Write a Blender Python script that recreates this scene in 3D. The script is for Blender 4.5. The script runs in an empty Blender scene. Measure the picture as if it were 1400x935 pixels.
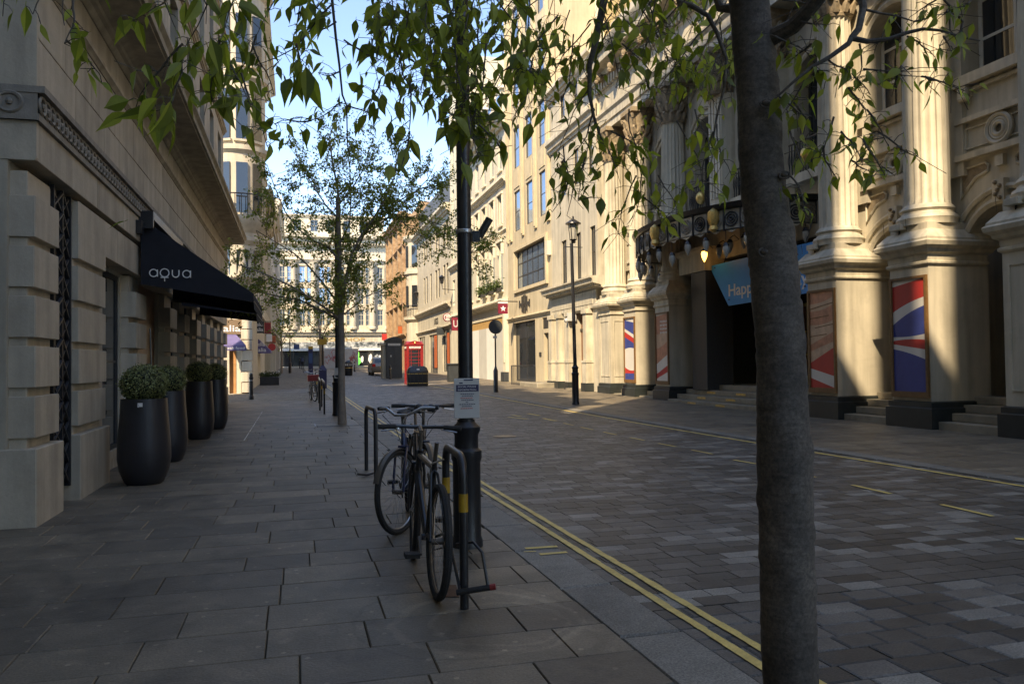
import bpy, math, random
from mathutils import Vector, Matrix
random.seed(7)
SC = bpy.context.scene
COL = SC.collection
PI = math.pi

# ------------------------------------------------------------------ camera, world, sun
FPX, CXP, CYP, EYE = 1089.0, 700.0, 467.5, 1.4
_yaw, _pit, _rol = math.radians(15.2), math.radians(1.47), math.radians(0.7)
CF = Vector((math.sin(_yaw)*math.cos(_pit), math.cos(_yaw)*math.cos(_pit), math.sin(_pit)))
_R0 = Vector((math.cos(_yaw), -math.sin(_yaw), 0)); _U0 = _R0.cross(CF)
CR = _R0*math.cos(_rol) - _U0*math.sin(_rol); CU = _U0*math.cos(_rol) + _R0*math.sin(_rol)
CAM0 = Vector((0, 0, EYE))
cam_d = bpy.data.cameras.new('camera'); cam = bpy.data.objects.new('camera', cam_d); COL.objects.link(cam)
cam.matrix_world = Matrix(((CR.x, CU.x, -CF.x, 0), (CR.y, CU.y, -CF.y, 0), (CR.z, CU.z, -CF.z, EYE), (0, 0, 0, 1)))
cam_d.sensor_width = 36; cam_d.lens = FPX/1400*36; cam_d.clip_start = 0.05; cam_d.clip_end = 3000
SC.camera = cam

SUN_AZ = math.radians(38)      # the sun stands behind and to the left of the camera
SUN_EL = math.radians(44)
SUN_STR, SKY_STR, EXPO = 2.0, 0.15, 2.12
world = bpy.data.worlds.new('World'); SC.world = world; world.use_nodes = True
nt = world.node_tree; nt.nodes.clear()
wo = nt.nodes.new('ShaderNodeOutputWorld'); bg = nt.nodes.new('ShaderNodeBackground'); sky = nt.nodes.new('ShaderNodeTexSky')
sky.sky_type = 'NISHITA'; sky.sun_disc = False; sky.sun_elevation = SUN_EL
sky.sun_rotation = math.atan2(-math.sin(SUN_AZ), -math.cos(SUN_AZ))
sky.air_density = 0.6; sky.dust_density = 0.05; sky.ozone_density = 6.0
bg.inputs['Strength'].default_value = SKY_STR
nt.links.new(sky.outputs[0], bg.inputs['Color']); nt.links.new(bg.outputs[0], wo.inputs['Surface'])
sun_d = bpy.data.lights.new('sun', 'SUN'); sun_d.energy = SUN_STR; sun_d.angle = math.radians(0.53); sun_d.color = (1.0, 0.95, 0.88)
sun = bpy.data.objects.new('sun', sun_d); COL.objects.link(sun); sun.location = (-30, -30, 60)
SD = Vector((math.sin(SUN_AZ)*math.cos(SUN_EL), math.cos(SUN_AZ)*math.cos(SUN_EL), -math.sin(SUN_EL)))
sun.rotation_euler = SD.to_track_quat('-Z', 'Y').to_euler()
SC.view_settings.view_transform = 'Standard'; SC.view_settings.look = 'None'
SC.view_settings.exposure = EXPO; SC.view_settings.gamma = 1.0; SC.view_settings.use_curve_mapping = False
SC.view_settings.use_white_balance = True; SC.view_settings.white_balance_temperature = 9500; SC.view_settings.white_balance_tint = 10

# ------------------------------------------------------------------ surveying helpers (photo pixel -> place)
def gz(y):
    if y < 10: return 0.0
    if y < 22: return .0095*(y-10)**2/24
    if y < 150: return .0095*(y-16)
    return .0095*134
def ray(px, py): return CF*FPX + CR*(px-CXP) - CU*(py-CYP)
def G(px, py, off=0.0):
    d = ray(px, py); t = -1.4/d.z
    for i in range(60):
        P = CAM0 + d*t
        t = t*.5 + .5*max(0.0, (gz(P.y)+off-EYE)/d.z)
    P = CAM0 + d*t
    return Vector((P.x, P.y, gz(P.y)))
def WX(px, py, X): d = ray(px, py); return CAM0 + d*(X/d.x)
def WY(px, py, Y): d = ray(px, py); return CAM0 + d*(Y/d.y)

# ------------------------------------------------------------------ materials
def _n(t, typ, **kw):
    n = t.nodes.new(typ)
    for k, v in kw.items(): setattr(n, k, v)
    return n
MATS = {}
def mat(name, col, rough=.75, var=.18, scale=3.0, bump=.25, bscale=40, metal=0.0, rand=0.0, streak=0.0, col2=None,
        spec=.5, fine=0.0, transl=0.0, emit=0.0, bdist=.01, coat=0.0, dirt=0.0, hband=0.0, scuff=0.0, gum=0):
    m = bpy.data.materials.new(name); m.use_nodes = True; t = m.node_tree; t.nodes.clear(); L = t.links.new
    out = _n(t, 'ShaderNodeOutputMaterial'); bs = _n(t, 'ShaderNodeBsdfPrincipled')
    geo = _n(t, 'ShaderNodeNewGeometry'); oi = _n(t, 'ShaderNodeObjectInfo')
    n1 = _n(t, 'ShaderNodeTexNoise'); n1.inputs['Scale'].default_value = scale; n1.inputs['Detail'].default_value = 6; n1.inputs['Roughness'].default_value = .6
    L(geo.outputs['Position'], n1.inputs['Vector'])
    mr = _n(t, 'ShaderNodeMapRange'); mr.inputs[1].default_value = .28; mr.inputs[2].default_value = .72
    mr.inputs[3].default_value = 1-var; mr.inputs[4].default_value = 1+var
    L(n1.outputs['Fac'], mr.inputs[0]); val = mr.outputs[0]
    def mul(a, b):
        q = _n(t, 'ShaderNodeMath', operation='MULTIPLY'); L(a, q.inputs[0])
        if isinstance(b, float): q.inputs[1].default_value = b
        else: L(b, q.inputs[1])
        return q.outputs[0]
    if rand:
        ad = _n(t, 'ShaderNodeMath', operation='ADD'); L(geo.outputs['Random Per Island'], ad.inputs[0]); L(oi.outputs['Random'], ad.inputs[1])
        fr = _n(t, 'ShaderNodeMath', operation='FRACT'); L(ad.outputs[0], fr.inputs[0])
        m2 = _n(t, 'ShaderNodeMapRange'); m2.inputs[3].default_value = 1-rand; m2.inputs[4].default_value = 1+rand
        L(fr.outputs[0], m2.inputs[0]); val = mul(val, m2.outputs[0]); frac = fr.outputs[0]
    if streak:
        mp = _n(t, 'ShaderNodeMapping'); mp.inputs['Scale'].default_value = (3.2, 3.2, .28); L(geo.outputs['Position'], mp.inputs['Vector'])
        n2 = _n(t, 'ShaderNodeTexNoise'); n2.inputs['Scale'].default_value = 1.6; n2.inputs['Detail'].default_value = 5; L(mp.outputs[0], n2.inputs['Vector'])
        m3 = _n(t, 'ShaderNodeMapRange'); m3.inputs[1].default_value = .35; m3.inputs[2].default_value = .62; m3.inputs[3].default_value = 1-streak; m3.inputs[4].default_value = 1.0
        L(n2.outputs['Fac'], m3.inputs[0]); val = mul(val, m3.outputs[0])
    if fine:
        n4 = _n(t, 'ShaderNodeTexNoise'); n4.inputs['Scale'].default_value = 85; n4.inputs['Detail'].default_value = 6; n4.inputs['Roughness'].default_value = .8; L(geo.outputs['Position'], n4.inputs['Vector'])
        m4 = _n(t, 'ShaderNodeMapRange'); m4.inputs[1].default_value = .35; m4.inputs[2].default_value = .65; m4.inputs[3].default_value = 1-fine; m4.inputs[4].default_value = 1+fine
        L(n4.outputs['Fac'], m4.inputs[0]); val = mul(val, m4.outputs[0])
    if dirt:      # blotchy stains with shapes of their own
        n5 = _n(t, 'ShaderNodeTexNoise'); n5.inputs['Scale'].default_value = 1.1; n5.inputs['Detail'].default_value = 9; n5.inputs['Roughness'].default_value = .7
        n5.inputs['Distortion'].default_value = .6; L(geo.outputs['Position'], n5.inputs['Vector'])
        m5 = _n(t, 'ShaderNodeMapRange'); m5.inputs[1].default_value = .5; m5.inputs[2].default_value = .66; m5.inputs[3].default_value = 1.0; m5.inputs[4].default_value = 1-dirt
        L(n5.outputs['Fac'], m5.inputs[0]); val = mul(val, m5.outputs[0])
    if scuff:
        n7 = _n(t, 'ShaderNodeTexNoise'); n7.inputs['Scale'].default_value = 2.7; n7.inputs['Detail'].default_value = 10; n7.inputs['Roughness'].default_value = .75; n7.inputs['Distortion'].default_value = 1.2
        L(geo.outputs['Position'], n7.inputs['Vector']); m7 = _n(t, 'ShaderNodeMapRange'); m7.inputs[1].default_value = .54; m7.inputs[2].default_value = .72; m7.inputs[3].default_value = 1.0; m7.inputs[4].default_value = 1+scuff
        L(n7.outputs['Fac'], m7.inputs[0]); val = mul(val, m7.outputs[0])
    if gum:      # trodden gum spots and the curved scuff rings worn round the bicycle stand
        vo = _n(t, 'ShaderNodeTexVoronoi', voronoi_dimensions='2D'); vo.inputs['Scale'].default_value = 3.1; L(geo.outputs['Position'], vo.inputs['Vector'])
        mg = _n(t, 'ShaderNodeMapRange'); mg.inputs[1].default_value = .045; mg.inputs[2].default_value = .035; mg.inputs[3].default_value = 1.0; mg.inputs[4].default_value = 1.75
        L(vo.outputs['Distance'], mg.inputs[0]); val = mul(val, mg.outputs[0])
        for (ccx, ccy, rr_, ww_, kk_) in ((1.0, 4.25, .50, .035, 1.35), (1.05, 4.2, .36, .02, 1.25), (.9, 4.35, .62, .015, .8), (1.1, 5.9, .35, .12, .72), (1.35, 4.6, .4, .16, .75)):
            vs_ = _n(t, 'ShaderNodeVectorMath', operation='MULTIPLY_ADD'); L(n1.outputs['Color'], vs_.inputs[0]); vs_.inputs[1].default_value = (.25, .25, 0); L(geo.outputs['Position'], vs_.inputs[2])
            dd_ = _n(t, 'ShaderNodeVectorMath', operation='DISTANCE'); L(vs_.outputs[0], dd_.inputs[0]); dd_.inputs[1].default_value = (ccx+.12, ccy+.12, 0)
            sb = _n(t, 'ShaderNodeMath', operation='SUBTRACT'); L(dd_.outputs['Value'], sb.inputs[0]); sb.inputs[1].default_value = rr_
            ab = _n(t, 'ShaderNodeMath', operation='ABSOLUTE'); L(sb.outputs[0], ab.inputs[0])
            mh = _n(t, 'ShaderNodeMapRange'); mh.inputs[1].default_value = ww_; mh.inputs[2].default_value = ww_*.4; mh.inputs[3].default_value = 1.0; mh.inputs[4].default_value = kk_
            L(ab.outputs[0], mh.inputs[0]); val = mul(val, mh.outputs[0])
    if hband:
        mp2 = _n(t, 'ShaderNodeMapping'); mp2.inputs['Scale'].default_value = (13, 13, 48); L(geo.outputs['Position'], mp2.inputs['Vector'])
        n8 = _n(t, 'ShaderNodeTexNoise'); n8.inputs['Scale'].default_value = 1.3; n8.inputs['Detail'].default_value = 5; n8.inputs['Distortion'].default_value = .4; L(mp2.outputs[0], n8.inputs['Vector'])
        m8 = _n(t, 'ShaderNodeMapRange'); m8.inputs[1].default_value = .38; m8.inputs[2].default_value = .6; m8.inputs[3].default_value = 1-hband; m8.inputs[4].default_value = 1+hband*.6
        L(n8.outputs['Fac'], m8.inputs[0]); val = mul(val, m8.outputs[0])
    base = _n(t, 'ShaderNodeMix', data_type='RGBA')
    base.inputs[6].default_value = (*col, 1); c2 = col2 or col; base.inputs[7].default_value = (*c2, 1)
    if rand and col2: L(frac, base.inputs[0])
    elif col2:
        m6 = _n(t, 'ShaderNodeMapRange'); m6.inputs[1].default_value = .4; m6.inputs[2].default_value = .6; L(n1.outputs['Fac'], m6.inputs[0]); L(m6.outputs[0], base.inputs[0])
    else: base.inputs[0].default_value = 0
    vm = _n(t, 'ShaderNodeVectorMath', operation='SCALE'); L(base.outputs[2], vm.inputs[0]); L(val, vm.inputs['Scale'])
    L(vm.outputs[0], bs.inputs['Base Color'])
    bs.inputs['Roughness'].default_value = rough; bs.inputs['Metallic'].default_value = metal
    bs.inputs['Specular IOR Level'].default_value = spec
    if coat: bs.inputs['Coat Weight'].default_value = coat; bs.inputs['Coat Roughness'].default_value = .15
    if emit:
        bs.inputs['Emission Color'].default_value = (*col, 1); bs.inputs['Emission Strength'].default_value = emit
    if bump:
        n3 = _n(t, 'ShaderNodeTexNoise'); n3.inputs['Scale'].default_value = bscale; n3.inputs['Detail'].default_value = 4; L(geo.outputs['Position'], n3.inputs['Vector'])
        bp = _n(t, 'ShaderNodeBump'); bp.inputs['Strength'].default_value = bump; bp.inputs['Distance'].default_value = bdist
        if hband:
            ah = _n(t, 'ShaderNodeMath', operation='MULTIPLY_ADD'); L(n8.outputs['Fac'], ah.inputs[0]); ah.inputs[1].default_value = 1.6; L(n3.outputs['Fac'], ah.inputs[2]); L(ah.outputs[0], bp.inputs['Height'])
        else: L(n3.outputs['Fac'], bp.inputs['Height']); L(bp.outputs[0], bs.inputs['Normal'])
    if transl:
        tr = _n(t, 'ShaderNodeBsdfTranslucent'); sc2 = _n(t, 'ShaderNodeVectorMath', operation='MULTIPLY'); sc2.inputs[1].default_value = (1.3, 1.5, .6)
        L(vm.outputs[0], sc2.inputs[0]); L(sc2.outputs[0], tr.inputs['Color'])
        mx = _n(t, 'ShaderNodeMixShader'); mx.inputs[0].default_value = transl
        L(bs.outputs[0], mx.inputs[1]); L(tr.outputs[0], mx.inputs[2]); L(mx.outputs[0], out.inputs['Surface'])
    else: L(bs.outputs[0], out.inputs['Surface'])
    MATS[name] = m
    return m

M = {}
M['portland'] = mat('portland_stone', (.44, .375, .28), .85, .16, 2.2, .35, 30, streak=.28, fine=.06)
M['portland_block'] = mat('portland_block', (.45, .38, .285), .85, .14, 3.0, .35, 30, rand=.10, streak=.22, fine=.06)
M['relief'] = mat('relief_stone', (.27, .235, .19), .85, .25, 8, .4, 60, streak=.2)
M['cream'] = mat('cream_render', (.53, .47, .36), .62, .10, 1.3, .12, 12, streak=.24, dirt=.12)
M['cream_trim'] = mat('cream_trim', (.56, .495, .375), .6, .14, 2.0, .15, 30, streak=.3, dirt=.14)
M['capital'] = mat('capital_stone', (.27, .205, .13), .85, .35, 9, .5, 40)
M['black_plinth'] = mat('black_plinth', (.022, .027, .026), .4, .3, 3, .2, 30)
M['granite_black'] = mat('black_granite', (.055, .053, .05), .25, .3, 40, .1, 80, fine=.5)
M['tan_stone'] = mat('tan_stone', (.50, .42, .29), .8, .12, 1.1, .2, 25, streak=.16)
M['tan_trim'] = mat('tan_trim', (.55, .46, .31), .8, .12, 2, .2, 25, streak=.14)
M['pale_render'] = mat('pale_render', (.60, .545, .42), .7, .08, 1.0, .1, 20, streak=.12)
M['pale_trim'] = mat('pale_trim', (.66, .60, .47), .7, .1, 2.0, .15, 25, streak=.15)
M['white_stone'] = mat('white_stone', (.57, .50, .39), .8, .12, .8, .2, 20, streak=.2)
M['orange_brick'] = mat('terracotta', (.31, .19, .105), .85, .2, 2.0, .3, 25, col2=(.37, .25, .15))
M['yellow_brick'] = mat('yellow_brick', (.50, .36, .17), .85, .25, 5.0, .3, 25)
M['slate'] = mat('slate_roof', (.07, .075, .085), .6, .2, 2, .3, 30)
M['glass'] = mat('window_glass', (.018, .022, .026), .04, .2, .5, .04, 1.3, spec=1.0, bdist=.05)
M['glass_sky_tint'] = mat('sky_tinted_glass', (.20, .28, .38), .05, .2, .6, .05, 1.2, metal=.7, bdist=.05)  # blue of the reflected sky is put into the pane colour
M['blind'] = mat('net_curtain', (.42, .40, .34), .7, .2, 3, .1, 20)
M['frame_dark'] = mat('dark_frame', (.035, .033, .032), .45, .2, 5, .1, 40)
M['frame_light'] = mat('light_frame', (.55, .51, .42), .55, .12, 5, .1, 40)
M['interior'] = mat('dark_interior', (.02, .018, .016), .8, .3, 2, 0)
M['grille'] = mat('bronze_grille', (.03, .03, .032), .5, .3, 8, .3, 40, metal=.3)
M['slab'] = mat('york_slab', (.130, .107, .077), .58, .30, 2.4, .5, 55, rand=.2, fine=.34, dirt=.5, scuff=.55, col2=(.150, .120, .082), bdist=.006, gum=1)
M['bed'] = mat('mortar_bed', (.075, .066, .054), .95, .3, 8, .4, 60)
M['sett'] = mat('granite_sett', (.060, .054, .045), .55, .25, 5, .7, 90, rand=.30, fine=.55, dirt=.35, scuff=.35, col2=(.10, .094, .084), bdist=.006)
M['sett_light'] = mat('pale_granite_sett', (.20, .186, .16), .6, .2, 5, .7, 90, rand=.2, fine=.55, dirt=.25, bdist=.006)
M['kerb'] = mat('granite_kerb', (.185, .17, .142), .7, .2, 4, .6, 110, rand=.12, fine=.55, dirt=.3, bdist=.005)
M['cobble'] = mat('side_cobble', (.17, .15, .12), .8, .2, 4, .5, 60, rand=.25)
M['yellow_paint'] = mat('yellow_road_paint', (.70, .50, .15), .6, .18, 9, .4, 90, fine=.2, dirt=.3)
M['white_paint'] = mat('white_road_paint', (.5, .48, .42), .7, .25, 9, .3, 80, dirt=.3)
M['iron'] = mat('black_iron_paint', (.016, .016, .018), .34, .3, 6, .25, 60, spec=.6)
M['band'] = mat('yellow_band', (.45, .25, .02), .4, .2, 20, .2, 60)
M['steel'] = mat('steel', (.5, .5, .5), .32, .2, 12, .1, 60, metal=.9)
M['rubber'] = mat('tyre_rubber', (.018, .018, .018), .75, .3, 30, .4, 200)
M['bike_black'] = mat('bike_black_paint', (.014, .014, .016), .3, .2, 9, .05, 60, coat=.4)
M['bike_blue'] = mat('bike_blue_paint', (.02, .035, .09), .3, .2, 9, .05, 60, coat=.4)
M['bike_grey'] = mat('bike_grey_paint', (.12, .10, .08), .35, .2, 9, .05, 60, metal=.3)
M['red'] = mat('red_paint', (.28, .018, .018), .4, .15, 5, .1, 40, coat=.3)
M['maroon'] = mat('maroon_sign', (.20, .012, .03), .5, .1, 5, .05, 40)
M['white'] = mat('white_paint', (.72, .70, .66), .55, .08, 3, .05, 30)
M['lettering'] = mat('white_lettering', (.78, .76, .72), .6, .05, 3, 0)
M['black_text'] = mat('black_lettering', (.03, .028, .025), .5, .1, 3, 0)
M['canvas_black'] = mat('black_canvas', (.012, .013, .018), .9, .25, 5, .35, 120)
M['canvas_mauve'] = mat('mauve_canvas', (.13, .11, .24), .85, .2, 4, .3, 100)
M['pot'] = mat('dark_fibre_pot', (.022, .021, .023), .42, .3, 3, .3, 30)
M['box_leaf'] = mat('box_leaf', (.12, .14, .045), .55, .3, 9, 0, rand=.45, col2=(.20, .215, .085), transl=.2)
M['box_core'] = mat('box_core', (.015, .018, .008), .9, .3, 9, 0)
M['bark'] = mat('grey_bark', (.098, .082, .067), .85, .35, 7, .9, 60, dirt=.45, scuff=.8, hband=.18, fine=.45, bdist=.014)
M['bark_far'] = mat('brown_bark', (.24, .19, .145), .85, .25, 7, .6, 30, bdist=.012)
M['leaf'] = mat('tree_leaf', (.20, .245, .045), .5, .18, 14, .15, 60, rand=.42, col2=(.31, .32, .075), transl=.55)
M['leaf_far'] = mat('far_tree_leaf', (.23, .27, .055), .5, .2, 3, 0, rand=.40, col2=(.28, .29, .08), transl=.45)
M['plant'] = mat('flower_foliage', (.05, .075, .02), .6, .3, 6, 0, rand=.4, transl=.2)
M['blue_banner'] = mat('blue_banner', (.015, .30, .72), .5, .10, 1.5, .05, 20)
M['wood'] = mat('poster_wood', (.17, .085, .03), .5, .25, 14, .2, 60)
M['p_red'] = mat('print_red', (.48, .035, .03), .45, .12, 3, 0)
M['p_blue'] = mat('print_blue', (.035, .055, .22), .45, .15, 3, 0)
M['p_white'] = mat('print_white', (.62, .58, .52), .45, .06, 3, 0)
M['p_salmon'] = mat('print_salmon', (.50, .22, .13), .45, .3, 6, 0)
M['p_peach'] = mat('print_peach', (.55, .36, .24), .45, .2, 6, 0)
M['gold'] = mat('gold_leaf', (.75, .50, .17), .35, .25, 12, .4, 60, metal=.7)
M['brass'] = mat('brass', (.60, .40, .13), .35, .25, 10, .2, 60, metal=.45)
M['lampglass'] = mat('opal_lamp_glass', (.38, .36, .31), .25, .15, 12, .2, 60)
M['lamp_lit'] = mat('lit_lamp_glass', (1.0, .55, .15), .3, .05, 12, 0, emit=1.6)
M['door_wood'] = mat('door_wood', (.19, .085, .04), .4, .3, 8, .2, 60)
M['step'] = mat('stone_step', (.26, .225, .165), .8, .2, 3, .3, 50, dirt=.3)
M['kiosk'] = mat('dark_kiosk', (.032, .038, .042), .55, .2, 3, .1, 40)
M['sticker'] = mat('orange_sticker', (.45, .10, .03), .5, .1, 3, 0)
M['green_print_glow'] = mat('green_print_glow', (.12, .75, .12), .5, .2, 3, 0, emit=.25)  # print colour with a faint glow added, no lamp in it
M['hoard'] = mat('pale_hoarding', (.48, .47, .43), .7, .08, 1.5, .05, 20)
M['ply'] = mat('plywood', (.42, .25, .09), .8, .2, 5, .1, 40)
M['signgrey'] = mat('notice_white', (.52, .51, .48), .5, .08, 6, .03, 30)
M['navy'] = mat('navy_print', (.02, .02, .07), .5, .1, 3, 0)
M['car'] = mat('silver_car_paint', (.16, .145, .125), .3, .1, 3, 0, metal=.5, coat=.5)
M['car_red'] = mat('tail_lamp', (.45, .01, .01), .25, .1, 3, 0)
M['skin'] = mat('skin', (.35, .2, .14), .6, .1, 5, 0)
M['cloth_blue'] = mat('blue_jacket', (.05, .08, .14), .8, .2, 8, 0)
M['cloth_dark'] = mat('dark_trousers', (.02, .02, .025), .8, .2, 8, 0)
M['shopfront'] = mat('shop_display', (.10, .12, .13), .5, .8, 1.4, 0, col2=(.35, .36, .35))
M['moss'] = mat('rust_stain', (.12, .06, .03), .9, .3, 9, .2, 50)
M['brownsign'] = mat('brown_fascia', (.20, .13, .075), .6, .1, 4, .05, 30)
M['bluesign'] = mat('blue_sign', (.03, .08, .20), .5, .1, 4, .05, 30)
M['timber_pale'] = mat('pale_timber', (.45, .22, .09), .6, .2, 5, .1, 40)
M['scuffed'] = mat('scuffed_stone', (.235, .21, .17), .9, .3, 9, .2, 60, scuff=.3, dirt=.4)
M['dial'] = mat('gum_spot', (.26, .25, .22), .9, .1, 4, 0)

# ------------------------------------------------------------------ mesh building
ORG = {}
class MB:
    def __init__(s, tf=None): s.v = []; s.f = []; s.mi = []; s.tf = tf; s.cur = 0
    def p(s, x, y, z):
        if s.tf: x, y, z = s.tf(x, y, z)
        s.v.append((x, y, z)); return len(s.v)-1
    def face(s, *idx): s.f.append(idx); s.mi.append(s.cur)
    def poly(s, pts): s.face(*[s.p(*q) for q in pts])
    def box(s, x0, x1, y0, y1, z0, z1, skip=()):
        i = [s.p(x, y, z) for z in (z0, z1) for y in (y0, y1) for x in (x0, x1)]
        F = {'b': (0, 2, 3, 1), 't': (4, 5, 7, 6), 's': (0, 1, 5, 4), 'n': (2, 6, 7, 3), 'w': (0, 4, 6, 2), 'e': (1, 3, 7, 5)}
        for k, q in F.items():
            if k not in skip: s.face(*[i[j] for j in q])
        return s
    def frust(s, a, b):  # a,b = (x0,x1,y0,y1,z)
        i = [s.p(x, y, q[4]) for q in (a, b) for y in (q[2], q[3]) for x in (q[0], q[1])]
        for q in ((0, 2, 3, 1), (4, 5, 7, 6), (0, 1, 5, 4), (2, 6, 7, 3), (0, 4, 6, 2), (1, 3, 7, 5)): s.face(*[i[j] for j in q])
        return s
    def lathe(s, cx, cy, prof, n=12, cap=True, sq=None):
        rings = []
        for r, z in prof:
            rings.append([s.p(cx+r*math.cos(2*PI*k/n), cy+r*math.sin(2*PI*k/n), z) for k in range(n)])
        for a, b in zip(rings, rings[1:]):
            for k in range(n): s.face(a[k], a[(k+1) % n], b[(k+1) % n], b[k])
        if cap: s.face(*rings[0][::-1]); s.face(*rings[-1])
        return s
    def tube(s, pts, r, n=6, closed=False, cap=True):
        pts = [Vector(q) for q in pts]; m = len(pts)
        rr = r if isinstance(r, (list, tuple)) else [r]*m
        prev = None; rings = []
        for i, P in enumerate(pts):
            if closed: d = pts[(i+1) % m]-pts[i-1]
            else: d = pts[min(i+1, m-1)]-pts[max(i-1, 0)]
            if d.length < 1e-9: d = Vector((0, 0, 1))
            d.normalize()
            if prev is None:
                a = Vector((0, 0, 1)) if abs(d.z) < .9 else Vector((1, 0, 0))
                u = d.cross(a).normalized()
            else:
                u = (prev - d*prev.dot(d))
                u = u.normalized() if u.length > 1e-6 else d.orthogonal().normalized()
            prev = u; w = d.cross(u)
            rings.append([s.p(*(P+(u*math.cos(2*PI*k/n)+w*math.sin(2*PI*k/n))*rr[i])) for k in range(n)])
        rng = range(m if closed else m-1)
        for i in rng:
            a, b = rings[i], rings[(i+1) % m]
            for k in range(n): s.face(a[k], a[(k+1) % n], b[(k+1) % n], b[k])
        if cap and not closed: s.face(*rings[0][::-1]); s.face(*rings[-1])
        return s
    def prism(s, poly, axis, a, b):   # poly in the two other axes, extruded along axis
        def P(q, t):
            if axis == 0: return (t, q[0], q[1])
            if axis == 1: return (q[0], t, q[1])
            return (q[0], q[1], t)
        A = [s.p(*P(q, a)) for q in poly]; B = [s.p(*P(q, b)) for q in poly]
        s.face(*A[::-1]); s.face(*B)
        for k in range(len(poly)):
            j = (k+1) % len(poly); s.face(A[k], A[j], B[j], B[k])
        return s
    def sphere(s, c, r, nu=10, nv=6, sz=1.0):
        rings = []
        for j in range(1, nv):
            t = PI*j/nv
            rings.append([s.p(c[0]+r*math.sin(t)*math.cos(2*PI*k/nu), c[1]+r*math.sin(t)*math.sin(2*PI*k/nu), c[2]+r*sz*math.cos(t)) for k in range(nu)])
        T = s.p(c[0], c[1], c[2]+r*sz); B = s.p(c[0], c[1], c[2]-r*sz)
        for k in range(nu):
            s.face(T, rings[0][k], rings[0][(k+1) % nu]); s.face(B, rings[-1][(k+1) % nu], rings[-1][k])
        for a, b in zip(rings, rings[1:]):
            for k in range(nu): s.face(a[k], b[k], b[(k+1) % nu], a[(k+1) % nu])
        return s
    def mesh(s, name, mats, off=(0, 0, 0), smooth=True):
        me = bpy.data.meshes.new(name)
        ox, oy, oz = off
        me.from_pydata([(x-ox, y-oy, z-oz) for x, y, z in s.v], [], s.f)
        for m in (mats if isinstance(mats, (list, tuple)) else [mats]): me.materials.append(M[m] if isinstance(m, str) else m)
        if any(s.mi): me.polygons.foreach_set('material_index', s.mi)
        if smooth:
            me.polygons.foreach_set('use_smooth', [True]*len(me.polygons)); me.update()
            me.set_sharp_from_angle(angle=math.radians(32))
        me.update()
        return me
    def build(s, name, mats, parent=None, loc=None, kind=None, label=None, smooth=True, bevel=0):
        off = ORG.get(parent.name, (0, 0, 0)) if parent else (loc or (0, 0, 0))
        me = s.mesh(name, mats, off, smooth)
        o = bpy.data.objects.new(name, me); COL.objects.link(o)
        if parent: o.parent = parent; ORG[o.name] = off
        else: o.location = off; ORG[o.name] = tuple(off)
        if kind: o['kind'] = kind
        if label: o['label'] = label
        if bevel:
            b = o.modifiers.new('bevel', 'BEVEL'); b.width = bevel; b.segments = 2; b.limit_method = 'ANGLE'; b.angle_limit = math.radians(40)
        return o

def thing(name, label, cat, loc=(0, 0, 0), rz=0.0, group=None):
    o = bpy.data.objects.new(name, None); COL.objects.link(o); o.location = loc; o.rotation_euler = (0, 0, rz); o.empty_display_size = .1
    o['label'] = label; o['category'] = cat
    if group: o['group'] = group
    ORG[o.name] = tuple(loc)
    return o
def local(o):      # following parts are given in the thing's own coordinates
    ORG[o.name] = (0, 0, 0); return o
def tag(o, label, cat, group=None):
    o['label'] = label; o['category'] = cat
    if group: o['group'] = group
    return o
def copy_tree(o, parent=None):
    c = o.copy(); COL.objects.link(c)
    if parent: c.parent = parent
    ORG[c.name] = ORG.get(o.name, (0, 0, 0))
    for ch in list(o.children): copy_tree(ch, c)
    return c
def share(name, mesh, parent, loc, rot=(0, 0, 0), scale=(1, 1, 1)):   # a piece that shares mesh data; loc in world for parents at the origin
    o = bpy.data.objects.new(name, mesh); COL.objects.link(o); o.parent = parent
    off = ORG.get(parent.name, (0, 0, 0)); o.location = (loc[0]-off[0], loc[1]-off[1], loc[2]-off[2]); o.rotation_euler = rot; o.scale = scale
    return o
def text(body, origin, right, up, size, matname, parent, name='lettering', width=None, extrude=.004, align='LEFT', shear=0, bold=0.0, font_off=0, kind=None):
    cu = bpy.data.curves.new('txt', 'FONT'); cu.body = body; cu.size = 1.0; cu.align_x = align; cu.extrude = extrude/size; cu.offset = bold; cu.shear = shear; cu.resolution_u = 3
    to = bpy.data.objects.new('txt', cu); COL.objects.link(to)
    dg = bpy.context.evaluated_depsgraph_get(); me = bpy.data.meshes.new_from_object(to.evaluated_get(dg))
    bpy.data.objects.remove(to)
    right = Vector(right).normalized(); up = Vector(up).normalized(); nrm = right.cross(up).normalized()
    xs = [v.co.x for v in me.vertices]; wx = (max(xs)-min(xs))*size
    sx = size*(width/wx if width else 1.0)
    off = Vector(ORG.get(parent.name, (0, 0, 0))) if parent else Vector((0, 0, 0))
    O = Vector(origin)-off
    for v in me.vertices: v.co = O + right*(v.co.x*sx) + up*(v.co.y*size) + nrm*(v.co.z*size)
    me.materials.clear(); me.materials.append(M[matname]); me.name = name
    o = bpy.data.objects.new(name, me); COL.objects.link(o)
    if parent: o.parent = parent; ORG[o.name] = tuple(off)
    return o

# facade frames: local (u along the wall, d outward, z up)
def FR(X): return lambda u, d, z: (X-d, u, z)      # right-hand side of the street, faces -X
def FL(X): return lambda u, d, z: (X+d, u, z)      # left-hand side, faces +X
def FS(Y): return lambda u, d, z: (u, Y-d, z)      # faces the camera (-Y)

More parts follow.
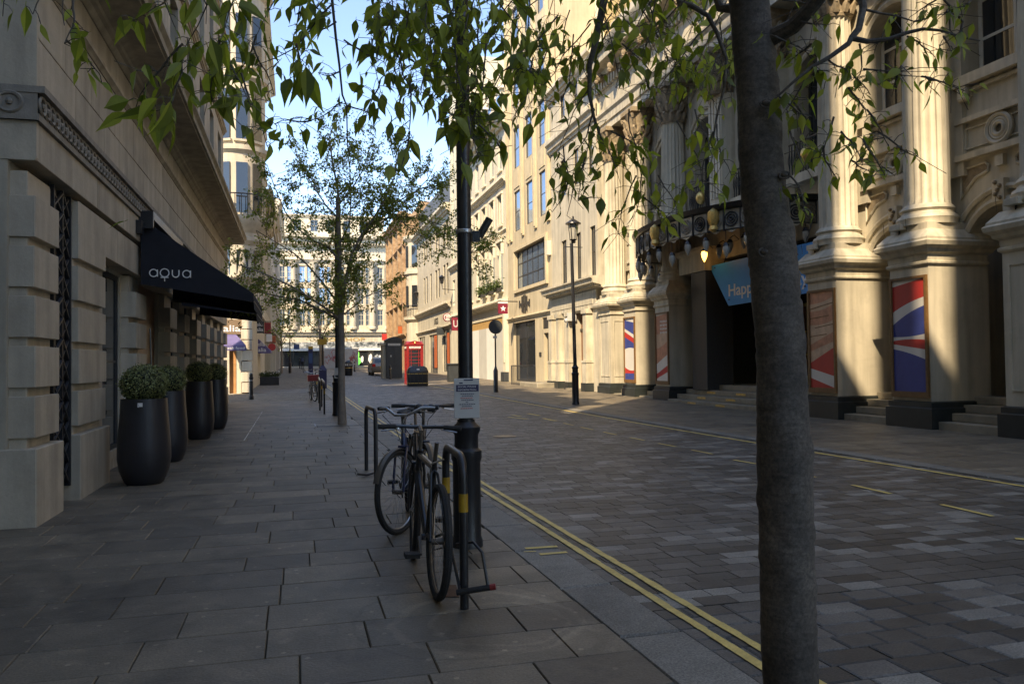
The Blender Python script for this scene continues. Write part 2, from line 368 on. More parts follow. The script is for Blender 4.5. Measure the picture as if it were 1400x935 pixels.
def wall(T, tf, u0, u1, z0, z1, holes, m, depth=.3, name='wall', d0=0.0, step=None):
    us = sorted({u0, u1, *[h[0] for h in holes], *[h[1] for h in holes]}); zs = sorted({z0, z1, *[h[2] for h in holes], *[h[3] for h in holes]})
    us = [u for u in us if u0 <= u <= u1]; zs = [z for z in zs if z0 <= z <= z1]
    b = MB(tf)
    for a, c in zip(us, us[1:]):
        for e, g in zip(zs, zs[1:]):
            mu, mz = (a+c)/2, (e+g)/2
            if any(h[0] < mu < h[1] and h[2] < mz < h[3] for h in holes): continue
            b.poly([(a, d0, e), (c, d0, e), (c, d0, g), (a, d0, g)])
    for h in holes:
        a, c, e, g = h[:4]; D = d0-depth
        b.poly([(a, d0, e), (a, D, e), (c, D, e), (c, d0, e)]); b.poly([(a, d0, g), (c, d0, g), (c, D, g), (a, D, g)])
        b.poly([(a, d0, e), (a, d0, g), (a, D, g), (a, D, e)]); b.poly([(c, d0, e), (c, D, e), (c, D, g), (c, d0, g)])
    # ends, top
    D = d0-depth-.02
    b.poly([(u0, d0, z0), (u0, d0, z1), (u0, D, z1), (u0, D, z0)]); b.poly([(u1, d0, z0), (u1, D, z0), (u1, D, z1), (u1, d0, z1)])
    b.poly([(u0, d0, z1), (u1, d0, z1), (u1, D, z1), (u0, D, z1)])
    return b.build(name, m, T, smooth=False)
def window(T, tf, u0, u1, z0, z1, nv=1, nh=1, fm='frame_dark', pm='glass', d=-.2, fw=.05, bar=.03, name='window', sash=False, sill=None, hood=None, pieces=None):
    f = MB(tf); t = .05
    f.box(u0, u1, d-t, d, z0, z0+fw); f.box(u0, u1, d-t, d, z1-fw, z1); f.box(u0, u0+fw, d-t, d-.002, z0+fw, z1-fw); f.box(u1-fw, u1, d-t, d-.002, z0+fw, z1-fw)
    for k in range(1, nv):
        u = u0+(u1-u0)*k/nv; f.box(u-bar/2, u+bar/2, d-t+.005, d-.006, z0+fw, z1-fw)
    for k in range(1, nh):
        z = z0+(z1-z0)*k/nh; f.box(u0+fw, u1-fw, d-t+.004, d-.009, z-bar/2, z+bar/2)
    w = f.build(name, fm, T, smooth=False)
    g = MB(tf); g.box(u0+fw*.5, u1-fw*.5, d-t*.8, d-t*.5, z0+fw*.5, z1-fw*.5); g.build('pane', pm, w, smooth=False)
    if sill:
        s = MB(tf); s.box(u0-.08, u1+.08, -.02, .10, z0-.12, z0-.003); s.build('sill', sill, w, smooth=False)
    return w
def bandm(b, u0, u1, z0, z1, d, back=-.05): b.box(u0, u1, back, d, z0, z1)
def cornice(T, tf, u0, u1, prof, m, name='cornice', ends=True):
    # prof: list of (d, z) from bottom wall point outwards to top wall point; swept along u
    b = MB(tf); A = [b.p(u0, d, z) for d, z in prof]; B = [b.p(u1, d, z) for d, z in prof]
    for k in range(len(prof)-1): b.face(A[k], A[k+1], B[k+1], B[k])
    b.face(*A[::-1]); b.face(*B)
    return b.build(name, m, T)
def moulding(z0, z1, d, k=0):
    h = z1-z0
    return [(-.05, z0), (d*.25, z0), (d*.3, z0+h*.18), (d*.55, z0+h*.22), (d*.62, z0+h*.45), (d*.95, z0+h*.6), (d, z0+h*.62), (d, z0+h*.86), (d*.9, z1), (-.05, z1)]
def body(T, tf, u0, u1, z0, z1, back, m, d=-.36, name='building_body', top=True):
    b = MB(tf); b.box(u0+.004, u1-.004, -back, d, z0, z1-.02); return b.build(name, m, T, smooth=False)
# ------------------------------------------------------------------ ground, road, pavements
def KL(y): return -.0125*min(y, 70)              # the kerb line drifts slightly
def KR(y): return 7.80-.024*(min(y, 60)-7)
YS = [-30, 0, 5, 10, 12, 14, 16, 18, 20, 22, 30, 60, 100, 150, 900]
b = MB()
for a, c in zip(YS, YS[1:]):
    b.poly([(-400, a, gz(a)-.075), (400, a, gz(a)-.075), (400, c, gz(c)-.075), (-400, c, gz(c)-.075)])
b.poly([(-400, -300, -.075), (400, -300, -.075), (400, -30, -.075), (-400, -30, -.075)])
ground = b.build('ground', 'bed', kind='structure', smooth=False)

def unit_slab(name, m, bev=.012):
    b = MB(); b.frust((-.5, .5, -.5, .5, -1), (-.5, .5, -.5, .5, -.12)); b.frust((-.5, .5, -.5, .5, -.12), (-.5+bev, .5-bev, -.5+bev*1.3, .5-bev*1.3, 0))
    # drop inner doubled faces: keep simple closed shapes
    return b.mesh(name, m, smooth=False)
def sheet_between(name, xa, xb, m, z, y0=-12, y1=140, st=2.0):
    b = MB(); y = y0
    while y < y1:
        c = min(y+st, y1)
        b.poly([(xa(y), y, gz(y)+z), (xb(y), y, gz(y)+z), (xb(c), c, gz(c)+z), (xa(c), c, gz(c)+z)]); y = c
    return b.build(name, m, kind='structure', smooth=False)
pav_l = sheet_between('pavement_left', lambda y: -9, lambda y: 1.98+KL(y), 'bed', -.05)
road = sheet_between('road', lambda y: 1.98+KL(y), KR, 'bed', -.052)
pav_r = sheet_between('pavement_right', KR, lambda y: 17.5, 'bed', -.054)
for o in (pav_l, road, pav_r): ORG[o.name] = (0, 0, 0)

def course(parent, xa, xb, y0, y1, rowh, lens, gap, top, pname, m, mesh_unit, limit, maxy_ind, lightprob=0, m2=None, mesh2=None, th=.05):
    rng = random.Random(hash(pname+m) % 1000 + 3) if False else random.Random(len(pname)*7+len(m))
    y = y0; rest = MB(); rest2 = MB(); n = 0
    while y < y1:
        h = rowh[0]+(rowh[1]-rowh[0])*rng.random()
        ym = y+h/2; A = xa(ym); B = xb(ym); x = A-rng.random()*lens[0]
        while x < B:
            l = lens[0]+(lens[1]-lens[0])*rng.random()
            a, c = max(x, A), min(x+l, B)
            if c-a > .05:
                light = rng.random() < lightprob
                dz = rng.uniform(-.0012, .0012); tx = rng.uniform(-.003, .003)
                if n < limit and y < maxy_ind:
                    o = bpy.data.objects.new(pname, mesh2 if light else mesh_unit); COL.objects.link(o); o.parent = parent
                    o.location = ((a+c)/2, ym, gz(ym)+top+dz); o.scale = (c-a-gap, h-gap, th); o.rotation_euler = (math.atan((gz(ym+.5)-gz(ym-.5))), tx, 0); n += 1
                else:
                    q = rest2 if light else rest
                    z0 = gz(y)+top+dz; z1 = gz(y+h)+top+dz; g2 = gap/2
                    i = [q.p(*P) for P in ((a+g2, y+g2, z0), (c-g2, y+g2, z0), (c-g2, y+h-g2, z1), (a+g2, y+h-g2, z1), (a+g2, y+g2, z0-th), (c-g2, y+g2, z0-th), (c-g2, y+h-g2, z1-th), (a+g2, y+h-g2, z1-th))]
                    q.face(i[0], i[1], i[2], i[3]); q.face(i[4], i[5], i[1], i[0]); q.face(i[5], i[6], i[2], i[1]); q.face(i[7], i[4], i[0], i[3])
            x += l
        y += h
    if rest.f: r = rest.build(pname+'_field', m, parent, smooth=False); r['kind'] = 'stuff'
    if rest2.f: r = rest2.build(pname+'_field', m2, parent, smooth=False); r['kind'] = 'stuff'
US = unit_slab('paving_slab', 'slab', .008); USE = unit_slab('granite_sett', 'sett', .04); USL = unit_slab('granite_sett', 'sett_light', .04); UK = unit_slab('kerb_stone', 'kerb', .015)
course(pav_l, lambda y: -3.3 if y < 28.6 else -3.3, lambda y: 1.63+KL(y), 1.9, 29.2, (.40, .47), (.42, .95), .0045, 0.0, 'paving_slab', 'slab', US, 300, 29)
course(pav_l, lambda y: -12, lambda y: 1.63+KL(y), 29.2, 36.2, (.11, .12), (.2, .22), .012, -.004, 'cobble', 'cobble', US, 0, 0)
course(pav_l, lambda y: -2.6, lambda y: 1.63+KL(y), 36.2, 40.2, (.3, .34), (.5, .9), .012, 0.0, 'far_paving_slab', 'slab', US, 0, 0)
course(pav_l, lambda y: -2.6, lambda y: 1.63+KL(y), 40.2, 128, (.2, .22), (.3, .34), .014, 0.0, 'far_paving_brick', 'cobble', US, 0, 0)
course(road, lambda y: 1.985+KL(y), lambda y: KR(y)-.005, 1.9, 45, (.145, .17), (.2, .34), .007, -.012, 'granite_sett', 'sett', USE, 300, 45, .15, 'sett_light', USL)
course(road, lambda y: 1.985+KL(y), lambda y: KR(y)-.005, 45, 128, (.30, .34), (.3, .5), .012, -.012, 'far_granite_sett', 'sett', USE, 0, 0, .15, 'sett_light', USL)
course(pav_r, lambda y: KR(y)+.30, lambda y: 13.0, 2, 128, (.52, .6), (.6, 1.1), .011, 0.0, 'paving_slab', 'slab', US, 240, 26)
course(pav_l, lambda y: -3.0, lambda y: 1.63+KL(y), -9, 1.9, (.50, .62), (.48, 1.08), .006, 0.0, 'near_paving_slab', 'slab', US, 0, 0)
course(road, lambda y: 1.985+KL(y), lambda y: KR(y)-.005, -9, 1.9, (.145, .17), (.2, .34), .007, -.012, 'near_granite_sett', 'sett', USE, 0, 0, .15, 'sett_light', USL)
course(pav_r, lambda y: KR(y)+.30, lambda y: 13.0, -9, 2, (.52, .6), (.6, 1.1), .011, 0.0, 'near_paving_slab', 'slab', US, 0, 0)
# kerbs
for (xa, par, ys) in ((lambda y: 1.63+KL(y), pav_l, -5), (lambda y: KR(y)+.005, pav_r, -5)):
    y = ys; k = 0; rest = MB(); rng = random.Random(4)
    while y < 120:
        l = rng.uniform(.85, 1.15); ym = y+l/2; x = xa(ym)
        w = .345 if par is pav_l else .29
        if k < 60:
            share('kerb_stone', UK, par, (x+w/2, ym, gz(ym)+.002), (math.atan(gz(ym+.5)-gz(ym-.5)), 0, .0125 if par is pav_l else .024), (w-.006, l-.012, .08))
        else: rest.box(x+.003, x+w-.003, y+.006, y+l-.006, gz(ym)-.05, gz(ym)+.002, skip=('b',))
        y += l; k += 1
    r = rest.build('kerb_stone_run', 'kerb', par, smooth=False); r['kind'] = 'stuff'

# painted marks (sheets 4 mm above the stones); every line is cut into short uneven lengths like worn paint
def paint_line(xf, y0, y1, w, parent, m='yellow_paint', z=.0, seed=1, name='road_marking'):
    b = MB(); rng = random.Random(seed); y = y0
    while y < y1:
        l = min(rng.uniform(.06, .16) if y < 25 else 1.2, y1-y); j = rng.uniform(-.004, .004); k2 = rng.uniform(-.004, .004)
        x0 = xf(y)-w/2; x1 = xf(y+l)-w/2
        b.poly([(x0+j, y, gz(y)+z), (x0+w+k2, y, gz(y)+z), (x1+w+k2, y+l, gz(y+l)+z), (x1+j, y+l, gz(y+l)+z)]); y += l
    return b.build(name, m, parent, smooth=False)
paint_line(lambda y: 2.10+KL(y), -9, 75, .052, road, z=-.005, seed=2, name='double_yellow_line')
paint_line(lambda y: 2.225+KL(y), -9, 75, .052, road, z=-.005, seed=3, name='double_yellow_line')
paint_line(lambda y: KR(y)-.20, -9, 44, .075, road, z=-.005, seed=4, name='yellow_line')
def paint_seg(p0, p1, w, parent, m='yellow_paint', z=-.004, name='road_marking'):
    a = G(*p0); c = G(*p1); d = (c-a); d.z = 0; n = Vector((-d.y, d.x, 0)).normalized()*w/2
    b = MB(); b.poly([(a.x-n.x, a.y-n.y, gz(a.y)+z), (a.x+n.x, a.y+n.y, gz(a.y)+z), (c.x+n.x, c.y+n.y, gz(c.y)+z), (c.x-n.x, c.y-n.y, gz(c.y)+z)]); return b.build(name, m, parent, smooth=False)
for p0, p1 in (((1165, 662), (1218, 674)), ((1287, 688.5), (1357, 704.5)), ((1003, 628), (1035, 633.5)), ((946, 614.5), (974, 620)), ((900, 605.5), (924, 610)), ((861, 597.5), (881, 601.5)),
               ((825, 590), (843, 594)), ((794, 583.5), (811, 587)), ((770, 578), (784, 581)), ((1083, 645), (1115, 651.5)), ((1388, 735), (1402, 736))):
    paint_seg(p0, p1, .055, road, name='dashed_bay_line')
for p0, p1 in (((722, 565), (738, 568)), ((695, 570), (722, 572.5)), ((700, 567), (712, 569)), ((742, 571.5), (760, 575))): paint_seg(p0, p1, .10, road, z=-.0035, name='worn_yellow_letter')
for p0, p1 in (((718, 750.5), (762, 747.5)), ((738, 758.5), (775, 755.5))): paint_seg(p0, p1, .05, pav_l, z=.007, name='yellow_kerb_mark')
for p0, p1 in (((716, 755), (733, 754.5)),): paint_seg(p0, p1, .02, pav_l, z=.0072, name='yellow_kerb_mark')
# manhole / drain channel line on the left pavement
for dx in (0, .16):
    a = G(333, 602)
    b = MB()
    for k in range(14):
        y = a.y+k*.62; x = a.x+dx+.0*k
        b.box(x, x+.014, y, y+.6, gz(y)-.01, gz(y)+.0035)
    b.build('drain_rail', 'steel' if dx == 0 else 'kerb', pav_l, smooth=False)
# long use around the nearest stand: curved scuffs, and iron covers in the road
for (px, py, r_) in ((627, 539, .36), (592, 531, .4), (1075, 690, .0), (690, 596, .22)):
    if r_ == 0: continue
    P = G(px, py); b = MB(); b.lathe(P.x, P.y, [(r_, P.z-.03), (r_, P.z-.004)], 24); b.lathe(P.x, P.y, [(r_*.8, P.z-.0039), (r_*.8, P.z-.001)], 20); b.build('iron_cover', 'iron', road)
# tree pit border of the far tree
a = G(468, 580)
b = MB()
for (x0, x1, y0, y1) in ((-.62, .55, -.45, -.42), (-.62, .55, .42, .45), (-.62, -.59, -.42, .42), (.52, .55, -.42, .42)):
    b.box(a.x+x0, a.x+x1, a.y+y0, a.y+y1, a.z-.02, a.z+.005)
b.build('tree_pit_edge', 'iron', pav_l, smooth=False)
# ------------------------------------------------------------------ left: the stone building with the awnings
T = thing('stone_building', 'grey Portland stone building with banded piers, ring frieze and deep cornice beside the pavement', 'building', (-2.45, 7.9, 0))
XL = -2.45; tf = FL(XL); Y0L, Y1L = 7.9, 28.6
piers = [(7.95, 8.70), (9.45, 10.72), (12.62, 13.45), (15.9, 16.75), (17.9, 18.7), (20.0, 20.8), (22.1, 22.9), (24.2, 25.0), (26.3, 27.1), (27.9, 28.58)]
opens = [(8.75, 9.40, .16, 3.22), (11.5, 12.55, .26, 2.70), (13.5, 15.85, .02, 2.95), (16.8, 17.85, .3, 2.8), (18.75, 19.95, .3, 2.8), (20.85, 22.05, .3, 2.8), (22.95, 24.15, .3, 2.8), (25.05, 26.25, .3, 2.8), (27.15, 27.85, .3, 2.8)]
wall(T, tf, Y0L+.025, Y1L, -.3, 3.6, opens, 'portland', .5, 'ground_floor_wall')
# set-back mass behind and the end wall that faces the camera
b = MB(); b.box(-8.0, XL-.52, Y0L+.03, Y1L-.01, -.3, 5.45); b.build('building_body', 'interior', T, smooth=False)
b = MB(); b.poly([(-8.0, Y1L, -.3), (XL, Y1L, -.3), (XL, Y1L, 17.5), (-8.0, Y1L, 17.5)]); b.build('end_wall', 'portland', T, smooth=False)
b = MB(); b.box(-3.15, XL-.003, 7.912, 7.97, -.3, 5.4); b.build('corner_return', 'portland', T, smooth=False)
rng = random.Random(5)
# rusticated blocks, each one a piece
unit_block = MB().box(-.5, .5, -.5, .5, -.5, .5).mesh('stone_block', 'portland_block', smooth=False)
def block(u0, u1, z0, z1, d, x0=None):
    x0 = XL-.06 if x0 is None else x0
    o = share('stone_block', unit_block, T, ((x0+XL+d)/2, (u0+u1)/2, (z0+z1)/2), (0, 0, 0), (XL+d-x0, u1-u0, z1-z0))
    bv = o.modifiers.new('bevel', 'BEVEL'); bv.width = .012; bv.segments = 1
    return o
for k, (u0, u1) in enumerate(piers):
    ztop = 3.17 if k == 0 else (3.21 if k == 1 else 2.74)
    z = .78; xo = -2.98 if k == 0 else (-2.86 if k == 1 else None)
    while z < ztop-.2:
        z1 = min(z+.37, ztop)
        block(u0+rng.uniform(-.004, .004), u1+rng.uniform(-.004, .004), z, z1, .21+rng.uniform(-.006, .006), xo); z += .448
    block(u0-.05, u1+.06, -.08, .69, .24, xo and xo-.03)
    if xo: block(u0+.03, u1-.03, .66, ztop, .14, xo+.03)
    else: block(u0+.03, u1-.03, .66, ztop, .10)
# lintel course stones over the openings and the plain course below the frieze
def stones(u0, u1, z0, z1, lens, d, j=.006):
    u = u0
    while u < u1-.05:
        l = min(rng.uniform(*lens), u1-u)
        block(u+j/2, u+l-j/2, z0, z1-j, d+rng.uniform(-.002, .002)); u += l
stones(9.45, Y1L, 2.76, 3.20, (1.1, 2.0), .20)
stones(7.93, Y1L, 3.25, 3.60, (.9, 1.6), .23)
stones(7.93, Y1L, 3.90, 4.36, (.8, 1.5), .23); stones(7.93, Y1L, 4.36, 4.90, (.8, 1.5), .233)
stones(7.93, Y1L, 5.0, 5.36, (1.0, 1.8), .23)
block(7.90, 7.965, 3.25, 5.4, .232, -3.05)
# frieze of interlaced rings
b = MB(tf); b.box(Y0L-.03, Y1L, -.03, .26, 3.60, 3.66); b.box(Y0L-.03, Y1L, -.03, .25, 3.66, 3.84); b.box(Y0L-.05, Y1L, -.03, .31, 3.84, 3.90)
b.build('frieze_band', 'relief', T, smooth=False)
rm = MB(); rm.tube([(0, .085*math.cos(t*PI/8), .074*math.sin(t*PI/8)) for t in range(16)], .017, 5, closed=True)
rm.sphere((0.0, 0, 0), .028, 6, 4); ringm = rm.mesh('frieze_ring', 'relief')
n = 0; u = Y0L+.06
while u < Y1L-.1:
    share('frieze_ring', ringm, T, (XL+.262, u, 3.75)); u += .145; n += 1
b = MB(); b.box(-3.06, XL+.25, 7.86, 7.91, 3.6, 3.9); b.build('frieze_return', 'relief', T, smooth=False)
for k in range(3): share('frieze_ring', ringm, T, (-2.42-.17*k, 7.855, 3.75), (0, 0, PI/2), (1, 1.15, 1.15))
cornice(T, tf, Y0L-.02, Y1L, [(-.05, 4.90), (.24, 4.90), (.26, 4.93), (.285, 4.95), (.285, 4.99), (.25, 5.0), (-.05, 5.0)], 'portland', 'string_course')
cornice(T, tf, Y0L-.02, Y1L, [(-.05, 5.36), (.24, 5.36), (.27, 5.38), (.29, 5.42), (.33, 5.44), (.345, 5.48), (.38, 5.50), (.40, 5.52), (.44, 5.53), (.76, 5.55), (.76, 5.58), (.80, 5.585), (.81, 5.66), (.86, 5.72), (.86, 5.78), (.2, 5.86), (-.05, 5.86)], 'portland', 'cornice')
# upper storeys
holes = [(9.2+2.5*k, 10.3+2.5*k, 6.6+3.3*j, 8.9+3.3*j) for k in range(8) for j in range(4)]
ZTOP = 17.6
YU = 8.9
wall(T, FL(XL+.1), YU, Y1L, 5.80, ZTOP, [h for h in holes if h[3] < ZTOP-.5], 'portland', .3, 'upper_wall')
for h in holes:
    if h[3] < ZTOP-.5: window(T, FL(XL+.1), *h, 2, 2, 'frame_dark', 'glass', -.2)
for j in range(1, 4): cornice(T, FL(XL+.1), YU, Y1L, moulding(9.25+3.3*(j-1), 9.45+3.3*(j-1), .12), 'portland', 'string_course')
cornice(T, FL(XL+.1), YU, Y1L+.3, moulding(17.2, 17.8, .55), 'portland', 'cornice')
for k, (cy_, cw_, ch_) in enumerate(((9.5, 1.1, 2.6), (12.0, .8, 2.0), (13.6, 1.6, 3.2), (16.6, .7, 2.2), (18.3, 1.3, 2.8), (21.2, .9, 2.4), (23.0, 1.5, 3.0), (26.2, .8, 2.4), (28.0, .6, 2.2))):
    b = MB(); b.box(-3.6, -2.9, cy_-cw_/2, cy_+cw_/2, 17.5, 17.5+ch_); b.box(-3.7, -2.8, cy_-cw_/2-.1, cy_+cw_/2+.1, 17.3+ch_, 17.5+ch_+.01); b.build('chimney', 'portland', T, smooth=False)  # unseen stacks added to break sunlight on the right pavement into stripes
b = MB(); b.box(-8.0, XL-.26, YU+.01, Y1L-.01, 5.5, ZTOP-.1); b.build('building_body', 'portland', T, smooth=False)
# ornamental metal grille in the narrow slot, dark doors and windows
b = MB(tf); b.box(8.75, 9.40, .04, .08, .16, 3.22); g = b.build('grille', 'grille', T, smooth=False)
b = MB(tf)
for k in range(14):
    z = .2+k*.215
    b.tube([(8.77, .12, z), (9.07, .14, z+.2), (9.38, .12, z)], .02, 5); b.tube([(8.77, .12, z+.2), (9.07, .13, z), (9.38, .12, z+.2)], .016, 5)
for u in (8.77, 9.07, 9.38): b.box(u-.015, u+.015, .09, .15, .16, 3.22)
b.build('grille_bars', 'grille', g)
def dark_window(u0, u1, z0, z1, nv): window(T, tf, u0, u1, z0, z1, nv, 2, 'frame_dark', 'glass', -.02, .06)
dark_window(11.5, 12.55, .26, 2.70, 1)
b = MB(tf); b.box(11.68, 12.56, -.1, .02, .16, .257); b.build('window_sill', 'portland', T, smooth=False)
for o_ in opens[3:]: dark_window(*o_[:4], 2)
b = MB(tf); b.box(13.5, 15.85, -.12, -.06, 0, 2.95); dd = b.build('entrance_door', 'door_wood', T, smooth=False)
b = MB(tf); b.box(14.6, 14.66, -.06, .0, .9, 1.5); b.build('door_handle', 'brass', dd)
b = MB(tf); b.tube([(13.52, .25, 2.0), (13.52, .27, 1.4), (13.52, .3, 1.2)], .012, 5); b.build('awning_crank', 'iron', T)
# the recessed neighbour at the very left edge
T = thing('dark_shopfront', 'dark shopfront frame at the far left edge before the stone pier', 'shopfront', (-3.1, 4, 0))
b = MB(); b.box(-9.3, -3.15, -16, 7.88, -.3, 12.0); b.build('wall', 'portland', T, smooth=False)
SK = -1/math.tan(SUN_AZ)     # unseen blocks below are added to shape sunlight; their sides follow the sun
for (a_, c_, zt_) in ((-34, -6.2, 34), (-6.2, -5.3, 24.4), (-5.3, -4.15, 34), (-4.15, -2.9, 24.2), (-2.9, 7.88, 34), (7.89, 8.88, 14.8)):
    b = MB(); b.prism([(-2.45, a_), (-2.45, c_-.01), (-8.0, c_-.01+5.55*SK), (-8.0, a_+5.55*SK)], 2, 6.5 if zt_ > 6 else 0, zt_); b.build('sun_mask_block', 'portland', T, smooth=False)
b = MB(); b.box(-3.14, -3.02, 7.3, 7.86, 0, 6.2); b.box(-3.14, -3.05, 3, 7.3, .35, 3.2); b.build('shop_frame', 'frame_dark', T, smooth=False)
b = MB(); b.box(-3.3, -2.93, 7.50, 7.86, 0, 7.5); b.build('downpipe_casing', 'frame_dark', T, smooth=False)
b = MB(); b.box(-3.3, -2.62, 6.9, 7.86, -.05, .05); b.box(-3.3, -2.74, 6.9, 7.86, .05, .13); b.build('door_step', 'step', T, smooth=False)

# ------------------------------------------------------------------ awnings
def awning(y0, y1, zt, zb, xout, zo, label, txt=None):
    T = thing('awning', label, 'awning', (-2.2, y0, zb))
    b = MB(); A = (-2.2, zt); B = (-2.2, zb); Cc = (xout, zo); D = (xout-.01, zo+.10)
    n = 6
    for y, s in ((y0, 1), (y1, -1)):
        b.poly([(-2.2, y, zt), (-2.2, y, zb), (xout, y, zo-.05), (xout, y, zo+.08)])
    for k in range(n):      # slightly sagging cover
        def P(t, y): return (-2.2+(xout+2.2)*t, y, zt+(zo+.08-zt)*t-.05*math.sin(PI*t))
        t0, t1 = k/n, (k+1)/n
        b.poly([P(t0, y0), P(t1, y0), P(t1, y1), P(t0, y1)])
    b.poly([(xout, y0, zo+.08), (xout, y1, zo+.08), (xout+.01, y1, zo-.16), (xout+.01, y0, zo-.16)])
    b.build('canopy_cloth', 'canvas_black', T, smooth=False)
    f = MB()
    for y in (y0+.02, y1-.02): f.tube([(-2.2, y, zb+.02), (xout, y, zo-.04)], .014, 6); f.tube([(-2.2, y, zt-.05), (xout, y, zo+.04)], .012, 6)
    f.tube([(xout, y0, zo-.03), (xout, y1, zo-.03)], .016, 6)
    f.build('awning_arm', 'iron', T)
    c = MB(); c.box(-2.24, -2.02, y0-.06, y1+.02, zt-.02, zt+.10); c.build('roller_box', 'iron', T, smooth=False)
    c = MB(); c.box(-2.24, -2.02, y0-.08, y0-.015, zt-.16, zt+.07); c.build('bracket', 'iron', T, smooth=False)
    if txt:
        q = WY(204, 373, y0); e = WY(262, 377, y0)
        # thin outlined letters a q u a, drawn as tubes
        L = MB(); w = (e.x-q.x); lw = w/4.35; x = q.x+lw*.45; z = (q.z+e.z)/2+.01; r = lw*.40; y = y0-.012; sl = (e.z-q.z)/w
        def zz(xx): return z+(xx-q.x-w/2)*sl*0.3
        for i, ch in enumerate('aqua'):
            cx = x; cz = zz(cx)
            if ch in 'aq':
                rr = r*(1.0 if ch == 'a' else 1.12); cz2 = cz+(0 if ch == 'a' else r*.12)
                L.tube([(cx+rr*math.cos(t*PI/10), y, cz2+rr*math.sin(t*PI/10)) for t in range(20)], .0085, 5, closed=True)
            if ch == 'a': L.tube([(cx+r, y, cz+r*.95), (cx+r, y, cz-r)], .0085, 5)
            if ch == 'q': L.tube([(cx, y, cz-r), (cx, y, cz-r*2.2)], .0085, 5); L.tube([(cx-r, y, cz-r*1.15), (cx+r, y, cz-r*1.15)], .0085, 5)
            if ch == 'u':
                L.tube([(cx-r*.85, y, cz+r)]+[(cx+r*.85*math.cos(PI+t*PI/8), y, cz-r*.15+r*.85*math.sin(PI+t*PI/8)) for t in range(9)]+[(cx+r*.85, y, cz+r)], .0085, 5)
            x += lw*1.13
        L.build('lettering', 'lettering', T)
    return T
awning(12.75, 15.9, 3.60, 2.62, -.62, 2.42, 'large black canvas awning lettered aqua over the restaurant entrance', 1)
awning(17.1, 20.2, 3.35, 2.62, -.78, 2.50, 'second plain black awning just behind the one lettered aqua')
b = MB(); b.box(-2.44, -2.14, 12.45, 12.62, 3.33, 3.52)
tag(b.build('wall_lantern', 'iron', loc=(-2.3, 12.5, 3.3)), 'small black fitting on the stone wall at the near corner of the awning', 'lamp')

# ------------------------------------------------------------------ left, beyond the side street
T = thing('corner_building', 'sunlit cream stone corner building with a rounded balcony bay beyond the side street', 'building', (-2.1, 36.5, .19))
YB = 36.5; tfS = FS(YB); X2 = -2.05
hs = []
for j in range(5):
    for k in range(4):
        u1 = -3.6-2.4*k
        hs.append((u1-1.1, u1, 4.6+3.2*j, 6.6+3.2*j))
gh = [(-2.78, -2.28, .2, 2.75)] + [(-5.0-2.2*k, -3.4-2.2*k, .5, 2.8) for k in range(3)]
wall(T, tfS, -12, X2, 0, 20.5, gh+hs, 'white_stone', .3, 'side_wall')
for h in hs: window(T, tfS, *h, 2, 2, 'frame_light', 'glass', -.2)
for h in gh[1:]: window(T, tfS, *h, 1, 1, 'frame_dark', 'glass', -.2)
b = MB(tfS); b.box(-2.78, -2.52, -.25, -.2, .2, 2.75); b.build('shop_door', 'timber_pale', T, smooth=False)
b = MB(tfS); b.box(-2.50, -2.30, -.26, -.22, .2, 2.75); b.build('shop_window', 'frame_light', T, smooth=False)
us2 = [(Y, Y+1.1, 4.6+3.2*j, 6.7+3.2*j) for Y in (38.4, 41, 43.6, 46.2, 48.8, 51.4, 54) for j in range(5)]
wall(T, FL(X2), YB, 57, 0, 20.5, us2, 'white_stone', .3, 'street_wall')
for h in us2: window(T, FL(X2), *h, 2, 2, 'frame_light', 'glass', -.2)
for z in (4.0, 10.3, 13.5, 16.7):
    cornice(T, tfS, -12, X2+.12, moulding(z, z+.3, .25), 'white_stone', 'string_course'); cornice(T, FL(X2), YB-.1, 57, moulding(z, z+.3, .25), 'white_stone', 'string_course')
cornice(T, tfS, -12, X2+.6, moulding(19.6, 20.5, .8), 'white_stone'); cornice(T, FL(X2), YB-.6, 57.4, moulding(19.6, 20.5, .8), 'white_stone')
b = MB(); b.box(-12, X2-.4, YB+.4, 57, 0, 20.4); b.box(-11, X2-1.2, YB+1.2, 56, 20.4, 23); b.build('building_body', 'white_stone', T, smooth=False)
b = MB(tfS)
for k in range(40): b.box(X2-.2-.32*k, X2-.05-.32*k, 0, .45, 19.2, 19.55)
b.build('cornice_bracket', 'white_stone', T, smooth=False)
# rusticated quoin blocks of the sunlit corner pier
ub2 = MB().box(-.5, .5, -.5, .5, -.5, .5).mesh('quoin_stone', 'white_stone', smooth=False)
for j in range(8):
    o = share('quoin_stone', ub2, T, (-2.04, YB+.25, .45+.46*j), (0, 0, 0), (.42+.05*(j % 2), .9, .43)); bv = o.modifiers.new('bevel', 'BEVEL'); bv.width = .03; bv.segments = 2
for j in range(34):
    o = share('quoin_stone', ub2, T, (-2.2, YB+.3, 4.55+.44*j), (0, 0, 0), (.5+.16*(j % 2), .8, .40)); bv = o.modifiers.new('bevel', 'BEVEL'); bv.width = .02; bv.segments = 1
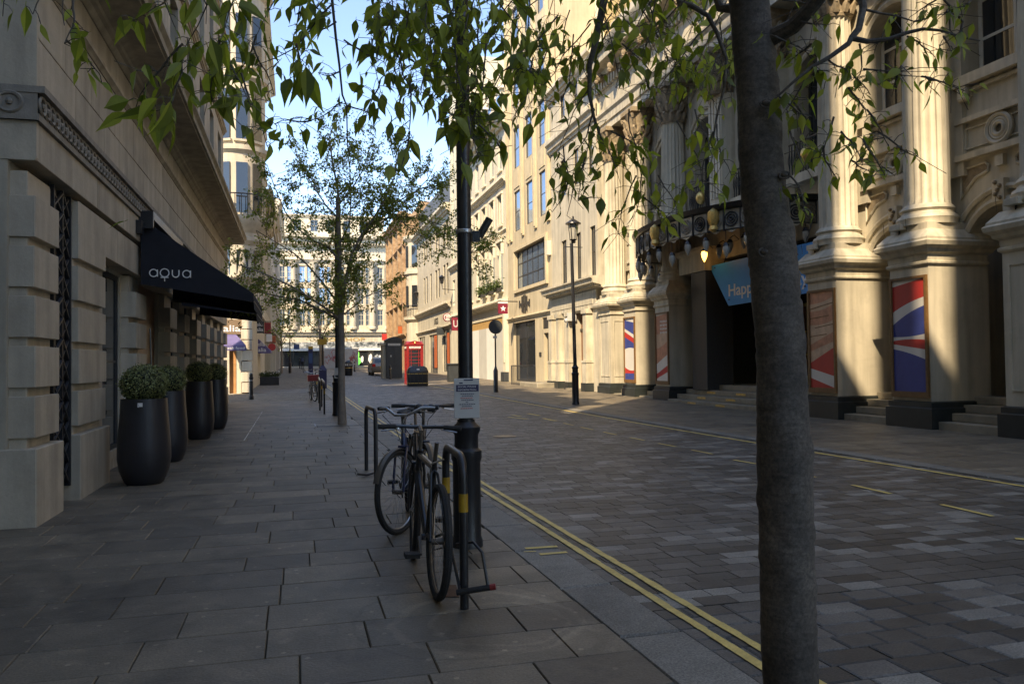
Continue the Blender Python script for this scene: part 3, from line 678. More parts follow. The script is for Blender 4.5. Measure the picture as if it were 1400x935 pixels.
# rounded bay with balcony
b = MB(); BX, BY = -2.42, YB+.75
b.lathe(BX, BY, [(.5, 4.4), (1.0, 4.9), (1.22, 5.2), (1.2, 6.6), (1.36, 6.8), (1.36, 6.95), (1.2, 7.0), (1.2, 7.15), (1.5, 7.5), (1.62, 7.75), (1.62, 7.85), (1.15, 7.9), (1.15, 10.6), (1.3, 10.75), (1.3, 10.95), (1.15, 11.0), (1.15, 13.8), (1.3, 13.95), (1.3, 14.15), (1.15, 14.2), (1.15, 17.6), (1.5, 17.9), (1.55, 18.3), (1.1, 18.35), (1.05, 20.2), (.3, 21.6)], 40)
b.build('rounded_bay', 'white_stone', T)
bal = MB()
for k in range(24):
    t = PI+PI*1.25*k/23; x = BX+1.52*math.cos(t); y = BY+1.52*math.sin(t); bal.tube([(x, y, 7.85), (x, y, 8.75)], .018, 4)
bal.tube([(BX+1.52*math.cos(PI+PI*1.25*k/20), BY+1.52*math.sin(PI+PI*1.25*k/20), 8.78) for k in range(21)], .03, 5)
bal.build('balcony_railing', 'iron', T)
for k in range(3):
    t = PI*1.36+k*.62
    for zz_ in (5.3, 8.0, 11.2, 14.5):
        b = MB(); c_, s_ = math.cos(t), math.sin(t); h_ = 1.1 if zz_ < 6 else 2.2
        for (r_, w_, e_) in ((1.17, .24, 0),):
            A = [(BX+c_*(r_+.03)-s_*v, BY+s_*(r_+.03)+c_*v) for v in (-w_, w_)]; B = [(BX+c_*(r_-.12)-s_*v, BY+s_*(r_-.12)+c_*v) for v in (-w_, w_)]
            b.prism([A[0], A[1], B[1], B[0]], 2, zz_, zz_+h_)
        b.build('bay_window', 'glass', T, smooth=False)
        b = MB()
        for zs_ in (zz_-.1,): A = [(BX+c_*(1.26)-s_*v, BY+s_*(1.26)+c_*v) for v in (-.32, .32)]; B = [(BX+c_*1.0-s_*v, BY+s_*1.0+c_*v) for v in (-.32, .32)]; b.prism([A[0], A[1], B[1], B[0]], 2, zs_, zs_+.098)
        b.build('window_sill', 'white_stone', T, smooth=False)
# fascia sign and awning of the Italian restaurant
T2 = thing('fascia_sign', 'brown fascia sign with white letters ending in alia at the sunlit corner', 'sign', (-2.5, YB, 2.9))
q = WY(316, 437, YB-.1); e = WY(337, 457, YB-.1)
b = MB(); b.box(-4.6, e.x, YB-.14, YB-.02, e.z-.0, q.z); b.build('sign_board', 'brownsign', T2, smooth=False)
text('Italia', (-3.35, YB-.15, e.z+.12), (1, 0, 0), (0, 0, 1), .40, 'lettering', T2, width=1.02, bold=.01)
def small_awning(px0, px1, pyt, pyb, Y, label, lines, fa=.5):
    a = WY(px0, pyt, Y); c = WY(px1, pyb, Y)
    T = thing('awning', label, 'awning', (a.x, Y, c.z))
    b = MB(); x0, x1, z0, z1 = a.x, c.x, c.z, a.z
    d = .9; w = x1-x0
    b.poly([(x0, Y, z1), (x1-w*fa, Y, z1), (x1, Y-d, z0+.22), (x0, Y-d, z0+.22)]); b.poly([(x0, Y-d, z0+.22), (x1, Y-d, z0+.22), (x1, Y-d, z0), (x0, Y-d, z0)])
    b.poly([(x1-w*fa, Y, z1), (x1, Y-d, z0+.22), (x1, Y-d, z0), (x1-w*.2, Y, z0)])
    b.build('canopy_cloth', 'canvas_mauve', T, smooth=False)
    b = MB(); b.tube([(x0, Y-d+.02, z0+.2), (x1, Y-d+.02, z0+.2)], .02, 5); b.build('awning_arm', 'iron', T)
    for s, sz, dz, ww in lines: text(s, (x0+w*.12, Y-d-.02, z0+dz), (1, 0, 0), (0, 0, 1), sz, 'lettering', T, width=w*ww)
small_awning(305, 338, 456, 479.5, YB-.05, 'mauve restaurant awning under the brown fascia sign', [('fresh food', .16, .05, .82)])
# awning on the next frontage, lettered on its front
T = thing('awning', 'mauve awning with white lettering in two lines beside the hanging signs', 'awning', (-1.8, 47.5, 2.2))
Y = 47.0; a = WY(345, 462, Y); c = WY(370, 483, Y)
b = MB(); b.poly([(a.x, Y, a.z), (a.x+.25, Y, a.z), (c.x, Y, c.z+.15), (c.x, Y, c.z), (a.x, Y, c.z)]); b.poly([(a.x+.25, Y, a.z), (a.x+.25, Y+3, a.z), (c.x, Y+3, c.z+.15), (c.x, Y, c.z+.15)])
b.poly([(c.x, Y, c.z+.15), (c.x, Y+3, c.z+.15), (c.x, Y+3, c.z), (c.x, Y, c.z)])
b.build('canopy_cloth', 'canvas_mauve', T, smooth=False)
b = MB(); b.tube([(c.x, Y+.02, c.z+.05), (c.x, Y+3, c.z+.05)], .02, 5); b.build('awning_arm', 'iron', T)
text('Bella', (a.x+.10, Y-.02, c.z+.42), (1, 0, 0), (0, 0, 1), .30, 'lettering', T, width=.55, bold=.01); text('Italia', (a.x+.10, Y-.02, c.z+.10), (1, 0, 0), (0, 0, 1), .30, 'lettering', T, width=.62, bold=.01)
def hang_sign(px0, py0, px1, py1, Y, matn, label, name='hanging_sign', txt=None, tm='lettering', shape='box', arm=True, cat='sign', side=-1, xw=None):
    a = WY(px0, py0, Y); c = WY(px1, py1, Y)
    T = thing(name, label, cat, ((a.x+c.x)/2, Y, c.z))
    b = MB()
    if shape == 'box': b.box(a.x, c.x, Y-.06, Y+.06, c.z, a.z)
    else:
        r = (a.z-c.z)/2; cx = (a.x+c.x)/2; cz = (a.z+c.z)/2
        A = [b.p(cx+r*math.cos(t*PI/12), Y-.05, cz+r*math.sin(t*PI/12)) for t in range(24)]; B = [b.p(cx+r*math.cos(t*PI/12), Y+.05, cz+r*math.sin(t*PI/12)) for t in range(24)]
        b.face(*A); b.face(*B[::-1])
        for k in range(24): b.face(A[k], B[k], B[(k+1) % 24], A[(k+1) % 24])
    b.build('sign_board', matn, T, smooth=False)
    if arm:
        xw = xw if xw is not None else (-2.1 if side < 0 else 12.05); m = MB(); e = c.x if side < 0 else a.x
        m.tube([(xw, Y, a.z+.06), (e, Y, a.z+.06)], .022, 5)
        for x in (a.x+.08*(c.x-a.x), a.x+.92*(c.x-a.x)): m.tube([(x, Y, a.z+.06), (x, Y, a.z-.02)], .012, 4)
        m.build('bracket', 'iron', T)
    if txt:
        n = len(txt)
        for i, s in enumerate(txt):
            h = (a.z-c.z)/(n+.35); zc = a.z-h*(i+.98)
            text(s, (a.x+(c.x-a.x)*.1, Y-.065, zc), (1, 0, 0), (0, 0, 1), h*1.0, tm, T, width=(c.x-a.x)*.8, bold=.015)
    return T
hang_sign(345, 439, 361, 455.5, 46.0, 'kiosk', 'grey hanging sign lettered in two white lines beside the mauve awnings', txt=['Bella', 'Italia'])
hang_sign(361.5, 441, 370.5, 455.5, 50.0, 'red', 'plain red hanging sign right of the grey lettered one')
hang_sign(364, 457, 372, 467, 54.0, 'white', 'small white hanging sign below the plain red one')
hang_sign(368.5, 459, 377, 469, 60.0, 'sticker', 'orange red hanging sign in front of the dark shopfronts')
hang_sign(367, 469.5, 376.5, 479.5, 58.0, 'p_red', 'round red and white hanging sign above the pavement planter', shape='disc')
hang_sign(401.5, 471, 409.5, 477.5, 100.0, 'bluesign', 'small blue sign far down the left pavement', arm=True, side=-1)
# the row of left hand frontages further on
specs = [(57.5, 74, 13.6, 'tan_stone', 'tan stone frontage on the left beyond the corner building'), (74.5, 92, 15.5, 'pale_render', 'pale rendered frontage far down the left side'), (92.5, 117, 20.0, 'white_stone', 'tall white stone frontage at the far end of the left side')]
for k, (y0, y1, zt, mm, lab) in enumerate(specs):
    T = thing('street_building', lab, 'building', (-2.2, y0, gz(y0))); Xf = -2.15+.02*k; tf = FL(Xf)
    hs = []; u = y0+1.0
    while u < y1-1.6:
        for j in range(int((zt-6)/3.1)): hs.append((u, u+1.1, 5.4+3.1*j, 7.4+3.1*j))
        u += 2.5
    gh = []; u = y0+.5
    while u < y1-3: gh.append((u, u+2.6, .7, 3.7)); u += 3.2
    wall(T, tf, y0, y1, 0, zt, hs+gh, mm, .3)
    for h in hs: window(T, tf, *h, 2, 2, 'frame_light', 'glass_sky_tint', -.12)
    for h in gh: window(T, tf, *h, 3, 1, 'frame_dark', 'glass', -.15, name='shop_window')
    cornice(T, tf, y0-.3, y1, moulding(zt-.9, zt, .7), mm); cornice(T, tf, y0, y1, moulding(4.1, 4.4, .35), mm, 'string_course')
    b = MB(); b.box(-12, Xf-.34, y0+.01, y1-.01, 0, zt-.05); b.build('building_body', mm, T, smooth=False)

# ------------------------------------------------------------------ far end: the big white shop building
T = thing('department_store', 'large sunlit white stone store closing the far end of the street', 'building', (7, 130, gz(130)))
tfE = FS(130); gz0 = gz(130)
holes = []
for k in range(9):
    u = -9.0+3.05*k
    for j in range(3): holes.append((u+.45, u+1.35, 7.6+3.4*j, 10.2+3.4*j)); holes.append((u+1.65, u+2.55, 7.6+3.4*j, 10.2+3.4*j))
holes.append((-9, 14.2, 1.15, 3.6))
wall(T, tfE, -12, 15.4, .8, 22.2, holes, 'white_stone', .35)
for h in holes[:-1]: window(T, tfE, *h, 2, 3, 'frame_light', 'glass_sky_tint', -.12, .09, .06)
b = MB(); b.box(-12, 15.3, 130.38, 150, .8, 22.1); b.box(-9, 13.6, 134, 148, 22, 25.5); b.build('building_body', 'white_stone', T, smooth=False)
hs = [(-8+2.6*k, -6.8+2.6*k, 23.0, 24.9) for k in range(8)]
wall(T, FS(132.5), -9, 14.2, 22.2, 25.6, hs, 'white_stone', .3, 'attic_wall')
for h in hs: window(T, FS(132.5), *h, 2, 2, 'frame_light', 'glass', -.2)
cornice(T, tfE, -12, 15.9, moulding(20.4, 22.2, 1.5), 'white_stone'); cornice(T, tfE, -12, 15.4, moulding(5.9, 6.9, .6), 'white_stone', 'string_course'); cornice(T, tfE, -12, 15.4, moulding(17.6, 18.3, .5), 'white_stone', 'string_course')
cornice(T, FS(132.5), -9.3, 14.5, moulding(25.2, 25.7, .4), 'white_stone')
b = MB(tfE)
for k in range(60): b.box(-11.5+.45*k, -11.25+.45*k, 0, .9, 20.5, 20.9)
b.build('dentil_course', 'white_stone', T, smooth=False)
colm = MB(); colm.lathe(0, 0, [(.62, 0), (.62, .3), (.5, .45), (.46, 5), (.42, 10.0), (.6, 10.3), (.66, 10.6)], 16); colmesh = colm.mesh('column', 'white_stone')
for u in (-9.4, -6.35, -3.3, -.25, 2.8, 5.85, 8.9, 11.95, 14.5): share('column', colmesh, T, (u, 129.6, 7.0))
# dark glazed strip under the main storey, shop windows
b = MB(tfE); b.box(-12, 15.2, -.3, .05, 4.05, 5.0); b.build('transom_band', 'shopfront', T, smooth=False)
b = MB(tfE); b.box(-12, 15.2, -.05, .25, 3.62, 4.02); b.build('white_fascia', 'white', T, smooth=False)
for k in range(8):
    u = -9+2.9*k; w = window(T, tfE, u, u+2.82, 1.2, 3.6, 1, 1, 'frame_dark', 'glass', -.05, name='shop_window')
text('TOPSHOP', (4.1, 129.9, 5.15), (1, 0, 0), (0, 0, 1), .78, 'brass', T, width=6.6)
# display figures behind the glass
T2 = thing('window_display', 'green and white figures printed in the far shop window right of the hoarding', 'display', (10, 129.8, 1.2))
def blob(u, z, w, h, m, nm='display_figure'):
    b = MB(); b.poly([(10+u+w*.5*math.cos(t*PI/7)*(.8+.3*((t*7) % 3)/2), 129.93, z+h*.5*math.sin(t*PI/7)*(.8+.25*((t*5) % 4)/3)) for t in range(14)]); b.build(nm, m, T2, smooth=False)
for (u, z, w, h, m) in ((-.5, 2.9, .8, 1.2, 'green_print_glow'), (-.3, 1.9, 1.0, 1.2, 'green_print_glow'), (.3, 2.2, .5, 1.1, 'white'), (1.6, 2.3, .7, 1.6, 'white'), (2.6, 2.2, .9, 1.6, 'shopfront'), (3.1, 2.6, .4, .5, 'white')): blob(u, z, w, h, m)
# hoarding with graffiti in front of it
Y = 112; q = WY(443, 478, Y); e = WY(490, 501.5, Y)
T2 = thing('hoarding', 'pale grey site hoarding with red graffiti across the end of the street', 'hoarding', (q.x, Y, gz(Y)))
for k in range(6):
    x = q.x+(e.x-q.x)*k/6; b = MB(); b.box(x+.01, x+(e.x-q.x)/6-.01, Y-.04+.01*(k % 2), Y+.05, gz(Y)-.05, q.z); b.build('panel', 'hoard', T2, smooth=False)
b = MB(); b.box(q.x-.1, e.x+.1, Y-.07, Y+.07, q.z+.002, q.z+.12); b.build('top_rail', 'hoard', T2, smooth=False)
rg = random.Random(3)
b = MB()
for gx in (q.x+(e.x-q.x)*.16, q.x+(e.x-q.x)*.80):
    for k in range(9):
        x = gx+rg.uniform(-.6, .7); z = gz(Y)+1.4+rg.uniform(-.3, .7); pts = [(x, Y-.06, z)]
        for i in range(5): x += rg.uniform(-.3, .35); z += rg.uniform(-.35, .35); pts.append((x, Y-.062, z))
        b.tube(pts, .028, 4)
b.build('graffiti', 'p_red', T2)

# ------------------------------------------------------------------ right side beyond the theatre, near to far
def building(lab, y0, y1, zt, mm, X=12.0, name='street_building', back=10):
    T = thing(name, lab, 'building', (X, y0, gz(y0)))
    return T, FR(X)
# B: cream rendered house with the columned doorway
T, tf = building('cream rendered house with a bracketed shelf and columned doorway left of the theatre', 30.0, 36.6, 14.4, 'cream')
B0, B1 = 30.55, 36.62
hB = [(34.45, 35.15, 4.95, 7.0), (32.55, 33.15, 4.95, 7.05), (30.8, 31.4, 4.95, 7.05), (34.45, 35.15, 9.05, 10.75), (32.75, 33.35, 9.2, 10.8), (31.0, 31.55, 9.2, 10.85), (34.45, 35.15, 12.7, 13.8), (32.7, 33.3, 12.7, 13.8), (31.0, 31.5, 12.7, 13.8)]
wall(T, tf, B0, B1, 0, 14.1, hB+[(31.95, 33.35, .25, 3.55)], 'cream', .3)
for h in hB: window(T, tf, *h, 1, 2, 'frame_dark', 'glass', -.07)
b = MB(); b.box(12.36, 20, B0+.01, B1-.01, 0, 14.0); b.build('building_body', 'cream', T, smooth=False)
cornice(T, tf, B0, B1, moulding(13.9, 14.4, .35), 'cream_trim'); cornice(T, tf, B0, B1, moulding(11.4, 12.05, .30), 'cream_trim', 'string_course')
cornice(T, tf, 29.9, B1+.15, [(-.05, 4.38), (.12, 4.4), (.15, 4.5), (.50, 4.58), (.52, 4.74), (.6, 4.78), (.6, 4.84), (-.05, 4.9)], 'cream_trim', 'porch_cornice')
b = MB(tf)
for k in range(26): b.box(30.0+.255*k, 30.12+.255*k, .0, .38, 4.44, 4.56)
b.build('dentil_course', 'cream_trim', T, smooth=False)
b = MB(tf); b.box(B0, B1, -.02, .12, 3.62, 4.36); b.build('entablature', 'cream_trim', T, smooth=False)
b = MB(tf); b.box(30.9, 36.3, .118, .14, 3.8, 4.2); b.build('entablature_panel', 'cream', T, smooth=False)
for (u0, u1, d) in ((36.0, 36.5, .3), (34.95, 35.4, .3), (33.45, 33.95, .32), (31.25, 31.75, .32)):
    p = MB(tf); p.box(u0, u1, -.02, d, .5, 1.35); p.box(u0-.03, u1+.03, -.02, d+.03, 1.35, 1.45); p.box(u0+.05, u1-.05, -.02, d-.04, 1.45, 3.42); p.box(u0-.02, u1+.02, -.02, d+.02, 3.42, 3.61); pp = p.build('pilaster', 'cream_trim', T, smooth=False)
    q = MB(tf); q.box(u0-.04, u1+.04, -.02, d+.05, .0, .5); q.build('plinth', 'black_plinth', pp, smooth=False)
b = MB(tf); b.box(31.95, 33.35, -.3, -.25, .25, 3.55); dr = b.build('door', 'door_wood', T, smooth=False)
b = MB(tf); b.box(31.95, 33.35, -.24, -.2, 2.75, 2.85); b.box(32.6, 32.66, -.24, -.2, .25, 2.75); b.build('door_frame', 'frame_dark', dr, smooth=False)
b = MB(tf); b.box(31.9, 33.4, .0, .5, -.1, .24); b.build('door_step', 'step', T, smooth=False)
b = MB(tf); b.box(33.25, 33.33, .0, .4, 3.2, 3.55); b.tube([(33.5, .15, 3.35), (33.5, .45, 3.2)], .09, 8); b.build('camera_housing', 'signgrey', T)
# plain attic block rising behind
T = thing('attic_block', 'yellow brick block rising behind the cream rendered house', 'building', (15, 30, 14))
b = MB(); b.box(14.6, 24, 8, 36.9, 13.9, 21.5); b.build('wall', 'yellow_brick', T, smooth=False)
b = MB(); b.box(14.45, 14.62, 35.9, 36.9, 13.9, 21.6); b.build('quoin', 'pale_trim', T, smooth=False)

# C: tan stone block with the shop below
T, tf = building('tall tan stone block with slim dark windows, wide first floor window and boutique below', 36.64, 44.85, 25, 'tan_stone')
C0, C1 = 36.64, 44.85
cols = [(37.45, 38.55), (39.75, 40.95), (42.15, 43.35)]
hC = []
for j in range(6):
    z0 = 8.75+3.42*j if j == 0 else 8.9+3.4*j
    for (a, c) in cols: hC.append((a, c, z0, z0+2.25))
hC = [h for h in hC if h[3] < 26]
big = (37.4, 43.2, 5.45, 7.6)
wall(T, tf, C0, C1, 0, 27, hC+[big, (39.55, 43.8, .35, 3.62), (37.3, 38.1, .5, 2.85), (37.3, 38.3, 3.05, 3.62)], 'tan_stone', .28)
for h in hC: window(T, tf, *h, 1, 2, 'frame_dark', 'glass_sky_tint', -.06, .07)
b = MB(); b.box(12.34, 22, C0+.01, C1-.01, 0, 26.9); b.build('building_body', 'tan_stone', T, smooth=False)
window(T, tf, *big, 6, 3, 'frame_dark', 'glass_sky_tint', -.12, .09, .06, name='wide_window')
w = window(T, tf, 39.55, 43.8, .35, 3.62, 2, 1, 'frame_dark', 'glass', -.15, .07, name='shop_window')
b = MB(tf); b.box(39.6, 43.7, -.27, -.24, .4, 3.5); b.build('shop_interior', 'shopfront', T, smooth=False)
text('TED BAKER', (11.985+.14, 42.9, 2.95), (0, -1, 0), (0, 0, 1), .26, 'signgrey', w, width=2.4) if False else None
# piers between the window columns, fluted strips
for (u0, u1) in ((36.72, 37.2), (38.95, 39.35), (41.35, 41.75), (43.75, 44.2), (44.5, 44.8)):
    p = MB(tf); p.box(u0, u1, -.02, .09, 8.3, 26.2); p.box(u0+.1, u1-.1, .088, .13, 8.4, 26.1); p.build('pilaster_strip', 'tan_trim', T, smooth=False)
for (a, c) in cols:
    for j in range(5): p = MB(tf); z = 11.05+3.4*j+(.0 if j else -.02); p.box(a+.05, c-.05, -.02, .035, z+.15, z+1.1); p.build('spandrel_panel', 'tan_trim', T, smooth=False)
p = MB(tf)
for (u0, u1, z0, z1) in ((37.2, 43.4, 7.6, 7.78), (37.2, 43.4, 5.27, 5.45), (37.2, 37.4, 5.45, 7.6), (43.2, 43.4, 5.45, 7.6)): p.box(u0, u1, -.01, .12, z0+.001, z1-.001)
p.build('window_surround', 'tan_trim', T, smooth=False)
cornice(T, tf, C0, C1, moulding(3.75, 3.95, .14), 'tan_trim', 'string_course')
# the four part emblem over the shop
b = MB(tf)
for (u, z0, z1, wd) in ((42.35, 4.55, 4.95, .10), (41.85, 4.3, 5.15, .12), (41.55, 4.2, 5.2, .08), (41.25, 4.2, 5.2, .08), (40.95, 4.3, 5.1, .12), (40.45, 4.5, 4.9, .10)):
    b.box(u-wd/2, u+wd/2, 0, .06, z0-.15, z1-.15)
for u in (42.1, 41.4, 40.7): b.prism([(u-.16, 4.55), (u, 4.38), (u+.16, 4.55), (u, 4.72)], 1, 0, .05) if False else b.box(u-.09, u+.09, 0, .05, 4.46, 4.64)
b.build('shop_emblem', 'black_text', T, smooth=False)
b = MB(tf); b.box(37.3, 38.1, -.25, -.2, .5, 2.85); b.build('side_door', 'frame_dark', T, smooth=False)
b = MB(tf); b.box(37.3, 38.3, -.1, -.05, 3.05, 3.62); b.build('vent_grille', 'frame_dark', T, smooth=False)
b = MB(tf); b.box(38.5, 38.8, 0, .04, 1.7, 1.9); b.build('name_plate', 'frame_dark', T, smooth=False)
b = MB(tf); b.box(36.7, 37.0, .0, .2, 6.6, 7.3)
tag(b.build('alarm_box', 'pale_trim', loc=(11.8, 36.9, 7)), 'pale box fixed on the wall beside the wide window', 'alarm box')
# railing and low step
T = thing('entrance_railing', 'low dark iron railing in front of the tan block doorway', 'railing', (11.1, 38, .2))
for k in range(22):
    u = 36.9+k*.2; b = MB(); b.tube([(11.15, u, .2), (11.15, u, 1.22)], .014, 4); b.build('baluster', 'iron', T)
b = MB(); b.tube([(11.15, 36.8, 1.23), (11.15, 41.2, 1.23)], .024, 5); b.tube([(11.15, 41.2, 1.23), (12, 41.2, 1.23)], .024, 5); b.tube([(11.15, 41.2, 1.23), (11.15, 41.2, .2)], .03, 5); b.build('top_rail', 'iron', T)
b = MB(); b.box(10.95, 12.0, 35.9, 38.9, .05, .42); tag(b.build('raised_step', 'step', loc=(11.5, 37, .2), bevel=.05), 'rounded stone step in front of the railing', 'step')
# D: cream classical building with the star sign
T, tf = building('pale cream classical building with carved window heads and plants on its first floor sills', 44.9, 56.4, 16.2, 'pale_render')
D0, D1 = 44.9, 56.4
cD = [(46.0, 46.95), (48.0, 48.95), (50.2, 51.1), (52.3, 53.2), (54.4, 55.3)]
hD = [(a, c, z0, z1) for a, c in cD for z0, z1 in ((5.75, 8.5), (9.7, 11.5), (13.0, 14.9))]
wall(T, tf, D0, D1, 0, 16.2, hD+[(45.9, 55.2, .1, 4.15)], 'pale_render', .32)
for h in hD: window(T, tf, *h, 2, 2, 'frame_light', 'glass_sky_tint', -.10, sill='pale_trim')
b = MB(); b.box(12.36, 22, D0+.01, D1-.01, 0, 16.1); b.build('building_body', 'pale_render', T, smooth=False)
cornice(T, tf, D0, D1, moulding(15.4, 16.3, .8), 'pale_trim'); cornice(T, tf, D0, D1, moulding(12.0, 12.35, .32), 'pale_trim', 'string_course'); cornice(T, tf, D0, D1, moulding(4.75, 5.15, .45), 'pale_trim', 'shop_cornice'); cornice(T, tf, D0, D1, moulding(9.15, 9.3, .12), 'pale_trim', 'string_course')
for a, c in cD:      # carved heads over the tall windows
    b = MB(tf); b.box(a-.18, c+.18, -.02, .20, 8.62, 8.78); b.box(a-.12, a+.02, -.02, .14, 7.9, 8.62); b.box(c-.02, c+.12, -.02, .14, 7.9, 8.62)
    m_ = (a+c)/2
    b.prism([(a-.2, 8.78), (c+.2, 8.78), (m_+.2, 9.05), (m_, 9.12), (m_-.2, 9.05)], 1, 0, .24) if False else None
    for s in (-1, 1): b.tube([(m_+s*.55, .16, 8.8), (m_+s*.38, .2, 9.0), (m_+s*.15, .2, 9.02)], .07, 6)
    b.sphere((m_, .14, 9.0), .16, 8, 6)
    b.build('window_head', 'pale_trim', T)
    b = MB(tf); b.box(a-.12, a, -.02, .07, 9.7, 11.5); b.box(c, c+.12, -.02, .07, 9.7, 11.5); b.box(a-.15, c+.15, -.02, .12, 11.5, 11.65); b.build('window_architrave', 'pale_trim', T, smooth=False)
p = MB(tf); p.box(45.0, 45.6, -.02, .18, .5, 4.7); p.box(45.15, 45.45, .175, .22, 1.4, 4.3); p.build('pilaster', 'pale_trim', T, smooth=False)
p = MB(tf); p.box(44.95, 45.7, -.02, .3, .1, .85); p.build('plinth', 'kiosk', T, smooth=False)
p = MB(tf); p.box(55.3, 56.2, -.02, .12, .1, 4.7); p.build('pilaster', 'pale_trim', T, smooth=False)
T2 = thing('shopfront_hoarding', 'pale boarded shopfront with bare plywood along its top, under the star sign', 'hoarding', (11.95, 50, .3))
for k in range(4):
    u = 45.95+k*2.31; b = MB(tf); b.box(u, u+2.295, -.12, -.02+.006*(k % 2), .1, 3.62); b.build('panel', 'white' if k % 2 else 'hoard', T2, smooth=False)
    b = MB(tf); b.box(u, u+2.3, -.12, -.05, 3.625, 4.14); b.build('plywood_panel', 'ply', T2, smooth=False)
# dormered slate roof
b = MB(); b.prism([(12.6, 16.2), (21, 16.2), (21, 20.5), (14.8, 20.5)], 1, D0, D1); b.build('mansard_roof', 'slate', T, smooth=False)
for u in (46.2, 48.4, 50.6, 52.8, 55.0):
    d_ = MB(); d_.box(12.45, 14.5, u-.7, u+.7, 16.3, 18.5); d_.prism([(u-.85, 18.5), (u+.85, 18.5), (u, 19.0)], 0, 12.35, 14.6); q = d_.build('dormer', 'pale_trim', T, smooth=False)
    d_ = MB(); d_.box(12.40, 12.46, u-.4, u+.4, 16.6, 18.2); d_.build('dormer_window', 'glass_sky_tint', q, smooth=False)
b = MB(); b.box(15, 22, D1-.9, D1+.3, 16, 22.5); b.box(15.3, 18, 50.4, 51.6, 19, 22); b.build('chimney', 'yellow_brick', T, smooth=False)
# sill plants
def leafball(name, m, c, r, n, ls, parent, sz=1.0, shell=.75, seed=1, flat=False):
    rg = random.Random(seed); b = MB()
    for k in range(n):
        d = Vector((rg.gauss(0, 1), rg.gauss(0, 1), rg.gauss(0, 1))).normalized(); rr = r*(shell+(1-shell)*rg.random())
        P = Vector((c[0]+d.x*rr, c[1]+d.y*rr, c[2]+d.z*rr*sz))
        a = Vector((rg.gauss(0, 1), rg.gauss(0, 1), rg.gauss(0, 1))).normalized(); w = (d*.8+a).cross(a).normalized(); a2 = a*ls; w2 = w*ls*.55
        b.face(b.p(*(P-a2)), b.p(*(P+w2)), b.p(*(P+a2)), b.p(*(P-w2)))
    return b.build(name, m, parent, smooth=False)
for i, (a, c) in enumerate(cD[:3]):
    T2 = thing('window_plant', 'trailing green plant on the sill under the %s carved window head from the star sign' % ('nearest', 'second', 'third')[i], 'plant', (11.75, (a+c)/2, 5.7))
    b = MB(); b.box(11.62, 11.9, a, c, 5.66, 5.85); b.build('trough', 'frame_dark', T2, smooth=False)
    leafball('foliage', 'plant', (11.7, (a+c)/2, 6.0), .46, 320, .08, T2, 1.0, .2, 5+i)
def right_sign(px0, py0, px1, py1, Y, matn, label, **kw): return hang_sign(px0, py0, px1, py1, Y, matn, label, side=1, **kw)
S = right_sign(681, 415, 694, 429, 42.9, 'maroon', 'maroon square sign with a white star hanging from the pale building', arm=False)
a = WY(681, 415, 42.9); c = WY(694, 429, 42.9)
cx, cz, R = (a.x+c.x)/2, (a.z+c.z)/2-.0, (c.x-a.x)*.33
b = MB(); pts = []
for k in range(10):
    r = R if k % 2 == 0 else R*.42; t = PI/2+k*PI/5; pts.append((cx+r*math.cos(t), 42.9-.068, cz+r*math.sin(t)))
b.poly(pts); b.build('star', 'lettering', S, smooth=False)
b = MB(); b.box(a.x, c.x, 42.83, 42.97, a.z-.0+.003, a.z+.09); b.build('sign_cap', 'white', S, smooth=False)
b = MB(); b.tube([(a.x, 42.9, a.z+.12), (12.05, 42.9, a.z+.12)], .03, 6); b.build('bracket', 'iron', S)
right_sign(617.5, 434, 632, 452, 57.0, 'maroon', 'large maroon sign partly hidden behind the near lamp post', txt=['US'], tm='signgrey')
S = right_sign(605.5, 428, 617.5, 440, 62.0, 'maroon', 'round maroon sign with a pale ring left of the near lamp post', shape='disc')
a = WY(605.5, 428, 62.0); c = WY(617.5, 440, 62.0); cx = (a.x+c.x)/2; cz = (a.z+c.z)/2; r = (c.x-a.x)/2*.72
b = MB(); b.tube([(cx+r*math.cos(t*PI/12), 61.94, cz+r*math.sin(t*PI/12)) for t in range(24)], .03, 5, closed=True)
for q in range(3): b.box(cx-r*.5, cx+r*.5, 61.92, 61.95, cz-.18+.14*q, cz-.11+.14*q)
b.build('ring_mark', 'lettering', S)
right_sign(597, 448, 607, 458, 66.0, 'kiosk', 'grey rectangular hanging sign over the shop beyond the round sign')
right_sign(544, 446, 551, 456, 88.0, 'sticker', 'orange lit square sign on the terracotta building')
right_sign(522, 456.5, 529, 465, 100.0, 'p_red', 'small red and white sign above the dark kiosk')

# E1 narrow tall pale building, E2 long cream building with a curved bay, F terracotta
T, tf = building('tall narrow pale building partly hidden behind the near lamp post', 56.45, 62.6, 24, 'pale_render')
h1 = [(u, u+.9, z, z+2.0) for u in (57.4, 59.1, 60.9) for z in (5.9, 9.6, 13.0, 16.2, 19.2)]
wall(T, tf, 56.45, 62.6, 0, 24, h1+[(57.6, 58.8, .4, 3.0)], 'pale_render', .3)
for h in h1: window(T, tf, *h, 2, 2, 'frame_light', 'glass_sky_tint', -.1)
b = MB(); b.box(12.34, 22, 56.46, 62.59, 0, 23.9); b.build('building_body', 'pale_render', T, smooth=False)
for z in (4.7, 8.6): cornice(T, tf, 56.45, 62.6, moulding(z, z+.45, .3), 'pale_trim', 'string_course')
cornice(T, tf, 56.45, 62.9, moulding(23.2, 24.1, .7), 'pale_trim')
b = MB(tf); b.box(57.6, 58.8, -.28, -.24, .4, 3.0); b.build('door', 'frame_dark', T, smooth=False)
T, tf = building('long cream rendered building with paired windows and a curved corner bay', 62.65, 86, 14.2, 'cream')
hE = []
for u in (63.6, 65.0, 67.6, 69.0, 71.8, 74.2, 75.6): hE += [(u, u+.95, 7.1, 9.6), (u, u+.95, 11.0, 13.0)]
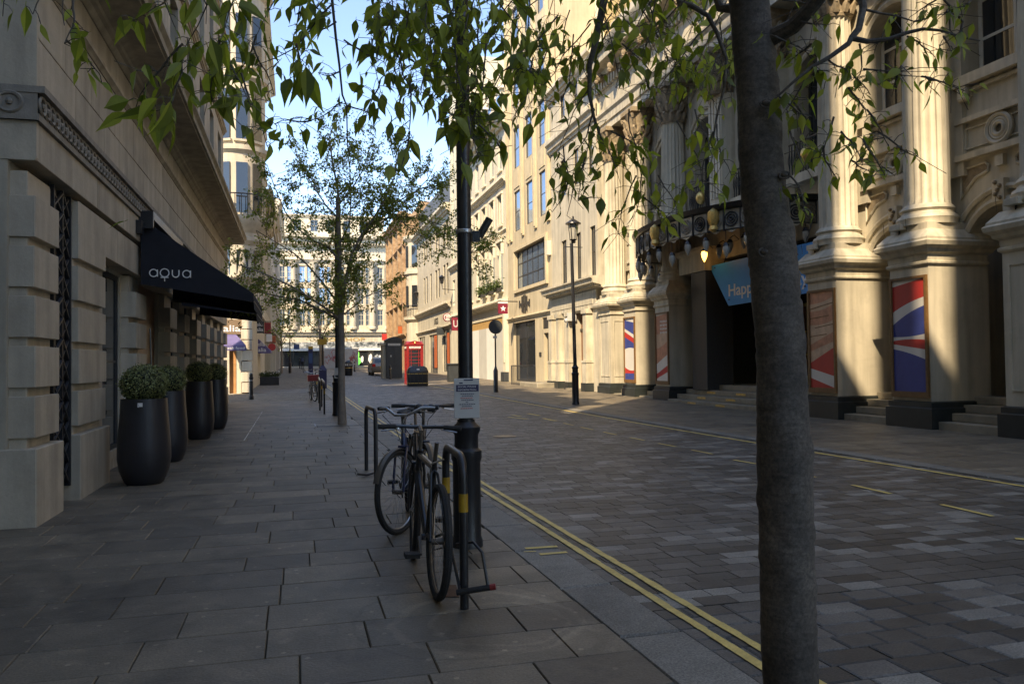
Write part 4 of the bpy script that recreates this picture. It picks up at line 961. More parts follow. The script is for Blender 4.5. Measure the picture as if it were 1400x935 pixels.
gE = [(63.2, 66.6, .7, 4.2), (69.0, 73.5, .5, 4.0), (76, 80, .5, 4.0)]
wall(T, tf, 62.65, 81.5, 0, 14.2, hE+gE, 'cream', .32)
for h in hE: window(T, tf, *h, 1, 2, 'frame_dark', 'glass', -.09)
for h in gE:
    window(T, tf, *h, 3, 1, 'frame_dark', 'glass', -.12, name='shop_window'); b = MB(tf); b.box(h[0]+.1, h[1]-.1, -.3, -.27, h[2], h[3]); b.build('shop_interior', 'shopfront', T, smooth=False)
b = MB(); b.box(12.36, 22, 62.66, 86, 0, 14.1); b.box(13, 21, 63, 86, 14, 17.5); b.build('building_body', 'slate', T, smooth=False)
cornice(T, tf, 62.65, 81.5, moulding(5.9, 6.4, .4), 'cream_trim', 'string_course'); cornice(T, tf, 62.65, 81.5, moulding(4.3, 4.5, .2), 'cream_trim', 'string_course'); cornice(T, tf, 62.65, 81.5, moulding(13.6, 14.3, .6), 'cream_trim')
b = MB(); b.lathe(12.7, 82.2, [(1.6, .6), (1.6, 5.6), (1.9, 5.9), (1.9, 6.2), (1.6, 6.3), (1.6, 10.4), (1.8, 10.6), (1.8, 10.9), (1.6, 11), (1.6, 13.8), (1.9, 14.2), (1.9, 14.5)], 36); b.build('curved_bay', 'cream', T)
for t in (-2.9, -2.2, -1.6):
    for z in (7.2, 11.3):
        cxx = 12.7+1.62*math.cos(t); cyy = 82.2+1.62*math.sin(t); b = MB(); v = Vector((-math.sin(t), math.cos(t), 0))*.30; n_ = Vector((math.cos(t), math.sin(t), 0))*.03
        P = [(cxx-v.x+n_.x, cyy-v.y+n_.y, z), (cxx+v.x+n_.x, cyy+v.y+n_.y, z), (cxx+v.x+n_.x, cyy+v.y+n_.y, z+2.2), (cxx-v.x+n_.x, cyy-v.y+n_.y, z+2.2)]
        b.poly(P); b.poly([(x-n_.x*3, y-n_.y*3, z_) for x, y, z_ in P]); b.build('bay_window', 'glass', T, smooth=False)
b = MB()
for k in range(26):
    t = -PI+.1+(PI*.75)*k/25; b.tube([(12.7+1.95*math.cos(t), 82.2+1.95*math.sin(t), 6.2), (12.7+1.95*math.cos(t), 82.2+1.95*math.sin(t), 7.3)], .025, 4)
b.tube([(12.7+1.95*math.cos(-PI+.1+PI*.75*k/20), 82.2+1.95*math.sin(-PI+.1+PI*.75*k/20), 7.32) for k in range(21)], .04, 5)
b.build('balcony_railing', 'iron', T)
q = WX(581, 437, 11.9); text('UGG', (11.98, 70.6, 4.85), (0, -1, 0), (0, 0, 1), .75, 'black_text', T, width=2.0, bold=.03)
b = MB(tf); b.box(69.9, 71.2, -.10, -.06, 1.0, 3.9); b.build('red_window_print', 'sticker', T, smooth=False)
b = MB(tf); b.box(64.0, 64.9, -.10, -.06, 1.0, 3.9); b.build('red_window_print', 'sticker', T, smooth=False)
for (Y, px, py) in ((61, 604, 376), (80, 569, 398)):
    a = WY(px, py, Y); T2 = thing('wall_lantern', 'black wall lantern on a bracket %s' % ('above the round maroon sign' if Y == 61 else 'beside the curved bay balcony'), 'lamp', (a.x, Y, a.z-.6))
    b = MB(); b.lathe(a.x, Y, [(.03, a.z), (.28, a.z-.18), (.05, a.z-.2)], 8); b.lathe(a.x, Y, [(.2, a.z-.2), (.12, a.z-.65), (.02, a.z-.72)], 6); b.build('lantern', 'iron', T2)
    b = MB(); b.tube([(a.x, Y, a.z-.75), (a.x+.05, Y, a.z-1.1), (12.1, Y, a.z-1.15)], .03, 5); b.build('bracket', 'iron', T2)
T, tf = building('orange terracotta corner building with tall bay windows far down the right side', 86.5, 104, 20.5, 'orange_brick', X=11.6)
hF = [(u, u+1.0, z, z+2.1) for u in (87.6, 89.6, 92.2, 94.2, 96.8, 98.8, 101.2) for z in (5.4, 8.6, 11.8, 15.0)]
wall(T, tf, 86.5, 104, 0, 17.9, hF+[(88, 94, .8, 4), (96, 102, .8, 4)], 'orange_brick', .35)
for h in hF: window(T, tf, *h, 2, 3, 'frame_dark', 'glass', -.12)
b = MB(); b.box(11.96, 22, 86.51, 104, 0, 17.8); b.box(13.6, 21, 88, 103, 17.8, 19.5); b.build('building_body', 'orange_brick', T, smooth=False)
for z in (4.4, 7.8, 11.0, 14.2): cornice(T, tf, 86.5, 104, moulding(z, z+.3, .3), 'orange_brick', 'string_course')
cornice(T, tf, 86.3, 104, moulding(17.2, 18.0, .8), 'orange_brick')
p = MB(tf)
for u in (87.2, 91.2, 95.8, 100.3, 103.2): p.box(u-.15, u+.25, -.02, .3, 4.7, 17.1)
p.build('pilaster_strip', 'orange_brick', T, smooth=False)
T, tf = building('pale stone building beyond the terracotta one at the far end of the right side', 104.5, 118, 19, 'white_stone', X=13.2)
h = [(u, u+1.1, z, z+2.1) for u in (106, 109, 112, 115) for z in (5.4, 8.8, 12.2, 15.2)]
wall(T, tf, 104.5, 118, 0, 19, h, 'white_stone', .3)
for q in h: window(T, tf, *q, 2, 2, 'frame_light', 'glass', -.2)
b = MB(); b.box(13.54, 24, 104.51, 118, 0, 18.9); b.build('building_body', 'white_stone', T, smooth=False)
# big block that stands across the end of the street behind the camera, and frontages beside it
T = thing('street_building', 'tall pale building closing the street behind the viewer', 'building', (4, -45, 0))
hh = [(-11.5+2.6*k, -10.2+2.6*k, 4.5+3.4*j, 6.6+3.4*j) for k in range(14) for j in range(5)]
FNt = lambda u, d, z: (u, -42+d, z)
wall(T, FNt, -14, 26, 0, 23, hh, 'pale_render', .3)
for h in hh: window(T, FNt, *h, 2, 2, 'frame_light', 'glass', -.2)
b = MB(); b.box(-14, 26, -60, -42.4, 0, 22.9); b.build('building_body', 'pale_render', T, smooth=False)

# ------------------------------------------------------------------ the theatre
TH = thing('theatre', 'cream classical theatre with tall fluted columns on pedestals, arches and a glazed iron canopy', 'theatre', (12.9, 18, 0))
tf = FR(12.9); A0, A1 = 5.5, 30.5
PC = [10.62, 13.35, 16.1, 24.55, 27.25, 29.75]; ALLC = [7.9, 10.62, 13.35, 16.1, 18.85, 21.6, 24.55, 27.25, 29.75]
bays = [(a+b_)/2 for a, b_ in zip(ALLC, ALLC[1:])]
def arch_fill(b, tfm, uc, r, zs, ztop, ul, ur, d0, depth, n=14):
    # wall between the arch curve and the rectangle above it, plus the curved reveal
    pts = [(uc+r*math.cos(PI*k/n), zs+r*math.sin(PI*k/n)) for k in range(n+1)]   # from right to left
    for k in range(n):
        (a, z0), (c, z1) = pts[k], pts[k+1]
        b.poly([(a, d0, z0), (c, d0, z1), (c, d0, ztop), (a, d0, ztop)])
        b.poly([(a, d0, z0), (a, d0-depth, z0), (c, d0-depth, z1), (c, d0, z1)])
holes = []; arches = []
for i, u in enumerate(bays):
    ent = 16.1 < u < 24.5
    if not ent:
        holes.append((u-.88, u+.88, .0, 4.32)); arches.append((u, .88, 3.42, 4.32))
    holes.append((u-.86 if not ent else u-.86, u+.86, 6.95 if not ent else 6.3, 9.30)); arches.append((u, .86, 8.42, 9.30))
ebox = (16.9, 23.75, .0, 4.55)
holes.append(ebox)
wl = wall(TH, tf, A0, A1, 0, 14.0, holes, 'cream', .5)
for (u, r, zs, zt) in arches: b = MB(tf); arch_fill(b, tf, u, r, zs, zt, u-r, u+r, 0, .5); b.build('arch_soffit', 'cream', TH, smooth=False)
for (u, r, zs, zt) in arches:
    b = MB(tf)
    for rr, d, w in ((r+.05, .07, .05), (r+.30, .09, .035)):
        b.tube([(u+rr*math.cos(PI*k/18), .03, zs+rr*math.sin(PI*k/18)) for k in range(19)], w+.03, 6)
    b.build('archivolt', 'cream_trim', TH)
for (u, r, zs, zt) in arches:
    if zs < 5:
        b = MB(tf); b.box(u-.13, u+.13, .0, .14, zt+.0, zt+.42); kk = b.build('keystone', 'cream_trim', TH, smooth=False)
        b = MB(tf)
        for j in range(5): b.sphere((u+(-.05, .05, 0, -.05, .05)[j], .15, zt+.06+.075*j), .045, 6, 4)
        b.build('carved_mask', 'capital', kk)
# wall divisions between the columns
def perbay(u0, u1):
    m_ = (u0+u1)/2
    b = MB(tf)
    for (z0, z1, d) in ((5.28, 5.40, .16), (6.02, 6.12, .14), (6.62, 6.68, .08)): b.box(u0+.38, u1-.38, -.02, d, z0, z1)
    b.box(u0+.38, u1-.38, -.02, .20, 6.74, 6.94); b.build('string_course', 'cream_trim', TH, smooth=False)
    b = MB(tf)
    for (z0, z1) in ((5.50, 5.53), (5.89, 5.92)): b.box(u0+.55, u1-.55, 0, .045, z0, z1)
    for s in (u0+.55, u1-.58): b.box(s, s+.03, 0, .045, 5.53, 5.89)
    b.build('panel_moulding', 'cream_trim', TH, smooth=False)
    b = MB(tf)
    for r, w in ((.27, .05), (.19, .03), (.12, .045)): b.tube([(m_+r*math.cos(t*PI/10), .07, 5.71+r*math.sin(t*PI/10)) for t in range(20)], w, 6, closed=True)
    b.build('roundel', 'cream_trim', TH)
    b = MB(tf)
    for s in (u0+.62, u1-.62): b.box(s-.1, s+.1, 0, .18, 6.52, 6.74); b.tube([(s-.1, .12, 6.5), (s+.1, .12, 6.5)], .07, 8)
    b.build('sill_bracket', 'cream_trim', TH)
    # flat spandrel panels in a darker colour beside the arch head
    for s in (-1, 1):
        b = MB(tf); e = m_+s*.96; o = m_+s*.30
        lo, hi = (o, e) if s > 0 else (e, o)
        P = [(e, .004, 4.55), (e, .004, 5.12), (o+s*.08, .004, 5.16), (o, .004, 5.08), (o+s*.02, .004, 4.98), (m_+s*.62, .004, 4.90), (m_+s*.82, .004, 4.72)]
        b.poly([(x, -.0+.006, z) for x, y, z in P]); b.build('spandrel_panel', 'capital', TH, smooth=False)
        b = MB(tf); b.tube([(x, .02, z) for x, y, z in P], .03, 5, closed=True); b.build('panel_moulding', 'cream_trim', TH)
    b = MB(tf); b.box(m_-.09, m_+.09, 0, .1, 5.0, 5.2); b.build('tablet', 'cream_trim', TH, smooth=False)
for a, c in zip(ALLC, ALLC[1:]):
    if not 16 < a < 24.5: perbay(a, c)
    u = (a+c)/2; ent = 16 < a < 24.5
    window(TH, tf, u-.84, u+.84, 6.97 if not ent else 6.32, 9.28, 2, 3, 'frame_dark' if ent else 'frame_light', 'glass', -.38, .09, .06, name='tall_window')
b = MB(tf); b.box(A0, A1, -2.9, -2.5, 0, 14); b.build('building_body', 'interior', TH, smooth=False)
b = MB(); b.box(15.4, 30, -9, A1-.02, 0, 15); b.build('building_body', 'cream', TH, smooth=False)
for u in (7.9, 10.62, 13.35, 24.55, 27.25):
    b = MB(tf); b.box(u+.45, u+.50, -2.5, -.5, 0, 4.6); b.build('lobby_partition', 'cream', TH, smooth=False)
# entablature
cornice(TH, FR(12.5), A0, A1+.4, [(-.3, 10.72), (.36, 10.72), (.36, 11.0), (.42, 11.02), (.42, 11.3), (.50, 11.4), (.50, 11.5), (.36, 11.52), (.36, 12.25), (.40, 12.3), (.40, 12.34), (-.3, 12.36)], 'cream_trim', 'architrave')
b = MB(FR(12.5))
k = 0; u = A0+.1
while u < A1+.2: b.box(u, u+.13, -.1, .52, 12.36, 12.72); u += .26
b.build('dentil_course', 'cream_trim', TH, smooth=False)
cornice(TH, FR(12.5), A0, A1+.7, [(-.3, 12.34), (.40, 12.36), (.42, 12.74), (.56, 12.78), (.62, 12.98), (1.0, 13.05), (1.02, 13.3), (1.12, 13.4), (1.18, 13.62), (-.3, 13.7)], 'cream_trim', 'cornice')
for u in [A0+.8+1.37*k for k in range(18)]:
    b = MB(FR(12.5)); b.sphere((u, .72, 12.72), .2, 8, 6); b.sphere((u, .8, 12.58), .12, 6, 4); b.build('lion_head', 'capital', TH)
wall(TH, FR(12.7), A0, A1, 13.65, 15.4, [], 'cream', .3, 'parapet')
# raking gable over the middle bays
b = MB(); b.prism([(15.2, 15.38), (25.8, 15.38), (20.5, 17.6)], 0, 12.6, 14.0); b.build('pediment', 'cream', TH, smooth=False)
# piers, columns
def fluted(cx, cy, z0, z1, r0, r1, n=20):
    b = MB(); seg = n*4; rings = []
    for (r, z, fl) in ((r0*1.02, z0, 0), (r0, z0+.12, 1), ((r0*.99+r1*.01), z0+(z1-z0)*.33, 1), (r1, z1-.08, 1), (r1*1.02, z1, 0)):
        ring = []
        for k in range(seg):
            t = 2*PI*k/seg; q = (k % 4); rr = r*(1 - (.075 if q in (1, 2) and fl else 0)) if q != 3 else r*(1-(.045 if fl else 0))
            rr = r*(1-fl*(0, .085, .12, .085)[q]); ring.append(b.p(cx+rr*math.cos(t), cy+rr*math.sin(t), z))
        rings.append(ring)
    for a, c in zip(rings, rings[1:]):
        for k in range(seg): b.face(a[k], a[(k+1) % seg], c[(k+1) % seg], c[k])
    return b
def sq(b, x0, x1, y0, y1, prof):
    for (e0, z0), (e1, z1) in zip(prof, prof[1:]):
        b.frust((x0-e0, x1+e0, y0-e0, y1+e0, z0), (x0-e1, x1+e1, y0-e1, y1+e1, z1))
XP0, XP1 = 11.92, 13.3
fmesh = None
def column(u):
    global fmesh, bmesh_, cmesh, lmesh
    if fmesh is None:
        q = MB(); 
        fb = fluted(0, 0, 4.46, 9.42, .43, .37); fmesh = fb.mesh('column_shaft', 'cream_trim')
        q.lathe(0, 0, [(.56, 4.05), (.56, 4.13), (.585, 4.18), (.56, 4.24), (.50, 4.27), (.48, 4.32), (.52, 4.37), (.49, 4.42), (.44, 4.47)], 28); bmesh_ = q.mesh('column_base', 'cream_trim')
        c = MB(); c.lathe(0, 0, [(.40, 9.40), (.42, 9.47), (.38, 9.5), (.40, 10.1), (.50, 10.5), (.54, 10.56)], 20)
        c.box(-.52, .52, -.52, .52, 10.56, 10.72)
        rg = random.Random(2)
        for row, (z, r, nn) in enumerate(((9.62, .43, 12), (9.92, .47, 12), (10.2, .50, 8))):
            for k in range(nn):
                t = 2*PI*(k+.5*(row % 2))/nn; x, y = r*math.cos(t), r*math.sin(t)
                c.tube([(x*.93, y*.93, z-.14), (x*1.06, y*1.06, z+.02), (x*1.22, y*1.22, z+.12), (x*1.25, y*1.25, z+.05)], [.07, .085, .05, .025], 5)
        for k in range(4):
            t = PI/4+k*PI/2; x, y = .60*math.cos(t), .60*math.sin(t)
            c.tube([(x*.7, y*.7, 10.2), (x, y, 10.42), (x*1.15, y*1.15, 10.45), (x*1.08, y*1.08, 10.33)], [.06, .07, .07, .05], 6)
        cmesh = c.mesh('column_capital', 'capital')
    s = share('column_shaft', fmesh, TH, (12.42, u, 0)); share('column_base', bmesh_, TH, (12.42, u, 0)); share('column_capital', cmesh, TH, (12.42, u, 0))
for u in ALLC: 
    if u not in (18.85, 21.6): column(u)
    b = MB(tf); b.box(u-.55, u+.55, -.02, .10, 5.0, 10.7); b.build('pilaster_backing', 'cream', TH, smooth=False)
for u in (18.85, 21.6):      # flat pilasters with carved heads over the entrance
    b = MB(tf); b.box(u-.38, u+.38, .0, .55, 6.1, 9.45); 
    for k in range(4): b.box(u-.32+.17*k, u-.22+.17*k, .548, .59, 6.3, 9.3)
    b.build('pilaster', 'cream_trim', TH, smooth=False)
    share('column_capital', cmesh, TH, (12.42, u, 0))
for u in [7.9]+PC:
    y0, y1 = u-.52, u+.52
    if u == 29.75: y0 = u-.62
    b = MB(); b.box(XP0, XP1, y0, y1, .5, 3.3); pr = b.build('pier', 'cream', TH, smooth=False)
    b = MB(); sq(b, XP0, XP1, y0, y1, [(.10, -.1), (.10, .40), (.06, .42), (.06, .52), (.0, .54)]); b.build('plinth', 'black_plinth', TH, smooth=False)
    b = MB(); sq(b, XP0, XP1, y0, y1, [(.015, 3.2), (.05, 3.24), (.05, 3.28), (.02, 3.3), (.03, 3.42), (.10, 3.46), (.12, 3.52), (.20, 3.58), (.22, 3.66), (.17, 3.70), (.17, 3.74)])
    b.frust((XP0-.17, XP1+.17, y0-.17, y1+.17, 3.74), (XP0-.02, XP1, y0-.02, y1+.02, 3.92)); b.box(XP0+.02, XP1-.1, y0+.02, y1-.02, 3.92, 4.06)
    b.build('pier_cap', 'cream_trim', TH, smooth=False)
    b = MB()
    for k in range(14): b.sphere((XP0-.03, y0+.06+.07*k, 3.27), .026, 5, 4); b.sphere((XP0+.05+.09*k, y0-.03, 3.27), .026, 5, 4)
    b.build('bead_moulding', 'cream_trim', TH)
    if u in (10.62, 29.75):      # sunk panel frame on the side that faces the camera
        b = MB()
        for (x0, x1, z0, z1) in ((XP0+.14, XP0+.17, .8, 3.0), (XP1-.25, XP1-.22, .8, 3.0), (XP0+.17, XP1-.25, .8, .83), (XP0+.17, XP1-.25, 2.97, 3.0)): b.box(x0, x1, y0-.02, y0, z0, z1)
        for (a_, c_, z0, z1) in ((y0+.12, y0+.15, .8, 3.0), (y1-.15, y1-.12, .8, 3.0), (y0+.15, y1-.15, .8, .83), (y0+.15, y1-.15, 2.97, 3.0)): b.box(XP0-.02, XP0, a_, c_, z0, z1)
        b.build('panel_moulding', 'cream_trim', TH, smooth=False)
# flood lamps on the pier caps
for i, (u, w) in enumerate(((16.1, 'the pier left of the nearest steps'), (13.35, 'the pier with the blue and red poster'), (10.62, 'the rightmost pier'))):
    T2 = thing('flood_lamp', 'small cream box lamp on the cap of %s' % w, 'lamp', (11.95, u-.1, 3.92))
    b = MB(); b.box(11.78, 12.02, u+.05, u+.35, 3.98, 4.10); b.build('lamp_housing', 'cream_trim', T2, smooth=False, bevel=.01)
    b = MB(); b.tube([(11.9, u+.2, 3.9), (11.9, u+.2, 4.0)], .02, 5); b.tube([(11.72, u+.42, 3.9), (11.70, u+.42, 4.15)], .006, 4); b.tube([(11.72, u-.2, 3.9), (11.70, u-.2, 4.15)], .006, 4); b.build('bracket', 'iron', T2)
# doors and steps behind the piers
for i, u in enumerate(bays):
    if 16.1 < u < 24.5: continue
    b = MB(tf); b.box(u-.88, u+.88, -2.48, -2.42, .62, 3.2); dr = b.build('door', 'door_wood' if u > 13 else 'frame_dark', TH, smooth=False)
    for k in range(4): 
        b = MB(); b.box(11.98+.32*k+.0, 13.6, u-.84, u+.84, -.05 if k == 0 else .155*k, .155*(k+1)-.004)
        b.build('step', 'step', TH, smooth=False, bevel=.012)
    b = MB(); b.box(13.3, 15.4, u-.9, u+.9, .0, .616); b.build('landing', 'step', TH, smooth=False)
    b = MB(); b.box(13.45, 15.4, u-.9, u+.9, 4.34, 4.4); b.build('lobby_ceiling', 'cream', TH, smooth=False)
# main entrance: recess lined with black granite, brass doors, wide steps
b = MB(); b.box(13.42, 15.35, 23.72, 23.78, 0, 4.55); b.box(13.42, 15.35, 16.86, 16.92, 0, 4.55); b.box(15.28, 15.38, 16.9, 23.75, 0, 4.55); b.build('entrance_lining', 'granite_black', TH, smooth=False)
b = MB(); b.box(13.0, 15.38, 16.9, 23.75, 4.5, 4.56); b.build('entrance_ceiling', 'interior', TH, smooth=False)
b = MB(); b.box(12.35, 13.3, 22.35, 23.3, .45, 4.2); b.build('granite_pilaster', 'granite_black', TH, smooth=False, bevel=.02)
b = MB(); b.box(12.30, 13.3, 22.3, 24.0, 4.2, 4.75); sq(b, 12.3, 13.3, 22.3, 24.0, [(0.02, 4.75), (.1, 4.85), (.1, 4.95)]); b.build('pilaster_cap', 'cream_trim', TH, smooth=False)
for k in range(6):
    u = 17.4+1.03*k; b = MB(); b.box(15.05, 15.27, u, u+.97, .62, 3.1); dr = b.build('brass_door', 'door_wood', TH, smooth=False)
    b = MB()
    for (a_, c_, z0, z1) in ((0, .07, .62, 3.1), (.9, .97, .62, 3.1), (.07, .9, .62, .9), (.07, .9, 3.0, 3.1), (.07, .9, 1.5, 1.56), (.07, .9, 2.2, 2.26), (.45, .5, .9, 3.0)): b.box(15.0, 15.05, u+a_, u+c_, z0+.001, z1-.001)
    b.build('door_frame', 'brass', dr, smooth=False)
for k in range(4):
    b = MB(); b.box(11.75+.34*k, 15.2, 16.75, 23.9+.0, -.05 if k == 0 else .155*k, .155*(k+1)-.004); st = b.build('step', 'step', TH, smooth=False, bevel=.012)
b = MB()
for k in range(3):
    for u in (17.8, 20.3, 22.0): b.box(11.742+.34*k, 11.75+.34*k, u, u+.5, .05+.155*k, .11+.155*k)
b.build('step_vent', 'brass', TH, smooth=False)
# blue banner over the doors
T2 = thing('banner', 'bright blue tapering banner with white birthday lettering hung over the theatre entrance', 'banner', (12.55, 19.5, 3.0))
P = [(22.45, 4.34), (16.85, 4.34), (17.45, 3.07), (21.35, 3.02)]
b = MB(FR(12.6)); b.prism([(u, z) for u, z in P], 1, 0, .05); b.build('banner_board', 'blue_banner', T2, smooth=False)
text('Happy Birthday', (12.545, 21.35, 3.30), (0, -1, 0), (0, 0, 1), .50, 'lettering', T2, width=3.85, bold=.012)
b = MB(FR(12.6)); 
for (u, z) in ((22.1, 4.25), (21.3, 3.2), (17.6, 3.25), (17.1, 4.22), (18.4, 3.9), (17.9, 4.1), (18.2, 3.5)): b.box(u-.03, u+.03, .05, .065, z-.02, z+.02)
b.build('banner_fixing', 'navy', T2, smooth=False)
b = MB(); b.tube([(12.9, 17.6, 5.2), (12.58, 17.6, 4.34)], .02, 5); b.tube([(12.9, 21.6, 5.2), (12.58, 21.6, 4.34)], .02, 5); b.build('banner_rod', 'iron', T2)
# balconies above the canopy
for u in (17.45, 20.2, 22.95):
    T2 = TH; b = MB(tf)
    for k in range(15):
        v = u-.8+1.6*k/14; b.tube([(v, .28, 6.2), (v, .28, 7.0)], .015, 4); b.tube([(v, .28, 6.35), (v+.06, .28, 6.6), (v, .28, 6.85)], .012, 4)
    b.tube([(u-.82, .28, 7.02), (u+.82, .28, 7.02)], .025, 5); b.tube([(u-.82, .28, 6.2), (u+.82, .28, 6.2)], .02, 5)
    for s in (-.82, .82):
        for k in range(3): b.tube([(u+s, .0+.1*k, 6.2), (u+s, .0+.1*k, 7.0)], .015, 4)
    rl = b.build('balcony_railing', 'iron', TH)
    b = MB(tf); b.sphere((u, .32, 6.6), .17, 10, 8, 1.25); b.build('gilt_emblem', 'gold', rl)
    b = MB(tf); b.box(u-.95, u+.95, -.02, .36, 5.95, 6.19); b.build('balcony_slab', 'cream_trim', TH, smooth=False)
# ------------------------------------------------------------------ posters on the piers
def poster(u, label, kind):
    T = thing('framed_poster', label, 'poster', (11.88, u, .55)); tfp = FR(XP0)
    y0, y1, z0, z1 = u-.50, u+.50, .60, 3.02
    b = MB(tfp)
    b.box(y0, y1, 0, .05, z0, z0+.12); b.box(y0, y1, 0, .05, z1-.05, z1); b.box(y0, y0+.06, 0, .05, z0+.12, z1-.05); b.box(y1-.06, y1, 0, .05, z0+.12, z1-.05)
    b.build('frame', 'wood', T, smooth=False)
    a, c, e, g = y0+.06, y1-.06, z0+.12, z1-.05; W = c-a; H = g-e; N = 12
    def q(s, v): return (c-s*W, .02, g-v*H)          # s: 0 = far (left in view) edge, v: 0 = top
    def bandf(f0, f1, m, lift):
        b = MB(tfp)
        for k in range(N):
            s0, s1 = k/N, (k+1)/N
            v = [max(0, min(1, f)) for f in (f0(s0), f0(s1), f1(s1), f1(s0))]
            b.poly([(q(s0, v[0])[0], lift, q(s0, v[0])[2]), (q(s1, v[1])[0], lift, q(s1, v[1])[2]), (q(s1, v[2])[0], lift, q(s1, v[2])[2]), (q(s0, v[3])[0], lift, q(s0, v[3])[2])])
        b.build('poster_print', m, T, smooth=False)
    L = lambda a_, b_, k_=0: (lambda s: a_+(b_-a_)*s+k_*4*s*(1-s))
    if kind == 0:      # waving flag in close up
        fs = [L(-.01, -.01), L(.055, .0), L(.285, .165, -.015), L(.40, .24, -.02), L(.51, .49, .01), L(.545, .545, -.01), L(.575, .63, -.0), L(.62, .72, -.01), L(1.01, 1.01)]
        cs = ['p_white', 'p_red', 'p_white', 'p_blue', 'p_white', 'p_red', 'p_white', 'p_blue']
    elif kind == 1:    # faded stone scene with flag below
        fs = [L(-.01, -.01), L(.12, .06, .02), L(.20, .14, .02), L(.34, .30, .02), L(.55, .42), L(.62, .52), L(.74, .58), L(.80, .88), L(.90, 1.0), L(1.01, 1.01)]
        cs = ['p_salmon', 'p_peach', 'p_salmon', 'p_peach', 'p_salmon', 'p_peach', 'p_red', 'p_white', 'p_red']
    elif kind == 2:
        fs = [L(-.01, -.01), L(.02, .08), L(.16, .28), L(.21, .34), L(.30, .42), L(.40, .44, -.01), L(.50, .50, -.02), L(.80, .84, .03), L(.90, .90), L(1.01, 1.01)]
        cs = ['p_white', 'p_blue', 'p_white', 'p_red', 'p_blue', 'p_blue', 'p_white', 'p_red', 'p_white']; cs[8] = 'p_blue'
    else:
        fs = [L(-.01, -.01), L(.03, .0), L(.30, .28), L(.52, .40, .02), L(.62, .52), L(.75, .60), L(.90, .76), L(.97, .86), L(1.01, 1.01)]
        cs = ['p_salmon', 'p_peach', 'p_white', 'p_salmon', 'p_white', 'p_blue', 'p_red', 'p_white']
        cs = ['p_white', 'p_salmon', 'p_peach', 'p_salmon', 'p_salmon', 'p_white', 'p_red', 'p_white']
    for k, m in enumerate(cs): bandf(fs[k], fs[k+1], m, .012+.0006*k)
    if kind == 1:
        for (s0, v0, s1, v1) in ((.0, .17, 1, .12), (0, .27, .8, .25), (.2, .37, 1, .34), (0, .46, .7, .44)):
            b = MB(tfp); A = q(s0, v0); B = q(s1, v1); b.poly([(A[0], .0185, A[2]), (B[0], .0185, B[2]), (B[0], .0185, B[2]-.02), (A[0], .0185, A[2]-.02)]); b.build('print_line', 'wood', T, smooth=False)
    if kind == 3:
        b = MB(tfp)
        for r in range(4):
            for k in range(5): 
                A = q(.35+.13*k, .10+.055*r); b.poly([(A[0], .0185, A[2]), (A[0]-.08, .0185, A[2]), (A[0]-.08, .0185, A[2]-.05-.02*((k+r) % 2)), (A[0], .0185, A[2]-.07)])
        b.build('print_lettering', 'p_white', T, smooth=False)
poster(13.35, 'framed poster of red, white and blue waves on the pier right of the tree trunk', 0)
poster(16.1, 'framed faded salmon poster with a red patch at its foot right behind the tree trunk', 1)
poster(27.25, 'framed blue, white and red poster on the pier farthest left of the theatre entrance', 2)
poster(24.55, 'framed poster of salmon tones with white print on the pier left of the entrance', 3)

# ------------------------------------------------------------------ glazed iron canopy
T = thing('iron_canopy', 'curved black iron and glass canopy over the theatre entrance hung with pendant lamps', 'canopy', (12.9, 22.2, 5.0))
CCX, CCY, AX, AY, ZR = 12.9, 21.9, 2.35, 4.3, 5.52
def ce(t, k=1.0): return (CCX-AX*k*math.sin(t), CCY-AY*k*math.cos(t))
NS = 40
b = MB()
for i in range(NS):
    t0, t1 = PI*i/NS, PI*(i+1)/NS
    for (k0, z0, k1, z1) in ((1.0, ZR-.10, 1.04, ZR-.06), (1.04, ZR-.06, 1.06, ZR+.06), (1.06, ZR+.06, 1.0, ZR+.10), (1.0, ZR+.10, .97, ZR+.02), (.97, ZR+.02, 1.0, ZR-.10)):
        (a, b0), (c, d) = ce(t0, k0), ce(t0, k1); (e, f), (g, h) = ce(t1, k0), ce(t1, k1)
        b.poly([(a, b0, z0), (e, f, z0), (g, h, z1), (c, d, z1)])
b.build('canopy_rim', 'iron', T)
b = MB()
for i in range(NS):
    t0, t1 = PI*i/NS, PI*(i+1)/NS; a, c = ce(t0, .98), ce(t1, .98); b.poly([(a[0], a[1], ZR-.02), (c[0], c[1], ZR-.02), (CCX, CCY+(c[1]-CCY)*.6, ZR+.3), (CCX, CCY+(a[1]-CCY)*.6, ZR+.3)])
b.build('canopy_roof', 'signgrey', T)
nf = 22; gm = {}
for i in range(nf):
    t0, t1 = PI*(i+.04)/nf, PI*(i+.96)/nf; (a, c), (e, f) = ce(t0), ce(t1); tm = (t0+t1)/2; mx, my = (a+e)/2, (c+f)/2
    b = MB(); b.poly([(a, c, ZR-.10), (e, f, ZR-.10), (e, f, ZR-.62), ((a+e)/2, (c+f)/2, ZR-.72), (a, c, ZR-.62)]); 
    p = b.build('glass_panel', 'lampglass', T, smooth=False)
    d = Vector((e-a, f-c, 0)).normalized(); nn = Vector((d.y, -d.x, 0)); 
    if nn.x > 0: nn = -nn
    b = MB()
    for r, w in ((.19, .022), (.12, .018), (.05, .03)):
        b.tube([(mx+d.x*r*math.cos(s*PI/7)+nn.x*.03, my+d.y*r*math.cos(s*PI/7)+nn.y*.03, ZR-.36+r*math.sin(s*PI/7)) for s in range(14)], w, 5, closed=True)
    b.build('rosette', 'grille' if i % 2 else 'relief', p)
b = MB()
for i in range(nf+1):
    a, c = ce(PI*i/nf, 1.01); b.tube([(a, c, ZR-.05), (a, c, ZR-.66)], .028, 5)
b.tube([(*ce(PI*i/NS, 1.0), ZR-.63) for i in range(NS+1)], .02, 5)
